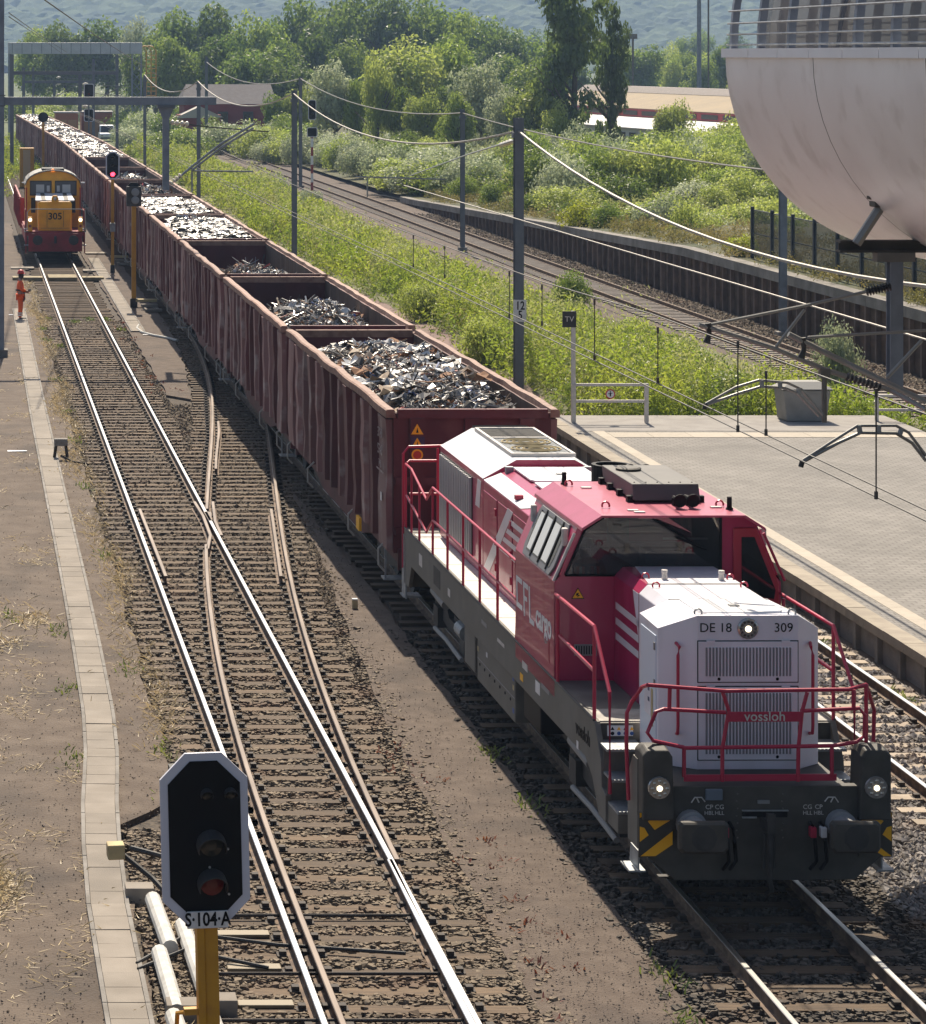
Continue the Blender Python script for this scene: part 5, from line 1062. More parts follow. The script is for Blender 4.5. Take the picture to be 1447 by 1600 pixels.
# ------------------------------------------------------------------ trackside small things
def pipe_run():
    t = thing('cable_pipes', 'two white concrete pipes with blocks beside the near signal foot', 'pipes', (2.45, 29, -.2))
    for x, yl in ((2.28, (28.0, 29.5)), (2.28, (29.62, 31.6)), (2.34, (31.75, 33.6)), (2.66, (27.8, 29.8)), (2.62, (29.95, 32.6))):
        MB().tube([(x + random.uniform(-.02, .02), yl[0], -.08), (x - .06, yl[1], -.08)], .095, 12).build('pipe', mat('pipe_white', (.55, .54, .50), .7, col2=(.45, .43, .39), scale=8), t)
    for x, y in ((2.33, 29.75), (2.75, 29.9), (2.73, 27.9), (2.14, 33.9)): MB().box(x - .17, x + .17, y - .14, y + .14, -.2, -.0).build('block', M_conc, t, bevel=.01)
pipe_run()
cbk = MB(); cbk.tube([(1.95, 31.3, -.1), (2.6, 32.2, -.05), (3.6, 32.0, -.12), (5.0, 31.7, -.12)], .022, 6).tube([(1.95, 31.1, -.1), (2.5, 31.6, -.05), (3.4, 31.2, -.12)], .022, 6)
o_ = cbk.build('ground_cable', M_black2); tag(o_, 'black cables crossing the ballast behind the nearest signal', 'cable')
tb = thing('junction_box', 'small weathered box on two legs left of the left track', 'box', (2.49, 70.6, -.15))
MB().box(-.17, .17, -.1, .12, .34, .52).build('box', M_darkconc, tb, world=False, bevel=.02)
for x in (-.12, .12): MB().tube([(x, 0, .36), (x * 1.4, .02, 0)], .04, 6).build('leg', M_fast, tb, world=False)
MB().tube([(.0, -.1, .1), (.3, -.6, .02), (.6, -.9, .02)], .03, 6).build('cable', M_fast, tb, world=False)
bo_ = thing('marker_bollard', 'tiny yellow-topped marker stone on the gravel walkway', 'bollard', (7.22, 51.7, -.17)); MB().box(-.05, .05, -.05, .05, 0, .16).build('stone', M_cream, bo_, world=False, bevel=.01); MB().box(-.05, .05, -.05, .05, .16, .18).build('cap', M_white, bo_, world=False)
for k, (px, py, L, lab) in enumerate(((27, 705, .5, 'white strip of litter lying on the dirt by the trough'), (228, 523, .22, 'scrap of white paper near the grey hose'), (20, 492, .3, 'pale slip of litter beside the left mast'))):
    q = gpt(px, py, -.14); o_ = MB().prism([(q.x - L / 2, q.y - .1, -.14), (q.x + L / 2, q.y - .06, -.135), (q.x + L / 2, q.y + .1, -.14), (q.x - L / 2, q.y + .06, -.13)], (0, 0, .008)).build('litter', M_white); tag(o_, lab, 'litter')
pts = [gpt(px, py, -.12) for px, py in ((217, 508), (214, 513), (222, 519), (240, 524), (262, 528), (277, 532))]
o_ = MB().tube(pts, .045, 7).build('hose', mat('hose_grey', (.38, .38, .36), .6)); tag(o_, 'grey hose lying on the walkway beside the scrap train', 'hose')
def plinth(px, py, k):
    q = gpt(px, py, -.1); t = thing('signal_steps', ('pale wooden treads at the foot of the red signal', 'pale wooden treads and blocks at the foot of the grey dwarf signal')[k], 'steps', (q.x, q.y, -.15))
    MB().box(-.1, .75, -.1, .25, .22, .32).build('tread', M_cream, t, world=False); MB().box(.05, .7, -1.2, -.9, .12, .22).build('tread', M_conc, t, world=False); MB().box(.15, .8, -2.3, -2.0, .03, .12).build('tread', M_conc, t, world=False)
    for x in (.15, .6): MB().box(x, x + .12, -2.2, .2, 0, .1).build('bearer', M_conc, t, world=False)
plinth(176, 408, 0); plinth(216, 478, 1)
cw = struct('board_crossing')
for k in range(7): MB().box(LX + .16, RX - .16, 126.3 + k * .27, 126.53 + k * .27, -.16, -.005).build('plank', mat('worn_plank', (.33, .27, .16), .85, col2=(.24, .19, .11), scale=3), cw)
for x0, x1 in ((2.3, LX - .1), (RX + .1, 6.4)):
    for k in range(4): MB().box(x0, x1, 126.5 + k * .32, 126.78 + k * .32, -.16, -.02 - .01 * k).build('plank', MATS['worn_plank'], cw)
for q, (px, py) in enumerate(((35, 418), (148, 422), (150, 395))):
    c = gpt(px, py, -.1); o_ = MB().box(c.x - .55, c.x + .55, c.y - .5, c.y + .5, -.14, -.09).build('concrete_slab', M_conc, kind='structure')
# worker in orange
pw_ = thing('person', 'railway worker in orange high visibility clothes and red helmet standing by the left track', 'person', (2.24, 107.6, -.15))
def skin_mesh(name, V, E, Rd, m, par, lv=1):
    me = bpy.data.meshes.new(name); me.from_pydata(V, E, []); ob = link(name, me, par); me.materials.append(m)
    sk = ob.modifiers.new('skin', 'SKIN'); sk.use_smooth_shade = True
    for i, r in enumerate(Rd): me.skin_vertices[0].data[i].radius = (r, r) if not isinstance(r, tuple) else r
    me.skin_vertices[0].data[0].use_root = True
    sb = ob.modifiers.new('sub', 'SUBSURF'); sb.levels = lv; sb.render_levels = lv; return ob
# faces right (towards the tracks): +x is forward
V = [(0, 0, 1.0), (0, 0, 1.22), (0, 0, 1.46), (.0, 0, 1.58), (.02, 0, 1.70), (.03, 0, 1.80),
     (0, -.19, 1.47), (.02, -.24, 1.2), (.22, -.2, 1.12), (.31, -.15, 1.12), (0, .19, 1.47), (.02, .25, 1.2), (.2, .2, 1.05), (.28, .15, 1.04),
     (.0, -.10, .92), (.02, -.11, .5), (-.02, -.11, .08), (.12, -.12, .04), (0, .10, .92), (.02, .11, .5), (-.02, .11, .08), (.12, .12, .04)]
E = [(0, 1), (1, 2), (2, 3), (3, 4), (4, 5), (2, 6), (6, 7), (7, 8), (8, 9), (2, 10), (10, 11), (11, 12), (12, 13), (0, 14), (14, 15), (15, 16), (16, 17), (0, 18), (18, 19), (19, 20), (20, 21)]
Rd = [.13, .13, .14, .055, .095, .075, .07, .055, .04, .035, .07, .055, .04, .035, .10, .07, .05, .04, .10, .07, .05, .04]
for sgn, c in ((-1, (.31, -.15, 1.12)), (1, (.28, .15, 1.04))):
    h0 = len(V)
    for k in range(4): V.append((c[0] + .10 + .008 * (k == 1), c[1] + (k - 1.5) * .022, c[2] - .02)); Rd.append(.009); E.append((9 if sgn < 0 else 13, h0 + k))
    V.append((c[0] + .05, c[1] - sgn * .05, c[2] + .02)); Rd.append(.011); E.append((9 if sgn < 0 else 13, h0 + 4))
body = skin_mesh('body', V, E, Rd, M_skin, pw_, 1)
Rj = [.155, .16, .165, .05, 0, 0, .085, .075, .055]
jk = skin_mesh('jacket', [(0, 0, .95), (0, 0, 1.22), (0, 0, 1.48), (0, -.19, 1.47), (.02, -.24, 1.2), (.22, -.2, 1.12), (0, .19, 1.47), (.02, .25, 1.2), (.2, .2, 1.05)], [(0, 1), (1, 2), (2, 3), (3, 4), (4, 5), (2, 6), (6, 7), (7, 8)], [.165, .17, .165, .095, .08, .06, .095, .08, .06], M_orange, pw_)
skin_mesh('trousers', [(0, 0, .98), (0, -.10, .90), (.02, -.11, .5), (-.02, -.11, .1), (0, .10, .90), (.02, .11, .5), (-.02, .11, .1)], [(0, 1), (1, 2), (2, 3), (0, 4), (4, 5), (5, 6)], [.16, .12, .095, .085, .12, .095, .085], M_orange, pw_)
for z, r in ((.28, .1), (.2, .1)):
    for y in (-.11, .11): MB().lathe((-.0, y, z), [(r, -.025), (r, .025)], 'z', 12).build('reflective_band', mat('reflective', (.75, .75, .68), .4), pw_, world=False)
MB().lathe((0, 0, 1.15), [(.182, -.03), (.182, .03)], 'z', 14).build('reflective_band', M_black2, pw_, world=False)
MB().lathe((.02, 0, 1.77), [(.135, 0), (.13, .05), (.1, .12), (.05, .155), (0, .16)], 'z', 16).build('helmet', mat('helmet_red', (.6, .05, .04), .35), pw_, world=False, smooth=True); MB().box(.1, .2, -.09, .09, 1.77, 1.785).build('helmet_peak', mat('helmet_red', (.6, .05, .04), .35), pw_, world=False)
MB().lathe((.03, 0, 1.58), [(.05, 0), (.1, .03), (.1, .16), (.09, .2)], 'z', 12).build('balaclava', M_black2, pw_, world=False)
for y in (-.035, .035): MB().lathe((.118, y, 1.73), [(.012, -.008), (.012, .008)], 'z', 8).build('eye', M_black, pw_, world=False)
MB().box(.11, .145, -.015, .015, 1.67, 1.72).build('nose', M_skin, pw_, world=False, bevel=.006); MB().box(.112, .12, -.03, .03, 1.635, 1.645).build('mouth', mat('lips', (.3, .1, .09), .6), pw_, world=False)
for y in (-.11, .11): MB().box(-.04, .24, y - .055, y + .055, 0, .09).build('boot', M_black2, pw_, world=False, bevel=.03)
MB().box(.3, .42, -.2, -.1, 1.14, 1.2).build('radio', M_black, pw_, world=False, bevel=.01); MB().tube([(.14, -.1, 1.2), (.17, -.09, .8), (.12, -.12, .72)], .03, 6).build('bag_strap', M_black2, pw_, world=False)

# driver behind the windscreen
dv = thing('person', 'train driver in dark clothes with orange vest seated behind the locomotive windscreen', 'person', (0, 0, 0)); dm = loco.matrix_basis.copy(); dp = dm @ Vector((-.92, 5.75, 2.0)); dv.location = dp; dv.rotation_euler = (0, 0, R(-90) + LTH)
Vd = [(0, 0, .55), (0, 0, .85), (0, 0, 1.12), (0, 0, 1.22), (.02, 0, 1.34), (.03, 0, 1.42), (0, -.18, 1.12), (.05, -.24, .9), (.28, -.2, .86), (.36, -.16, .87), (0, .18, 1.12), (.05, .24, .9), (.28, .2, .86), (.36, .16, .87), (.1, -.1, .5), (.5, -.12, .5), (.52, -.12, .1), (.1, .1, .5), (.5, .12, .5), (.52, .12, .1)]
Ed = [(0, 1), (1, 2), (2, 3), (3, 4), (4, 5), (2, 6), (6, 7), (7, 8), (8, 9), (2, 10), (10, 11), (11, 12), (12, 13), (0, 14), (14, 15), (15, 16), (0, 17), (17, 18), (18, 19)]; Rd_ = [.14, .14, .14, .055, .09, .075, .07, .055, .042, .035, .07, .055, .042, .035, .09, .075, .055, .09, .075, .055]
for c, pj, sg_ in ((Vd[9], 9, -1), (Vd[13], 13, 1)):
    h0 = len(Vd)
    for k in range(4): Vd.append((c[0] + .10, c[1] + (k - 1.5) * .022, c[2] - .01)); Rd_.append(.009); Ed.append((pj, h0 + k))
    Vd.append((c[0] + .05, c[1] - sg_ * .05, c[2] + .02)); Rd_.append(.011); Ed.append((pj, h0 + 4))
skin_mesh('body', Vd, Ed, Rd_, M_skin, dv)
skin_mesh('shirt', [(0, 0, .55), (0, 0, .85), (0, 0, 1.13), (0, -.18, 1.12), (.05, -.24, .9), (.27, -.2, .86), (0, .18, 1.12), (.05, .24, .9), (.27, .2, .86)], [(0, 1), (1, 2), (2, 3), (3, 4), (4, 5), (2, 6), (6, 7), (7, 8)], [.155, .155, .15, .085, .07, .055, .085, .07, .055], M_black2, dv)
for y in (-.1, .1):
    MB().prism([(.155, y - .06, .6), (.155, y + .06, .6), (.15, y + .055, 1.12), (.15, y - .055, 1.12)], (.012, 0, 0)).build('vest_front', M_orange, dv, world=False); MB().prism([(.17, y - .02, .6), (.17, y + .02, .6), (.166, y + .018, 1.12), (.166, y - .018, 1.12)], (.006, 0, 0)).build('reflective_band', M_white, dv, world=False)
MB().lathe((.0, 0, 1.36), [(.105, 0), (.11, .05), (.09, .11), (0, .13)], 'z', 14).build('hair', M_black2, dv, world=False)
for y in (-.035, .035): MB().lathe((.108, y, 1.37), [(.012, -.008), (.012, .008)], 'z', 8).build('eye', M_black, dv, world=False)
MB().box(.1, .135, -.015, .015, 1.31, 1.36).build('nose', M_skin, dv, world=False, bevel=.006); MB().box(.1, .11, -.03, .03, 1.275, 1.285).build('mouth', MATS['lips'], dv, world=False)

# ------------------------------------------------------------------ masts, portals and overhead line
def hbeam(mb, x, y, z0, z1, w, t=.014):       # vertical H section
    mb.box(x - w / 2, x + w / 2, y - w / 2, y - w / 2 + t, z0, z1); mb.box(x - w / 2, x + w / 2, y + w / 2 - t, y + w / 2, z0, z1); mb.box(x - t / 2, x + t / 2, y - w / 2 + t, y + w / 2 - t, z0, z1)
def insulator(par, a, b, m=None, n=4, r=.07):
    a, b = Vector(a), Vector(b); d = (b - a); L = d.length; mb = MB()
    pts = []; rad = []
    for k in range(n):
        for t, rr in ((0, .03), (.25, r), (.6, r), (.85, .03)): pts.append(a + d * ((k + t) / n)); rad.append(rr)
    mb.tube(pts, rad, 8); return mb.build('insulator', m or M_ins, par)
def mast(x, y, h, w, label, group=None, m=None, zb=-.15):
    t = thing('catenary_mast', label, 'mast', (x, y, zb), 0, group); mb = MB(); hbeam(mb, 0, 0, 0, h, w); mb.build('post', m or M_mast, t, world=False)
    MB().box(-w, w, -w, w, -.1, .12).build('foot', M_darkconc, t, world=False, bevel=.02); MB().box(-w * .7, w * .7, -w * .6, w * .6, h * .93, h * .95).build('collar', M_mast, t, world=False)
    return t
m1 = mast(16.22, 82, 8.3, .26, 'dark steel mast with white number plate 12 5, behind the nearest scrap wagon')
pl_ = MB().box(-.19, .19, -.19, -.175, 2.38, 3.02).build('number_plate', mat('plate_white', (.8, .8, .8), .5), m1, world=False)
for txt, z in (('12', 2.84), ('5', 2.57)): me = text_mesh(txt, .34, .001, thick=.006); me.materials.append(M_black); link('lettering', me, pl_, (.01, -.193, z), (R(90), 0, 0), (.8, 1, 1))
m3 = mast(16.25, 137.5, 8.4, .25, 'dark mast rising from the tall weeds right of the fourth scrap wagon')
m3b = mast(16.25, 193, 8.3, .25, 'mast at the weed edge just right of the near portal arm'); m3c = mast(16.2, 249, 8.3, .25, 'distant mast left of the red house behind the weeds')
m2 = mast(26.1, 146.7, 7.3, .22, 'thin mast on the near side of the curved far track, left of the numbered mast'); m4 = mast(26.0, 216, 8.4, .25, 'mast beside the tall two-headed far signal'); m5 = mast(26.0, 299, 9.9, .3, 'distant thick mast in front of the red house')
m6 = mast(29.75, 102, 8.6, .24, 'pale blue grey mast in front of the dark retaining wall, under the capsule', m=M_mastl)
def mid(a, b, sag, n=14): return [Vector(a).lerp(Vector(b), t) + Vector((0, 0, -4 * sag * t * (1 - t))) for t in np.linspace(0, 1, n)]
def wire(paths, r, name, lab, m, cat='overhead wire', n=5):
    mb = MB()
    for q in paths: mb.tube(q, r, n)
    return tag(mb.build(name, m), lab, cat)
X = 16.2
wire([mid((X, 27, 8.0), (X, 82, 7.78), 1.95, 24)], .036, 'feeder_cable', 'thick pale sagging cable from the numbered mast down to the lower right', M_cable)
wire([mid((X, 82, 7.78), (X, 137.5, 8.1), 1.2, 20)], .032, 'feeder_cable', 'pale cable sagging between the numbered mast and the weed mast behind it', M_cable)
wire([mid((X, 137.5, 8.1), (X, 193, 8.16), 1.1, 16), mid((X, 193, 8.16), (X, 249, 8.2), 1.1)], .04, 'feeder_cable', 'pale cable running from the weed mast to the masts near the portal', M_cable)
wire([mid((26, 216, 8.15), (26.1, 146.7, 6.95), .9)], .036, 'feeder_cable', 'pale cable from the signal side mast to the thin mast of the far track', M_cable); wire([mid((26.1, 146.7, 6.95), (26.2, 74, 6.5), .5, 20)], .033, 'feeder_cable', 'pale cable from the thin mast towards the capsule', M_cable)
wire([mid((26, 299, 9.2), (26, 216, 8.15), 1.2)], .04, 'feeder_cable', 'far pale cable between the red house mast and the signal mast', M_cable)
for Y, xx in ((62.5, 16.2), (110, 16.2)): 
    pass
wire([[(14.5, 24, 5.72), (14.5, 58, 5.7), (14.45, 92, 5.72)]], .017, 'contact_wire', 'straight pale wire crossing the whole right side above the platform', M_cable)
def cw_(x): return [(x, 20, 5.5), (x, 60, 5.5), (x - .15, 100, 5.5), (x - .3, 200, 5.5), (x - 1.8, 320, 5.5)]
wire([cw_(9.3), cw_(9.52)], .009, 'contact_wire', 'twin thin contact wires above the scrap train', M_wire)
mw = wire([[(9.3, 20, 6.55), (9.3, 38, 6.5), (9.3, 45, 6.36), (9.3, 60, 6.28), (9.3, 80, 6.35), (9.2, 100, 6.6)]], .010, 'messenger_wire', 'thin upper wire with droppers above the scrap train', M_wire)
for px, yl, yh in ((929, 563, 469), (796, 498, 425), (847, 509, 446), (695, 435, 384), (1028, 599, 513), (1153, 675, 535), (1197, 681, 582), (1369, 780, 610), (646, 418, 368)):
    Y = F * 4.5 / (yl - HY); zt = CH - (yh - HY) * Y / F; x = (px - HX) * Y / F
    MB().tube([(x, Y, 5.5), (x, Y, zt)], .008, 5).tube([(x, Y, 5.5), (x, Y, 5.58)], .02, 5).tube([(x, Y, zt - .07), (x, Y, zt + .02)], .017, 5).build('dropper', M_wire, mw)
wire([[wpt(70, 0, 90), wpt(150, 56, 150), wpt(250, 120, 240)]], .025, 'feeder_cable', 'dark cable descending across the upper left corner', M_wire); wire([[wpt(14, 20, 100), wpt(60, 53, 170), wpt(105, 82, 240)], [wpt(14, 26, 100), wpt(50, 50, 170), wpt(98, 84, 240)]], .018, 'feeder_cable', 'pair of dark thin cables beside the left mast', M_wire)
# near portal: tall left mast with an arm over two tracks and a hanging post
pt = thing('catenary_portal', 'tall grey mast at the left edge with a horizontal arm over the tracks', 'portal', (1.25, 94.6, -.15))
mb = MB(); hbeam(mb, 0, 0, 0, 14, .36, .02); mb.build('mast', M_mastl, pt, world=False); MB().box(-.3, .3, -.3, .3, 0, .25).build('foot', M_darkconc, pt, world=False)
MB().box(.18, 7.3, -.12, .12, 8.45, 8.72).build('arm', M_mastl, pt, world=False, bevel=.01)
for z in (8.4, 8.75): MB().box(-.22, .22, -.2, .2, z, z + .05).build('clamp', M_mast, pt, world=False)
MB().loft([[(5.5, -.1, 5.6), (5.72, -.1, 5.6), (5.72, .1, 5.6), (5.5, .1, 5.6)], [(5.5, -.1, 8.0), (5.72, -.1, 8.0), (5.72, .1, 8.0), (5.5, .1, 8.0)], [(5.36, -.12, 8.35), (5.88, -.12, 8.35), (5.88, .12, 8.35), (5.36, .12, 8.35)]]).build('hanging_post', M_mastl, pt, world=False)
MB().box(5.32, 5.92, -.2, .2, 8.35, 8.45).build('clamp', M_mast, pt, world=False)
cn = MB(); T_ = lambda px, py: (wpt(px, py, 94.6).x - 1.25, 0, wpt(px, py, 94.6).z + .15)
cn.tube([T_(272, 284), T_(300, 260), T_(345, 225), T_(398, 193)], .045, 6).tube([T_(300, 266), T_(345, 231), T_(396, 200)], .04, 6).tube([T_(300, 267), T_(396, 268)], .03, 6).tube([T_(300, 262), T_(300, 300)], .03, 6)
cn.build('cantilever', M_steel, pt, world=False); MB().tube([T_(268, 191), T_(330, 199), T_(420, 206)], .02, 5).build('span_wire', M_wire, pt, world=False)
for a, b in (((266, 288), (284, 272)), ((266, 191), (296, 194))):
    i_ = insulator(pt, (0, 0, 0), (.01, 0, 0)); bpy.data.objects.remove(i_)
    A_, B_ = Vector(T_(*a)), Vector(T_(*b)); pts = []; rad = []
    for k in range(4):
        for t, rr in ((0, .03), (.3, .09), (.6, .09), (.9, .03)): pts.append(A_.lerp(B_, (k + t) / 4)); rad.append(rr)
    MB().tube(pts, rad, 8).build('insulator', M_ins, pt, world=False)
def far_portal(Y, xl, xr, yb, posts, lab, thick=.3, post_bottom=5.3):
    a = wpt(xl, yb, Y); b = wpt(xr, yb, Y); t = thing('catenary_portal', lab, 'portal', (a.x, Y, -.15)); zb = a.z + .15; L = b.x - a.x
    mb = MB(); hbeam(mb, 0, 0, 0, zb + 1.6, .32); mb.build('mast', M_mast, t, world=False); MB().box(.15, L, -.13, .13, zb - thick / 2, zb + thick / 2).build('arm', M_mast, t, world=False)
    for px in posts:
        x = wpt(px, yb, Y).x - a.x; mb = MB(); hbeam(mb, x, 0, post_bottom, zb - thick / 2, .3); mb.build('hanging_post', M_mast, t, world=False)
        mb = MB(); mb.tube([(x + .2, 0, post_bottom + .2), (x + 3.2, 0, post_bottom + 2.0)], .04, 5).tube([(x + .2, 0, post_bottom + 1.6), (x + 3.6, 0, post_bottom + 1.3)], .03, 5).tube([(x + .3, 0, post_bottom + 2.3), (x + 4.4, 0, post_bottom + 2.1)], .02, 5); mb.build('cantilever', M_tubecan, t, world=False)
        for z in (.4, 1.55, 2.3): MB().tube([(x + .2, 0, post_bottom + z), (x + .45, 0, post_bottom + z + .02), (x + .7, 0, post_bottom + z + .05)], [.05, .14, .05], 8).build('insulator', M_ins, t, world=False)
    return t
far_portal(240, 18.6, 185, 114, (125,), 'second portal further away, with a short arm under the big gantry beam')
far_portal(310, 37, 150, 128, (85,), 'third smaller portal far away at the left, above the end of the train')
for px, Y, yt in ((146, 300, 92), (183, 290, 86), (52, 315, 105)):
    q = wpt(px, yt, Y); mast(q.x, Y, q.z + .15, .3, {146: 'distant plain mast left of the dark portal signals', 183: 'distant plain mast under the right end of the gantry beam', 52: 'distant plain mast at far left above the train end'}[px])
gt = thing('signal_gantry', 'long grey gantry beam over the far tracks with yellow ladder cage at its end', 'gantry', (5.7, 345, -.15))
gb = MB(); gb.box(0, 16.4, -.6, .6, 10.2, 11.6); gb.build('box_beam', mat('gantry_grey', (.5, .51, .55), .5, col2=(.43, .44, .48), scale=1), gt, world=False, bevel=.03)
for x in np.arange(.5, 16, 1.2): MB().box(x - .04, x + .04, -.62, -.6, 10.25, 11.55).build('beam_rib', M_mastl, gt, world=False)
tr = MB()
for x in (15.2, 16.3):
    for yy in (-.5, .5): tr.box(x - .08, x + .08, yy - .08, yy + .08, 0, 10.2)
for k in range(9): tr.tube([(15.2, -.5, k * 1.13), (16.3, -.5, k * 1.13 + 1.13)], .04, 4); tr.tube([(16.3, -.5, k * 1.13), (15.2, -.5, k * 1.13 + 1.13)], .04, 4)
tr.build('lattice_leg', M_mastl, gt, world=False)
lt = MB()
for x in (16.9, 17.5, 18.1): lt.tube([(x, -.5, 4), (x, -.5, 10.6), (x - .4, -.5, 11.1), (x - 1, -.5, 11.2)], .08, 5)
for k in range(12): lt.tube([(16.9, -.5, 4 + k * .55), (18.1, -.5, 4 + k * .55)], .04, 4)
lt.build('ladder_cage', M_yel, gt, world=False)
mb = MB(); mb.box(0, .4, -.2, .2, 0, 10.2); mb.build('left_leg', M_mastl, gt, world=False)

# ------------------------------------------------------------------ footbridge capsule, upper right
CX, CR, CB, CY1, CY0 = 14.3, 3.1, 2.95, 41.3, 9.0
fb = thing('footbridge_capsule', 'rounded beige metal footbridge tube with railings and windows at the upper right', 'footbridge', (CX, CY1, 0))
def belly(y, k=1.0, off=0.0): return [(CX - (CR + off) * k * math.cos(t), y, 9.98 - (CB + off) * k * math.sin(t)) for t in np.linspace(0, math.pi, 33)]
ye = CY1; segs = [CY1, 37.05, 32.72, 28.4, 24.1, 19.8, 15.5, 9.0]
for a, c in zip(segs[:-1], segs[1:]):
    mb = MB(); ks = np.linspace(a - .012, c + .012, 4); mb.loft([belly(y) for y in ks], closed=False, caps=False); mb.loft([belly(y, 1, -.06) for y in ks], closed=False, caps=False)
    mb.build('cladding_panel', M_caps, fb, smooth=True)
mb = MB(); mb.loft([belly(CY1 - .05, 1, -.035), belly(CY0, 1, -.035)], closed=False, caps=False); mb.build('seam_backing', M_black2, fb)
mb = MB(); mb.poly(belly(CY1 - .02)[::-1]); mb.build('end_cap', M_caps, fb)
fs = MB().box(-.06, .34, -.7, .7, -.03, .1).mesh('ledge_slab', M_white)
k = 0
while CY1 - .7 - k * 1.42 > CY0:
    y = CY1 - .7 - k * 1.42
    for s in (-1, 1): link('ledge_slab', fs, fb, (s * -(CR + .0) * -1 if s > 0 else -CR, y - CY1, 9.985), (0, 0, math.pi if s > 0 else 0))
    k += 1
M_cpost = mat('capsule_post', (.22, .25, .31), .5)
for k in range(22):
    y = 41.25 - k * 1.43
    if y < CY0: break
    for s in (-1, 1):
        mb = MB(); rings = []
        for t in np.linspace(0, 1, 9):
            x = CX + s * (CR - .06 - .95 * t ** 2.2); z = 10.08 + 2.6 * t; w = .05
            rings.append([(x - s * .0, y - w, z), (x - s * .0, y + w, z), (x - s * .10, y + w, z), (x - s * .10, y - w, z)])
        mb.loft(rings); mb.build('railing_post', M_cpost, fb)
for z in (10.14, 10.29, 10.45, 10.63, 10.83, 11.05):
    for s in (-1, 1):
        t = (z - 10.08) / 2.6; x = CX + s * (CR + .0 - .95 * t ** 2.2); MB().tube([(x, CY1 - .1, z), (x, CY0, z)], .015, 6).build('railing_bar', M_steel, fb)
for a, c in zip(segs[:-1], segs[1:]):
    for s in (-1, 1):
        def gl(y): return [(CX + s * (CR - .45 - .95 * t ** 2.2), y, 10.0 + 2.7 * t) for t in np.linspace(0, 1, 7)]
        MB().loft([gl(a), gl(c)], closed=False, caps=False).build('window_pane', glassmat('capsule_glass', (.16, .165, .18), .5) if 'capsule_glass' not in MATS else MATS['capsule_glass'], fb)
        fr_ = MB(); rings = []
        for t in np.linspace(0, 1, 8): x = CX + s * (CR - .46 - .95 * t ** 2.2); z = 10.0 + 2.7 * t; rings.append([(x, a - .2 - .04, z), (x, a - .2 + .04, z), (x - s * .12, a - .2 + .04, z), (x - s * .12, a - .2 - .04, z)])
        fr_.loft(rings); fr_.build('window_frame', M_cpost, fb)
ew = [(CX - (CR - .47 - .95 * t ** 2.2), 10.0 + 2.7 * t) for t in np.linspace(0, 1, 9)]; ew += [(2 * CX - x, z) for x, z in ew[::-1]]
MB().prism([(x, CY1 - .18, z) for x, z in ew], (0, .1, 0)).build('end_wall', mat('end_wall', (.8, .74, .71), .6), fb)
for q in (1.1, 2.3): MB().tube([(CX - (CR - .47 - .95 * t ** 2.2) + q * (1 + .25 * t), CY1 - .2, 10.0 + 2.7 * t) for t in np.linspace(0, 1, 8)], .03, 6).build('end_wall_rib', M_cpost, fb)
MB().box(CX - CR + .1, CX + CR - .1, CY0, CY1 - .1, 9.9, 10.0).build('floor', mat('capsule_floor', (.5, .48, .46), .8), fb)
mb = MB(); mb.loft([[(CX - 2.1 * math.cos(t), y, 12.6 + .8 * math.sin(t)) for t in np.linspace(0, math.pi, 13)] for y in (CY1, CY0)], closed=False, caps=False); mb.build('roof', M_caps, fb, smooth=True)
for y in np.arange(CY0 + 1, CY1, 4.3): MB().box(CX - .2, CX + .2, y - .2, y + .2, 10, 12.7).build('inner_column', M_lock, fb)
MB().prism([(CX - 1.9, CY1 - 2.5, 10.0), (CX + 1.9, CY1 - 2.5, 10.0), (CX + 1.9, CY1 - 2.5, 12.4), (CX - 1.9, CY1 - 2.5, 12.4)], (0, -.1, 0)).build('inner_wall', mat('inner_wall', (.7, .65, .62), .7), fb)
# beam, strut and hanging column under the capsule, with the overhead line arms
hb = thing('line_support', 'dark beam with hanging column and arms for the overhead wires under the capsule', 'line support', (12.2, 37, 5.5))
mb = MB(); mb.box(11.52, 17, 36.92, 37.1, 7.40, 7.43); mb.box(11.52, 17, 36.92, 37.1, 7.53, 7.56); mb.box(11.52, 17, 36.99, 37.02, 7.43, 7.53); mb.build('beam', M_dgrey, hb)
a, c = wpt(1338, 381, 36.9), wpt(1382, 314, 36.9); MB().tube([a, c], .065, 6).build('strut', M_tubecan, hb); MB().box(c.x - .16, c.x + .14, c.y - .12, c.y + .14, c.z - .08, c.z + .12).box(c.x - .22, c.x - .1, c.y - .06, c.y + .06, c.z + .02, c.z + .14).build('bracket', M_dgrey, hb, bevel=.02)
mb = MB(); hbeam(mb, wpt(1398, 400, 37).x, 37, 5.62, 7.4, .17); mb.build('column', M_mastl, hb); MB().box(12.0, 12.5, 36.9, 37.1, 7.28, 7.4).build('bracket', M_frame, hb)
P = lambda px, py, Y=36.5: wpt(px, py, Y)
mb = MB(); mb.tube([P(1392, 447), P(1255, 478), P(1110, 507)], .022, 7).tube([P(1257, 484), P(1212, 543)], .022, 7).tube([P(1447, 516, 35.5), P(1262, 527, 35.5)], .02, 7).tube([P(1440, 532, 35.5), P(1386, 590, 35.5)], .024, 7); mb.build('stay_tubes', M_tubecan, hb)
mb = MB(); mb.tube([P(1092, 507), P(1212, 545), P(1290, 578), P(1392, 610), P(1447, 640, 36)], .034, 8).tube([P(1232, 522, 35.8), P(1320, 566, 35.8), P(1447, 628, 35.5)], .038, 8); mb.build('cantilever_tubes', M_tubecan, hb)
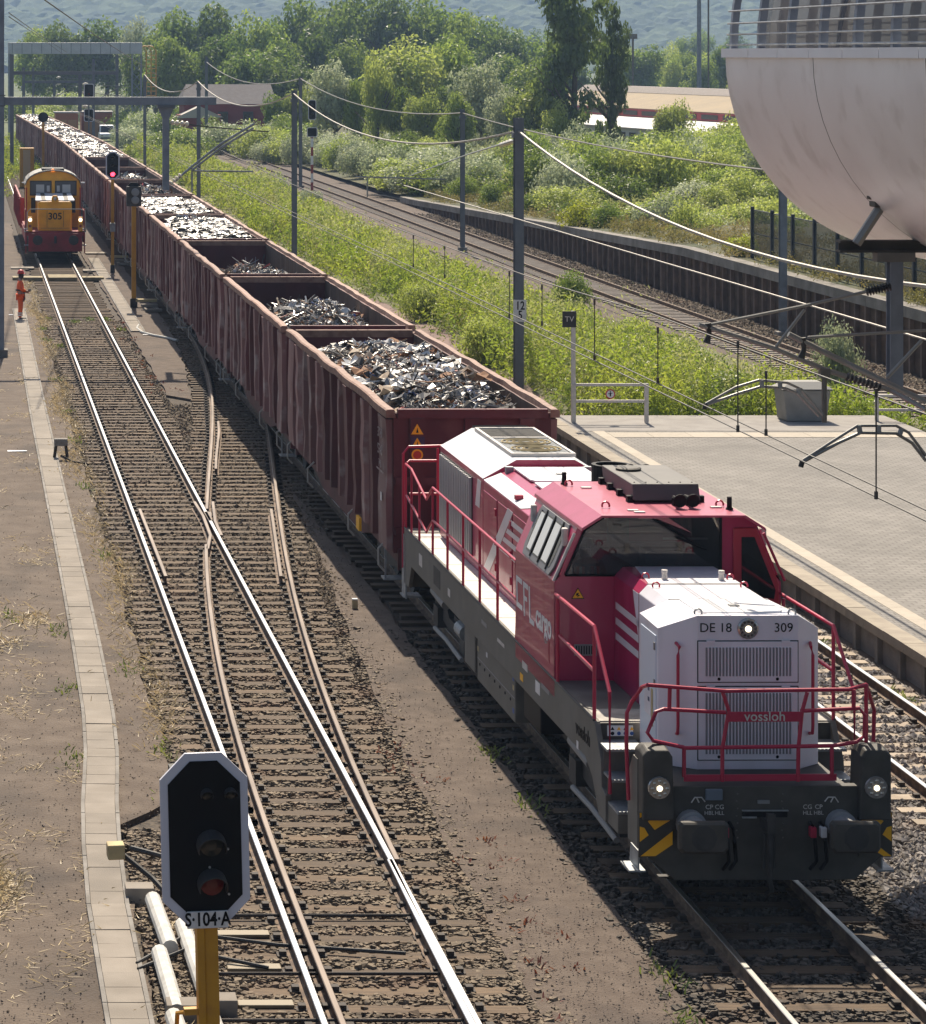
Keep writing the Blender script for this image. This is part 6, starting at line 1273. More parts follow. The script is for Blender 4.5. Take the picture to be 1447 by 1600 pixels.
for a, b in ((P(1322, 588), P(1378, 606)), (P(1392, 447), P(1352, 456))):
    d = b - a; pts = []; rad = []
    for k in range(9):
        for t, rr in ((0, .03), (.4, .065), (.7, .03)): pts.append(a + d * ((k + t) / 9)); rad.append(rr)
    MB().tube(pts, rad, 8).build('insulator', M_black2, hb)
mb = MB(); mb.tube([P(1288, 578), P(1288, 660)], .035, 8); mb.box(P(1288, 578).x - .06, P(1288, 578).x + .06, 36.44, 36.56, P(1288, 590).z, P(1288, 575).z); mb.build('drop_post', M_frame, hb)
for px, py, Y in ((1106, 512, 36.5), (1254, 535, 35.8)):
    q = P(px, py, Y); MB().tube([q + Vector((0, 0, .06)), q + Vector((.02, 0, -.08)), q + Vector((-.02, 0, -.2))], [.045, .03, .05], 7).build('clamp', M_black2, hb)
def reg_arm(pts1, pts2, Y, ties, lab):
    t = thing('registration_arm', lab, 'wire arm', P(pts1[0][0], pts1[0][1], Y)); mb = MB(); mb.tube([P(x, y, Y) for x, y in pts1], .018, 7).tube([P(x, y, Y) for x, y in pts2], .020, 7); mb.build('tube', M_tubecan, t)
    for (a, b) in ties: MB().tube([P(*a, Y), P(*b, Y)], .03, 6).build('tie', M_steel, t)
    q = P(pts1[0][0], pts1[0][1], Y); MB().tube([q, q + Vector((-.02, 0, -.07))], .03, 6).build('clamp', M_black2, t)
reg_arm([(1254, 720), (1300, 690), (1340, 665), (1400, 665), (1420, 676), (1447, 712)], [(1254, 722), (1310, 692), (1345, 676), (1400, 677), (1425, 692), (1447, 720)], 31.6, (((1342, 664), (1344, 677)), ((1373, 664), (1373, 677)), ((1409, 669), (1406, 679))), 'arched twin tube wire arm at the right edge over the platform')
reg_arm([(1103, 631), (1150, 605), (1186, 594), (1230, 598), (1252, 608), (1285, 648)], [(1103, 633), (1150, 616), (1190, 604), (1226, 606), (1246, 614), (1280, 650)], 36.3, (((1190, 594), (1191, 605)), ((1219, 597), (1219, 607)), ((1248, 606), (1248, 615))), 'arched twin tube wire arm in front of the grit bin')

# ------------------------------------------------------------------ retaining wall of the far track, bank, fence
def ztop(Y): return float(np.interp(Y, [60, 118, 147, 191, 240], [1.98, 1.92, 1.26, .22, .0]))
wa = thing('retaining_wall', 'dark sheet pile retaining wall with concrete coping along the far track', 'wall', (30.3, 70, -.25))
pm = MB().box(-.5, .5, -.5, .5, 0, 1).mesh('wall_panel', M_sheet); po = MB().box(-.5, .5, -.5, .5, 0, 1).mesh('wall_post', M_pile); cpm = MB().box(-.5, .5, -.5, .5, -1, 0).mesh('coping', M_darkconc)
y = 70.0
while y < 191:
    h = ztop(y) + .25 - .30
    link('wall_panel', pm, wa, (.1 + random.uniform(-.015, .015), y - 70 + .55, 0), None, (.06, .98, h)); link('wall_post', po, wa, (.0, y - 70, 0), None, (.16, .13, h)); y += 1.1
y = 70.0
while y < 191:
    a, b = ztop(y), ztop(y + 4); ob = link('coping', cpm, wa, (.16, y - 70 + 2, (a + b) / 2 + .25), (math.atan2(b - a, 4), 0, 0), (.56, 3.97, .36)); y += 4
bk = MB(); rows = []
for y in list(np.arange(60, 240, 6)) + [260, 300, 350]:
    z = ztop(y) - .03; rows.append([(30.62, y, z), (31.5, y, z + .05), (34, y, z + .25 + .15 * math.sin(y * .3)), (42, y, max(z, 1.0) + .3), (60, y, 1.0), (140, y, .6), (140.1, y, -.5)])
bk.loft(rows, closed=False, caps=False); bk.build('embankment', mat('bank_soil', (.06, .06, .022), .95, col2=(.11, .10, .04), scale=.8, bump=.6, bscale=6, col3=(.04, .055, .018), scale3=.3), kind='structure', smooth=True)
fn = thing('mesh_fence', 'dark green mesh fence on the retaining wall below the capsule', 'fence', (31.2, 70, 1.95))
fmat = bpy.data.materials.new('fence_mesh'); fmat.use_nodes = True; b = fmat.node_tree.nodes['Principled BSDF']; b.inputs['Base Color'].default_value = (.03, .045, .05, 1); b.inputs['Alpha'].default_value = .5; b.inputs['Roughness'].default_value = .7
fpm = MB().box(-.012, .012, -.5, .5, .05, 1.9).mesh('fence_panel', fmat); fpo = MB().box(-.06, .06, -.06, .06, 0, 2.05).mesh('fence_post', mat('fence_post', (.02, .03, .05), .5)); frl = MB().box(-.02, .02, -.5, .5, -.02, .02).mesh('fence_rail', MATS['fence_post'])
y = 76.0
while y < 110.5: link('fence_post', fpo, fn, (0, y - 70, 0)); link('fence_panel', fpm, fn, (0, y - 70 + 1.35, 0), None, (1, 2.58, 1)); [link('fence_rail', frl, fn, (0.03, y - 70 + 1.35, z), None, (1, 2.6, 1)) for z in (1.0, 1.92)]; y += 2.7
link('fence_post', fpo, fn, (0, y - 70, 0))

# ------------------------------------------------------------------ objects at the platform end
z0 = PZ
br = thing('barrier', 'pale railing with round no walking sign at the platform end', 'barrier', (16.0, 73.6, z0))
for x in (0, 1.9): MB().box(x - .05, x + .05, -.04, .04, 0, 1.0).build('post', M_lock, br, world=False)
for z in (.52, .95): MB().box(-.04, 1.95, -.03, .03, z, z + .07).build('rail', M_lock, br, world=False)
def nosign(par, x, z, r=.13, y=-.06):
    s_ = MB().lathe((x, y, z), [(r, 0), (r, -.012), (0, -.013)], 'y', 20).build('prohibition_sign', mat('sign_red2', (.5, .04, .04), .5), par, world=False); MB().lathe((x, y - .013, z), [(r * .76, 0), (r * .76, -.003), (0, -.004)], 'y', 20).build('sign_disc', M_white, s_, world=False)
    mb = MB(); yy = y - .018; mb.prism([(x - .016, yy, z - .06), (x + .016, yy, z - .06), (x + .02, yy, z + .035), (x - .02, yy, z + .035)], (0, -.002, 0)); mb.lathe((x, yy, z + .06), [(.02, 0), (.02, -.002), (0, -.003)], 'y', 8); mb.prism([(x - .06, yy, z + .0), (x + .06, yy, z + .02), (x + .06, yy, z + .035), (x - .06, yy, z + .015)], (0, -.0015, 0)); mb.build('pictogram', M_black, s_, world=False)
nosign(br, .94, .75)
br2 = thing('barrier', 'second pale railing with round no walking sign at the right edge', 'barrier', (23.9, 74.0, z0))
for z in (.25, .62): MB().box(.1, 3.4, -.03, .03, z, z + .06).build('rail', M_lock, br2, world=False)
for x in (.15, 1.8, 3.3): MB().box(x - .04, x + .04, -.04, .04, -.4, .7).build('post', M_lock, br2, world=False)
nosign(br2, .95, .62, .14)
tv = thing('sign_post', 'slim post with small black TV board at the platform end', 'sign', (16.02, 73.75, z0)); MB().box(-.05, .05, -.05, .05, 0, 2.9).build('post', M_lock, tv, world=False)
bd = MB().box(-.30, .06, -.09, -.06, 2.48, 2.9).build('board', M_black2, tv, world=False); me = text_mesh('TV', .2, .001); me.materials.append(M_lock); link('lettering', me, bd, (-.12, -.092, 2.69), (R(90), 0, 0))
gb = thing('grit_bin', 'grey concrete grit bin with sloping lid at the platform end', 'bin', (22.15, 74.2, z0))
mb = MB(); mb.loft([[(-.52, -.4, 0), (.52, -.4, 0), (.55, .4, 0), (-.55, .4, 0)], [(-.62, -.45, .82), (.62, -.45, .82), (.62, .45, .82), (-.62, .45, .82)]]); mb.build('body', mat('bin_grey', (.26, .25, .225), .85, col2=(.22, .21, .19), scale=3), gb, world=False, bevel=.02)
mb = MB(); mb.loft([[(-.68, -.5, .84), (.68, -.5, .84), (.68, .5, .84), (-.68, .5, .84)], [(-.42, -.2, 1.02), (.42, -.2, 1.02), (.42, .2, 1.02), (-.42, .2, 1.02)]]); mb.build('lid', mat('bin_lid', (.31, .30, .275), .85), gb, world=False, bevel=.02)
cs_ = thing('contact_rod', 'short bent rod lying level beside the far track near the thin mast', 'railing', wpt(574, 300, 190)); 
mb = MB(); q = lambda px, py: wpt(px, py, 190); mb.tube([q(556, 276), q(650, 279), q(800, 283)], .05, 5).tube([q(574, 277), q(574, 308)], .05, 5).tube([q(574, 305), q(600, 305), q(630, 312)], .03, 5); mb.build('tube', M_tubecan, cs_)
cs_['label'] = 'horizontal tube arm on a short stand beside the far track'; cs_['category'] = 'wire arm'
for k, a in enumerate(((782, 281), (788, 281))): q2 = q(*a); MB().tube([q2 + Vector((-.2, 0, 0)), q2, q2 + Vector((.2, 0, 0))], [.04, .13, .04], 8).build('insulator', M_ins, cs_)
wire([[wpt(640, 275, 150), wpt(735, 240, 110), wpt(808, 218, 82)]], .03, 'stay_tube', 'pale slanting stay tube reaching the top of the numbered mast', M_steel, 'stay')
t_ = bpy.data.objects['stay_tube']; 
A_, B_ = wpt(782, 227, 96), wpt(800, 221, 86)
insulator(t_, A_, B_, n=4, r=.09)

# ------------------------------------------------------------------ buildings behind the bank
d = Vector((4.5, -41, 0)).normalized(); e = Vector((d.y, -d.x, 0)) * -1
whs = thing('warehouse', 'long warehouse with tan roof, red fascia and white lean-to behind the poplars', 'building', (68.5, 303, 0))
def wl_(a, o, z): return Vector((68.5, 303, 0)) + d * a + e * o + Vector((0, 0, z))
L_ = 75
MB().loft([[wl_(a, 0, 0), wl_(a, 12, 0), wl_(a, 12, 4.4), wl_(a, 0, 4.4)] for a in (-22, L_)]).build('wall', mat('warehouse_wall', (.55, .54, .52), .8), whs)
MB().loft([[wl_(a, -.5, 4.35), wl_(a, 6, 5.9), wl_(a, 6, 6.0), wl_(a, -.5, 4.45)] for a in (-22, L_)]).build('roof', mat('tan_roof', (.26, .19, .10), .8, col2=(.22, .165, .09), scale=.5), whs)
MB().loft([[wl_(a, 5.2, 5.85), wl_(a, 6, 6.5), wl_(a, 7.2, 6.5), wl_(a, 8, 5.85)] for a in (-22, L_)]).build('ridge_vent', mat('ridge_brown', (.24, .205, .18), .8, col2=(.3, .26, .23), scale=5), whs)
MB().loft([[wl_(a, -.56, 3.6), wl_(a, -.5, 3.6), wl_(a, -.5, 4.36), wl_(a, -.56, 4.36)] for a in (-22, L_)]).build('fascia', mat('fascia_red', (.33, .03, .04), .6), whs)
for a in np.arange(-18, L_, 5.5): MB().loft([[wl_(a + q, -.6, 3.75), wl_(a + q, -.57, 3.75), wl_(a + q, -.57, 4.2), wl_(a + q, -.6, 4.2)] for q in (0, 4.2)]).build('window', M_dgrey, whs)
MB().loft([[wl_(a, -5.5, 2.7), wl_(a, -.3, 3.5), wl_(a, -.3, 3.6), wl_(a, -5.5, 2.8)] for a in (-15, L_ - 8)]).build('lean_to_roof', mat('white_sheet_roof', (.62, .6, .58), .7, col2=(.54, .52, .5), scale=.5), whs)
MB().loft([[wl_(a, -5.2, 0), wl_(a, -.3, 0), wl_(a, -.3, 2.72), wl_(a, -5.2, 2.72)] for a in (-15, L_ - 8)]).build('lean_to_wall', mat('white_wall', (.6, .6, .58), .8), whs)
for a in np.arange(-13, L_ - 12, 3.4):
    w_ = MB().loft([[wl_(a + q, -5.26, 1.2), wl_(a + q, -5.2, 1.2), wl_(a + q, -5.2, 2.3), wl_(a + q, -5.26, 2.3)] for q in (0, 2.2)]).build('window', M_dgrey, whs)
    MB().loft([[wl_(a + q, -5.29, 1.25), wl_(a + q, -5.27, 1.25), wl_(a + q, -5.27, 2.25), wl_(a + q, -5.29, 2.25)] for q in (.1, 1.0)]).build('pane', M_glassd, w_)
hs = thing('house', 'dark red house with grey tiled roof behind the far masts', 'building', (32, 335, 0))
MB().box(-5.5, 5, 0, 8, 0, 4.2).build('wall', mat('house_red', (.22, .03, .028), .8), hs, world=False)
MB().loft([[(-6, -.5, 4.1), (5.5, -.5, 4.1), (5.5, 8.5, 4.1), (-6, 8.5, 4.1)], [(-5, 3.9, 6.4), (5.2, 3.9, 6.4), (5.2, 4.1, 6.4), (-5, 4.1, 6.4)]]).build('roof', mat('slate_roof', (.075, .065, .068), .85, col2=(.10, .088, .09), scale=2), hs, world=False)
MB().box(-6.5, -1.5, -4, -.1, 0, 2.9).build('annex', MATS['house_red'], hs, world=False)
MB().loft([[(-7, -4.4, 2.5), (-4, -4.4, 3.9), (-1.2, -4.4, 2.6)], [(-7, -.2, 2.5), (-4, -.2, 3.9), (-1.2, -.2, 2.6)]]).build('annex_roof', mat('pale_sheet_roof', (.42, .38, .33), .7), hs, world=False)
for x in (-4.5, -1.5, 1.5): w_ = MB().box(x, x + 1.2, -.06, 0, 1.5, 3.2).build('window', M_dgrey, hs, world=False); MB().box(x + .1, x + 1.1, -.08, -.06, 1.6, 3.1).build('pane', M_glassd, w_, world=False)
for k, (x0, x1, Y, h, c, lab) in enumerate(((11.3, 14.0, 338, 3.1, (.38, .12, .05), 'orange shed beside the far end of the scrap train, left of the van'), (14.6, 18.3, 342, 3.1, (.33, .09, .05), 'long reddish shed behind the white van'))):
    t = thing('storage_shed', lab, 'shed', (x0, Y, -.15)); M_ = mat('shed%d' % k, c, .7); MB().box(0, x1 - x0, 0, 5, 0, h).build('wall', M_, t, world=False); MB().box(-.15, x1 - x0 + .15, -.15, 5.1, h, h + .12).build('roof', mat('shed_roof', (.3, .28, .27), .7), t, world=False)
    for q in range(2): MB().box(.3 + q * 1.2, 1.3 + q * 1.2, -.04, 0, .1, 2.3).build('door', mat('shed_door', (.4, .2, .08), .7), t, world=False)
def car(name, lab, loc, m, rz=0, van=False):
    t = thing(name, lab, 'van' if van else 'car', loc, rz); H = 1.95 if van else 1.45; wdt = .92
    sec_ = [(-2.2, .35), (-2.25, .8), (-2.1, 1.0), (-1.2, 1.08), (-.6, H - .05), (.0, H), (1.7, H - .03), (2.15, 1.1), (2.2, .4)]
    mb = MB(); mb.loft([[(s * wdt * (1 - .12 * max(0, (z - .9) / .9)), y, z) for y, z in sec_] for s in (-1, 1)]); mb.build('body', m, t, world=False, bevel=.05)
    MB().prism([(-.75, -1.19, 1.12), (.75, -1.19, 1.12), (.68, -.68, H - .14), (-.68, -.68, H - .14)], (0, -.02, .02)).build('windscreen', M_glassd, t, world=False)
    for s in (-1, 1):
        MB().prism([(s * .9, -.9, 1.1), (s * .9, 1.8, 1.1), (s * .84, 1.6, H - .2), (s * .84, -.5, H - .2)], (s * .02, 0, 0)).build('side_window', M_glassd, t, world=False); MB().box(s * .65 - .14, s * .65 + .14, -2.27, -2.2, .68, .82).build('headlight', M_lens, t, world=False)
        for y in (-1.35, 1.35): MB().lathe((s * .82, y, .33), [(0, -.1), (.33, -.1), (.33, .1), (0, .1)], 'x', 14).build('wheel', M_black2, t, world=False)
    MB().box(-.8, .8, -2.28, -2.2, .4, .55).build('bumper', M_dgrey, t, world=False); return t
car('parked_van', 'white van parked beside the far end of the scrap train', (16.9, 328, -.15), M_white, 0, True)
car('parked_car', 'white car half hidden by bushes beyond the far track', (43.2, 180, .75), M_white, .25)
lm = thing('light_mast', 'tall pale pole rising behind the warehouse left of the capsule', 'mast', (88, 336, 0)); MB().tube([(0, 0, 0), (0, 0, 30)], [.3, .2], 10).build('pole', M_mastl, lm, world=False); MB().box(-.5, .5, -.3, .3, 29, 30).build('lamp_head', M_dgrey, lm, world=False)
lm = thing('street_lamp', 'thin pole with small lamp head right of the poplars', 'lamp', (82, 344, 0)); MB().tube([(0, 0, 0), (0, 0, 12)], .13, 8).build('pole', M_frame, lm, world=False); MB().box(-.5, .5, -.2, .2, 11.9, 12.5).build('lamp_head', M_frame, lm, world=False)
lm = thing('lattice_pole', 'second thinner pole right of the tall pale pole', 'mast', (91.5, 345, 0)); MB().tube([(0, 0, 0), (0, 0, 25)], .11, 6).build('pole', M_frame, lm, world=False)

# ------------------------------------------------------------------ vegetation
def leafcloud(P, N, size, asp=.55, jit=.7, rg=RNG, up=0.0):
    n = len(P); N = N / (np.linalg.norm(N, axis=1, keepdims=True) + 1e-9) + rg.normal(0, jit, (n, 3)); N /= np.linalg.norm(N, axis=1, keepdims=True) + 1e-9
    A = np.cross(N, rg.normal(0, 1, (n, 3)))
    if up: A = A / (np.linalg.norm(A, axis=1, keepdims=True) + 1e-9) + np.array((0, 0, up)); A -= N * (A * N).sum(1, keepdims=True)
    A /= np.linalg.norm(A, axis=1, keepdims=True) + 1e-9; B = np.cross(N, A)
    s = (size * rg.uniform(.6, 1.4, n))[:, None]
    V = np.stack([P - A * s, P - B * s * asp + N * s * .12, P + A * s, P + B * s * asp + N * s * .12], 1).reshape(-1, 3)
    return V, np.arange(4 * n).reshape(-1, 4)
def crown(name, seed, m, n=2600, lobes=16, leaf=.075, shape='round', low=.0):
    rg = np.random.default_rng(seed); Cn = []; Rr = []
    for k in range(lobes):
        if shape == 'poplar': t = k / lobes; w_ = .25 + .75 * math.sin(math.pi * min(1, .10 + .9 * (1 - t) ** .85)) if t > .1 else .55; c = np.array((rg.normal(0, .34) * w_, rg.normal(0, .34) * w_, -1 + 2 * t + rg.normal(0, .04))); r = w_ * rg.uniform(.22, .42)
        else:
            v = rg.normal(0, 1, 3); v /= np.linalg.norm(v); c = v * rg.uniform(.25, .72); r = rg.uniform(.24, .46)
            if shape == 'bush': c[2] = abs(c[2]) * .8 - .35
        Cn.append(c); Rr.append(r)
    Cn = np.array(Cn); Rr = np.array(Rr); idx = rg.choice(lobes, n, p=Rr ** 2 / (Rr ** 2).sum()); v = rg.normal(0, 1, (n, 3)); v /= np.linalg.norm(v, axis=1, keepdims=True)
    rad = Rr[idx][:, None] * (rg.uniform(.55, 1.12, (n, 1))); sc = np.array((1, 1, .9 if shape != 'poplar' else .45))
    P = Cn[idx] + v * rad * sc
    V, Fc = leafcloud(P, v + np.array((0, 0, .25)), leaf, .6, .55, rg)
    me_o = bigmesh(name, V, Fc, m); me = me_o.data; bpy.data.objects.remove(me_o); return me
CR_ = {}
for key, m, sh, k, n, lf in (('dark', L_dark, 'round', 4, 6500, .046), ('mid', L_mid, 'round', 3, 6000, .046), ('light', L_light, 'round', 3, 6000, .044), ('silver', L_silver, 'bush', 4, 5200, .036), ('silvertree', L_silver, 'round', 2, 6000, .042), ('midbush', L_mid, 'bush', 2, 4800, .038), ('lightbush', L_light, 'bush', 3, 5200, .036), ('yellow', L_yellow, 'bush', 1, 4200, .04)):
    CR_[key] = [crown('crown', 50 * len(CR_) + q, m, n, 22 if sh == 'round' else 18, lf, sh) for q in range(k)]
CR_['poplar'] = [crown('crown', 900 + q, L_pop, 7000, 46, .045, 'poplar') for q in range(2)]
def trunk_mesh(seed, k=5):
    rg = random.Random(seed); mb = MB(); mb.tube([(0, 0, 0), (.02, .01, .35), (rg.uniform(-.04, .04), 0, .7), (rg.uniform(-.05, .05), .02, .95)], [.034, .027, .018, .006], 7)
    for q in range(k):
        a = rg.uniform(0, 6.28); z = rg.uniform(.3, .6); r = rg.uniform(.15, .28); mb.tube([(0.01, 0, z), (r * .5 * math.cos(a), r * .5 * math.sin(a), z + .12), (r * math.cos(a), r * math.sin(a), z + .26)], [.014, .009, .004], 5)
    return mb.mesh('trunk', M_bark)
TK = [trunk_mesh(s) for s in range(4)]
def tree(kind, x, y, z, h, r, label, group=None, name='tree'):
    t = thing(name, label, 'tree' if h > 5 else 'shrub', (x, y, z), random.uniform(0, 6.28), group)
    low = .12 if kind in ('silver', 'lightbush', 'midbush', 'yellow') else .3
    ch = h * (1 - low * .6) / 2
    bush = kind in ('silver', 'lightbush', 'midbush', 'yellow'); q = .5 if bush else .85
    link('trunk', random.choice(TK), t, (0, 0, -.1), None, (h * q, h * q, h * q))
    link('crown', random.choice(CR_[kind]), t, (0, 0, h * (.36 if bush else .56)), (0, 0, random.uniform(0, 6.28)), (r * 1.15, r * 1.15, h * .62 if bush else h * .5)); return t
def ptree(kind, px, ytop, Y, wpx, label, group=None, zb=0.0, name='tree', dy=0):
    s = F / Y; x = (px - HX) / s; h = CH - (ytop - HY) / s - zb; return tree(kind, x, Y, zb, h, wpx / s / 2, label, group, name)
G1 = 'trees of the wood behind the tracks'; lab_d = 'dark green broadleaf tree in the dense wood behind the tracks'
wood = [(60, 58, 480, 70), (108, 48, 470, 74), (160, 42, 470, 80), (250, 40, 440, 80), (300, 28, 430, 88), (350, 18, 430, 90), (395, 24, 420, 84), (450, 10, 430, 92), (505, 14, 425, 86), (550, -2, 440, 92), (600, 4, 430, 90), (650, 12, 430, 92), (700, 16, 425, 92), (748, 36, 430, 84), (795, 54, 420, 78), (840, 66, 420, 80), (885, 60, 440, 80), (1000, 78, 470, 60),
        (270, 62, 375, 80), (330, 66, 370, 84), (420, 70, 370, 90), (480, 60, 375, 84), (545, 76, 370, 80), (700, 84, 365, 84), (770, 96, 360, 80), (830, 100, 350, 84), (230, 84, 380, 70), (385, 92, 350, 80), (450, 96, 345, 80)]
ORD = 'first second third fourth fifth sixth seventh eighth ninth tenth eleventh twelfth thirteenth fourteenth fifteenth sixteenth seventeenth eighteenth nineteenth'.split()
for row, lab in ((sorted(q for q in wood if q[2] >= 420), '%s tree from the left along the skyline of the dark wood'), (sorted(q for q in wood if q[2] < 420), '%s tree from the left in the lower front row of the dark wood')):
    for k, (px, yt, Y, w_) in enumerate(row): ptree('dark' if (k + len(row)) % 3 else 'mid', px + random.uniform(-6, 6), yt - 12, Y, w_ * 1.28, lab % ORD[k], G1)
sheet('meadow', [(-120, 300), (31, 300), (31, 230), (260, 230), (1300, 1700), (-380, 1700)], -.12, mat('meadow_green', (.07, .09, .03), .95, col2=(.12, .14, .05), scale=.3, bump=.5, bscale=2))
G8 = 'undergrowth of the wood'; lab_u = 'leafy bush of the undergrowth at the foot of the wood'
for k in range(40): px = random.uniform(190, 900); Y = random.uniform(275, 350); x = (px - HX) * Y / F; (tree(random.choice(('midbush', 'lightbush', 'silver', 'midbush')), x, Y, 0, random.uniform(4.0, 6.5), random.uniform(2.6, 4.0), lab_u, G8, 'undergrowth_bush') if not (22 < x < 39 and Y > 290) and x > 17 else None)
G2 = 'pale trees at the edge of the wood'; lab_l = 'lighter green tree at the front edge of the wood'
for px, yt, Y, w_ in ((700, 40, 350, 70), (600, 100, 320, 60), (760, 128, 300, 70), (690, 130, 300, 60), (860, 110, 300, 70), (640, 150, 290, 60), (430, 140, 300, 50)): ptree('mid', px, yt, Y, w_, lab_l, G2)
ptree('light', 625, 40, 300, 150, 'large rounded light green tree in the middle of the wood'); ptree('silvertree', 522, 88, 270, 84, 'pale feathery tree just right of the far signal heads'); ptree('light', 592, 86, 262, 58, 'slim light green tree right of the pale feathery tree')
ptree('silvertree', 752, 86, 258, 100, 'silvery willow tree rising left of the poplars'); ptree('light', 828, 118, 243, 96, 'yellowish green tree immediately left of the poplars')
ptree('mid', 702, 58, 312, 110, 'rounded mid green tree right of the large light green one'); ptree('light', 664, 128, 256, 62, 'low bright tree in front of the large light green one'); ptree('mid', 715, 138, 246, 60, 'mid green tree in front of the silvery willow tree'); ptree('silvertree', 790, 132, 250, 60, 'small grey green tree between the willow and the yellowish tree')
ptree('mid', 556, 118, 268, 50, 'small mid green tree between the feathery tree and the slim one'); ptree('light', 868, 160, 236, 56, 'low bright tree at the foot of the tallest poplar'); ptree('mid', 632, 130, 262, 54, 'mid green tree right of the slim light green tree'); ptree('light', 470, 120, 300, 60, 'bright tree behind the far signal heads')
ptree('silvertree', 212, 28, 455, 60, 'tall silvery tree above the gantry beam at the upper left'); ptree('silvertree', 250, 62, 400, 66, 'grey green tree right of the yellow ladder cage')
# poplars
for px, yt, Y, w_, lab in ((893, -40, 240, 88, 'tallest dark poplar right of centre, cut off by the top edge'), (952, 14, 246, 46, 'slimmer dark poplar immediately right of the tallest one')):
    s = F / Y; x = (px - HX) / s; h = CH - (yt - HY) / s - .8; t = thing('poplar_tree', lab, 'tree', (x, Y, .8)); link('trunk', TK[0], t, (0, 0, -.1), None, (h * .7,) * 3)
    link('crown', CR_['poplar'][0 if w_ > 60 else 1], t, (0, 0, h * .53), None, (w_ / s / 1.25, w_ / s / 1.25, h * .475))
# bushes along the far track
G3 = 'silvery bushes beyond the far track'; lab_s = 'silver green willow bush on the bank beyond the far track'
for k in range(64):
    px = random.uniform(485, 880); Y = random.uniform(188, 262); s = F / Y; x = (px - HX) / s
    if x < 31.5: x = 31.5 + random.uniform(0, 5)
    kd = random.choice(('silver', 'silver', 'silver', 'midbush', 'lightbush')); tree(kd, x, Y, .3, random.uniform(2.8, 4.7), random.uniform(1.7, 2.9), {'silver': lab_s, 'midbush': 'dark green bush among the silvery willows beyond the far track', 'lightbush': 'pale green bush among the silvery willows beyond the far track'}[kd], G3 + {'silver': '', 'midbush': ', dark ones', 'lightbush': ', pale ones'}[kd], 'willow_bush')
G4 = 'bushes left of the far track'; lab_g = 'green bush behind the weeds left of the far track'
for px, py, Y, h, r in ((225, 215, 320, 6, 3), (262, 205, 315, 5.5, 3), (240, 190, 345, 5, 3), (335, 205, 300, 5.2, 2.6), (365, 215, 290, 4.6, 2.4), (398, 225, 280, 5, 2.6), (430, 200, 285, 6, 2.6), (205, 222, 305, 4, 2.6), (290, 226, 285, 4, 2.4), (445, 230, 262, 4.6, 2.2), (415, 240, 262, 3.6, 2), (282, 178, 360, 7, 3), (470, 215, 258, 5, 2), (352, 205, 288, 4.4, 2.4), (386, 205, 292, 4.8, 2.4), (420, 205, 290, 5.4, 2.5), (450, 205, 285, 6.2, 2.6), (318, 210, 296, 3.8, 2.2), (40, 0, 420, 7, 4), (75, 0, 400, 6, 4), (112, 0, 430, 8, 4), (150, 0, 410, 7, 4), (188, 0, 420, 8, 4), (60, 0, 380, 5, 3.5)):
    x = (px - HX) * Y / F; tree(random.choice(('silver', 'lightbush', 'lightbush', 'midbush')), x, Y, -.1, h, r, lab_g, G4, 'green_bush')
G5 = 'bushes between the wall and the warehouse'; lab_b = 'low dark green bush just above the coping of the retaining wall'
for k in range(135):
    Y = random.uniform(126, 240); px = random.uniform(800, 1270); s = F / Y; x = (px - HX) / s
    if x < 33.5: continue
    if 975 < px < 1025 and 150 < Y < 178: continue
    kd = random.choice(('lightbush', 'lightbush', 'silver', 'midbush', 'lightbush')); tree(kd, x, Y, 1.0, random.uniform(3.0, 6.2) * (1.0 if Y > 165 else .6), random.uniform(1.5, 2.7) * (1.0 if Y > 150 else .75), {'silver': 'silvery bush on the bank between the wall and the warehouse', 'midbush': 'dark green bush on the bank between the wall and the warehouse', 'lightbush': 'pale green bush on the bank between the wall and the warehouse'}[kd], G5 + {'silver': ', silvery ones', 'midbush': ', dark ones', 'lightbush': ', pale ones'}[kd], 'bank_bush')
tree('yellow', wpt(912, 340, 141).x, 141, 1.25, 2.6, 1.3, 'bright yellow green shrub on the coping of the dark wall', None, 'yellow_shrub'); tree('midbush', wpt(945, 345, 139).x, 139, 1.3, 2.2, 1.0, 'dark green shrub right of the bright yellow one', None, 'green_shrub'); tree('yellow', wpt(1155, 372, 113).x, 113, 1.9, 1.6, .8, 'small lime green shrub at the left end of the mesh fence', None, 'lime_shrub')
for k, (px, Y) in enumerate(((640, 182), (700, 172), (860, 150), (790, 160))): tree('midbush', max(32.4, wpt(px, 0, Y).x), Y, .9, 2.2, 1.1, lab_b, 'low bushes above the wall', 'bank_bush')
tree('light', wpt(1052, 200, 250).x, 250, .4, 6.2, 1.7, 'loose green tree in front of the white lean-to', None, 'slender_tree')
G6 = 'trees behind the warehouse'; lab_w = 'sunlit pale green tree in the row behind the warehouse'
for k in range(26): px = random.uniform(955, 1190); Y = random.uniform(470, 640); ptree('light' if k % 3 else 'mid', px, random.uniform(66, 96), Y, random.uniform(40, 60), lab_w, G6)
ptree('dark', 1066, 66, 620, 16, 'narrow dark conifer standing above the pale trees'); 
G7 = 'trees in the valley beyond'; lab_v = 'small hazy tree in the valley below the hill'
for k in range(40): px = random.uniform(20, 1240); Y = random.uniform(700, 900); ptree(random.choice(('dark', 'mid', 'light')), px, random.uniform(40, 72), Y, random.uniform(36, 60), lab_v, G7)
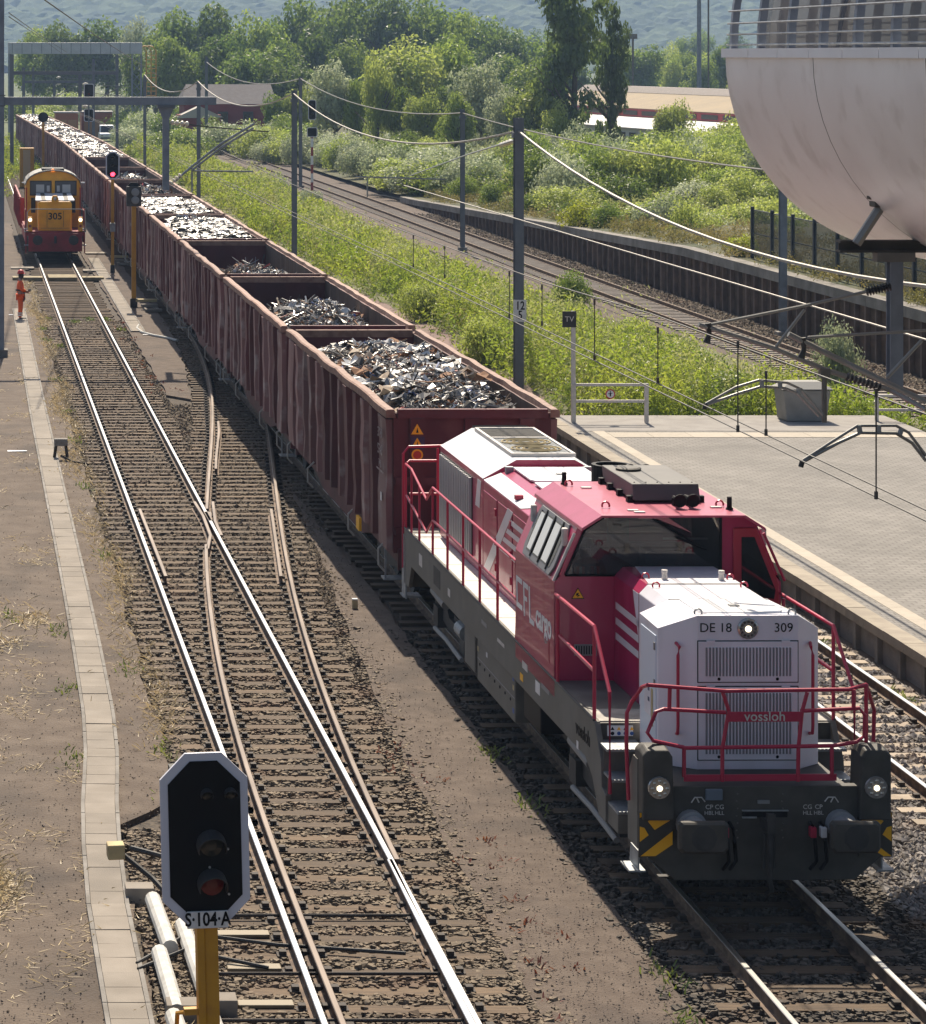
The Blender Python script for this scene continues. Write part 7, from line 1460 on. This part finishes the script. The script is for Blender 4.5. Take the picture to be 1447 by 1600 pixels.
# tall weeds between the train and the far track
def weeds(name, n, xr, yr, hr_, m, seed, leafs=13, lsize=.085, mask=None, p=2.0, zb=-.2, taper=False):
    rg = np.random.default_rng(seed); u = rg.random(n); a = 1 - p; Y = (yr[0] ** a + u * (yr[1] ** a - yr[0] ** a)) ** (1 / a); X = rg.uniform(xr[0], xr[1], n)
    if mask is not None: k = mask(X, Y, rg); X, Y = X[k], Y[k]
    nc = max(1, len(X) // 13); ci = rg.integers(0, nc, len(X)); off = rg.normal(0, 1, (len(X), 2)) * .30 * (.6 + .8 * rg.random(nc))[ci][:, None]      # sprigs stand in clumps
    X = X[:nc][ci] + off[:, 0]; Y = Y[:nc][ci] + off[:, 1]; n = len(X)
    big = .5 + .5 * np.sin(X * .9 + 2 * np.sin(Y * .21)) * np.sin(Y * .33 + 1.7 * np.sin(X * .7)); hc = (rg.random(nc) ** 1.4)[ci]
    H = (hr_[0] + (hr_[1] - hr_[0]) * (big * .45 + hc * .6)) * np.exp(-(off ** 2).sum(1) / .5) ** .5 * rg.uniform(.8, 1.15, n); H = np.maximum(H, .3)
    if taper: H *= np.clip((np.interp(Y, [76, 80, 86, 95, 300], [28, 25.6, 24.6, 24.2, 25.0]) - X) / 4.2, .18, 1)
    lean = off * .45 + rg.normal(0, .10, (n, 2)); sizes = lsize * (Y / yr[0]) ** .55
    t = np.tile(np.linspace(.12, 1, leafs), (n, 1)) + rg.normal(0, .03, (n, leafs)); sp = (.05 + .20 * (1 - t) * np.minimum(1, t * 4)) * np.sqrt(H)[:, None] * 1.4
    an = rg.uniform(0, 6.28, (n, leafs))
    P = np.stack([X[:, None] + lean[:, :1] * t * H[:, None] + np.cos(an) * sp, Y[:, None] + lean[:, 1:] * t * H[:, None] + np.sin(an) * sp, zb + t * H[:, None]], -1).reshape(-1, 3)
    N = np.stack([np.cos(an) * .8, np.sin(an) * .8, np.full_like(an, .45)], -1).reshape(-1, 3)
    V, Fc = leafcloud(P, N, np.repeat(sizes, leafs), .34, .45, rg, 1.1); ob = bigmesh(name, V, Fc, m, kind='stuff')
    return ob
def wmask(X, Y, rg): return (X > np.interp(Y, [76, 82, 92, 104, 125, 300], [16.9, 17.2, 17.3, 17.9, 17.0, 16.9]) + rg.normal(0, .25, len(X))) & (X < np.interp(Y, [76, 83, 90, 100, 112, 135, 200, 300], [26.0, 24.6, 23.6, 22.9, 22.2, 22.6, 23.6, 24.0]) + rg.normal(0, .35, len(X))) & ~((Y > 100) & (Y < 135) & (X > 22.6 + rg.normal(0, .5, len(X))))
sheet('green_verge', [(16.9, 75.6), (26.6, 75.6), (25.6, 100), (23.2, 110), (24, 140), (25.3, 300), (16.8, 300), (16.8, 125), (17.7, 104)], -.13, mat('verge_soil', (.10, .105, .04), .95, col2=(.15, .14, .06), scale=1.5, bump=.5, bscale=10), jitter=.15)
weeds('tall_weeds', 13500, (16.6, 26.6), (76.2, 290), (1.0, 2.4), L_weed, 5, 19, .072, wmask, 2.2, taper=True)
weeds('pale_weeds', 5000, (17.2, 26), (76.5, 290), (1.2, 3.0), L_weed2, 6, 20, .058, wmask, 2.2, taper=True)
weeds('green_brambles', 3600, (17, 26), (77, 280), (.6, 1.6), L_mid, 26, 18, .07, wmask, 2.1, taper=True)
weeds('dry_stems', 1500, (17, 26), (77, 280), (1.0, 2.3), L_dry, 27, 16, .045, wmask, 2.1, taper=True)
weeds('dark_weeds', 2600, (19, 26.4), (76.2, 110), (.8, 1.8), L_mid, 16, 20, .055, wmask, 2.2, taper=True)
weeds('left_weeds', 2200, (1.5, 6.6), (200, 330), (.6, 1.6), L_weed, 8, 10, .09, lambda X, Y, r: (X < 3.2) | (X > 5.9) | (Y > 225), 2.0)
weeds('bank_weeds', 9000, (32.5, 62), (112, 250), (.6, 1.7), L_weed2, 12, 15, .085, lambda X, Y, r: X > 31 + r.random(len(X)) * 6, 1.6, .85)
weeds('bank_grass', 7000, (30.8, 37), (84, 215), (.25, .8), leafmat('olive_grass', (.17, .17, .04), (.30, .24, .09), .4, .3, .25), 9, 7, .06, None, 2.0, 1.0)
for ob in [bpy.data.objects['bank_grass']]:
    co = np.empty(len(ob.data.vertices) * 3, np.float32); ob.data.vertices.foreach_get('co', co); co = co.reshape(-1, 3); co[:, 2] += np.interp(co[:, 1], [60, 118, 147, 191, 240], [1.0, .95, .3, -.7, -.9]); ob.data.vertices.foreach_set('co', co.ravel()); ob.data.update()
tree('lightbush', wpt(752, 540, 93).x, 92.5, -.15, 2.9, 1.15, 'bushy pale shrub on the reddish path left of the numbered mast', None, 'pale_shrub')
tree('midbush', 24.2, 112, -.1, 2.3, .8, 'dark green bush right of the numbered mast beside the far track', None, 'dark_shrub'); tree('silver', 26.2, 84, -.1, 3.4, .8, 'thin leafy sapling behind the grit bin under the capsule', None, 'thin_sapling'); tree('midbush', 21.0, 78.0, -.1, 2.0, 1.3, 'dark green bush behind the platform railing', None, 'dark_bush')
for k, (px, py, kd, h, r_) in enumerate(((1015, 590, 'midbush', 2.3, 1.2), (1075, 560, 'lightbush', 2.2, 1.0), (1120, 600, 'midbush', 2.0, 1.2), (1170, 585, 'lightbush', 2.1, 1.0), (930, 560, 'lightbush', 2.5, 1.1), (705, 470, 'lightbush', 2.4, 1.1), (610, 430, 'silver', 2.3, 1.2), (660, 500, 'lightbush', 2.2, 1.0), (560, 390, 'silver', 2.5, 1.3), (500, 370, 'lightbush', 2.5, 1.3), (420, 310, 'silver', 2.8, 1.5), (380, 300, 'lightbush', 2.6, 1.4), (540, 330, 'silver', 2.6, 1.3))):
    q = gpt(px, py, -.1); tree(kd, min(q.x, 22.3), q.y, -.1, h, r_, {'midbush': 'dark leafy shrub in the tall weeds by the platform end', 'lightbush': 'bright green shrub standing in the tall weeds', 'silver': 'grey green shrub standing in the tall weeds'}[kd], 'shrubs in the tall weeds, ' + {'midbush': 'dark', 'lightbush': 'bright', 'silver': 'grey'}[kd], 'weed_shrub')
# straw and small tufts on the left dirt
def blades(name, P, m, hgt, seed, flat=.3, w=.006):
    rg = np.random.default_rng(seed); n = len(P); a = rg.uniform(0, 6.28, n); L = hgt * rg.uniform(.5, 1.4, n); up = np.clip(rg.normal(flat, .3, n), .02, 1.3)
    D = np.stack([np.cos(a) * np.cos(up), np.sin(a) * np.cos(up), np.sin(up)], -1) * L[:, None]; S_ = np.stack([-np.sin(a), np.cos(a), np.zeros(n)], -1) * w * (1 + P[:, 1:2] / 60)
    V = np.stack([P - S_, P + S_, P + D * .6 + S_ * .8, P + D * np.array((1, 1, .75))], 1).reshape(-1, 3); return bigmesh(name, V, np.arange(4 * n).reshape(-1, 4), m, kind='stuff')
rg = np.random.default_rng(31); n = 14000
Y = 34 + (rg.random(n) ** 1.5) * 92; Xs = 2.95 + rg.normal(0, .16, n) + .15 * np.sin(Y * .6); ok = (.5 + .5 * np.sin(Y * .35 + 1) * np.sin(Y * .13)) + (Y > 60) * .3 > .25 + rg.random(n); blades('dry_grass', np.stack([Xs, Y, np.full(n, -.16)], -1)[ok], M_straw, .20, 3, .45, .004)
cx = rg.uniform(-2.5, 2.6, 300); cyy = 29 + rg.random(300) ** 1.5 * 70; pts = []
for a, b in zip(cx, cyy):
    k = int(rg.integers(4, 26)); pts.append(np.stack([a + rg.normal(0, .13, k), b + rg.normal(0, .22, k), np.full(k, -.145)], -1))
pts = np.concatenate(pts); blades('straw_litter', pts, M_straw, .17, 4, .12, .004)
pts = []
for a, b, k, r in ((.12, 34.3, 1500, .26), (-.25, 35.0, 900, .3), (-.1, 33.2, 500, .3), (.55, 48.5, 200, .3), (1.25, 50.5, 160, .25), (.2, 51.5, 220, .35)): pts.append(np.stack([a + rg.normal(0, r, k), b + rg.normal(0, r * 1.7, k), np.full(k, -.145)], -1))
blades('straw_heap', np.concatenate(pts), M_straw, .22, 6, .3, .006)
pts = []
for a, b in ((2.85, 57), (2.95, 41), (2.9, 38.3), (2.75, 46.5), (1.68, 49.5), (1.72, 45), (1.6, 40.5), (.85, 50.8), (.35, 52.2), (2.9, 66), (2.95, 74), (3.0, 80), (3.0, 88), (3.05, 100), (3.0, 104), (5.55, 108), (4.3, 107), (4.9, 108), (3.4, 98), (3.3, 108), (5.9, 104), (7.75, 31), (7.62, 29.6), (7.7, 41), (7.74, 38), (14.9, 44.5), (14.85, 48.5), (14.9, 51.8)): k = 42; pts.append(np.stack([a + rg.normal(0, .10, k), b + rg.normal(0, .3, k), np.full(k, -.17)], -1))
blades('green_tufts', np.concatenate(pts), leafmat('tuft_green', (.12, .17, .03), (.19, .22, .04), .4, .3, 2), .13, 7, .9, .008)
pts = []
for k in range(46): a, b = (rg.uniform(6.1, 6.9), rg.uniform(29, 42)) if k < 22 else ((5.75, 6.3)[k % 2] + rg.normal(0, .2), rg.uniform(84, 108)); q = 10; pts.append(np.stack([a + rg.normal(0, .06, q), b + rg.normal(0, .1, q), np.full(q, -.19)], -1))
blades('red_weeds', np.concatenate(pts), leafmat('reddish_weed', (.16, .045, .035), (.22, .09, .04), .3, .4, 2), .12, 8, .7, .01)

# ------------------------------------------------------------------ wooded hill and haze
gx = np.arange(-80, 1420, 5.0); gy = np.concatenate([np.arange(1500, 2300, 5.6), np.arange(2300, 3800, 8.0)]); GX, GY = np.meshgrid(gx, gy); rg = np.random.default_rng(77)
t = np.clip((GY - 1750 + .12 * GX) / 1800, 0, 1); base = 190 * t * t * (3 - 2 * t) + 16 * np.sin(GX / 190 + GY / 410) * t + 9 * np.sin(GX / 75 - GY / 140) * t
cell = 13.0; ci = np.floor(GX / cell).astype(int) + 60; cj = np.floor(GY / cell).astype(int) - 100       # tree crowns: one jittered dome per cell
JX, JY, JH = rg.random((320, 260)), rg.random((320, 260)), rg.uniform(0, 5, (320, 260)); bump = np.full(GX.shape, -9.0)
for di in (-1, 0, 1):
    for dj in (-1, 0, 1):
        a_, b_ = ci + di, cj + dj; dx = GX - (a_ - 60 + JX[a_, b_]) * cell; dy = GY - (b_ + 100 + JY[a_, b_]) * cell
        bump = np.maximum(bump, JH[a_, b_] * .7 + 4 - (dx * dx + dy * dy) * .06)
GZ = base + np.maximum(bump, -2) + rg.normal(0, .2, GX.shape) - 2
V = np.stack([GX + rg.normal(0, .6, GX.shape), GY + rg.normal(0, .6, GX.shape), GZ], -1).reshape(-1, 3); ny, nx = GX.shape; i = np.arange(ny * nx).reshape(ny, nx)
Fc = np.stack([i[:-1, :-1], i[:-1, 1:], i[1:, 1:], i[1:, :-1]], -1).reshape(-1, 4)
bigmesh('wooded_hill', V, Fc, mat('hill_forest', (.04, .07, .025), .95, col2=(.085, .125, .04), scale=.06, mix=(.38, .62), bump=.6, bscale=.7, col3=(.03, .055, .022), scale3=.012), kind='structure')
hz = MB().box(-450, 1450, -30, 3850, -1.3, 260).build('haze', None, kind='stuff')
hm = bpy.data.materials.new('haze_air'); hm.use_nodes = True; hn_ = hm.node_tree.nodes; hn_.remove(hn_['Principled BSDF'])
pv = hn_.new('ShaderNodeVolumePrincipled'); pv.inputs['Color'].default_value = (.47, .67, 1.0, 1); pv.inputs['Density'].default_value = HAZE; pv.inputs['Anisotropy'].default_value = 0.0
hm.node_tree.links.new(pv.outputs[0], hn_['Material Output'].inputs['Volume']); hz.data.materials.clear(); hz.data.materials.append(hm)
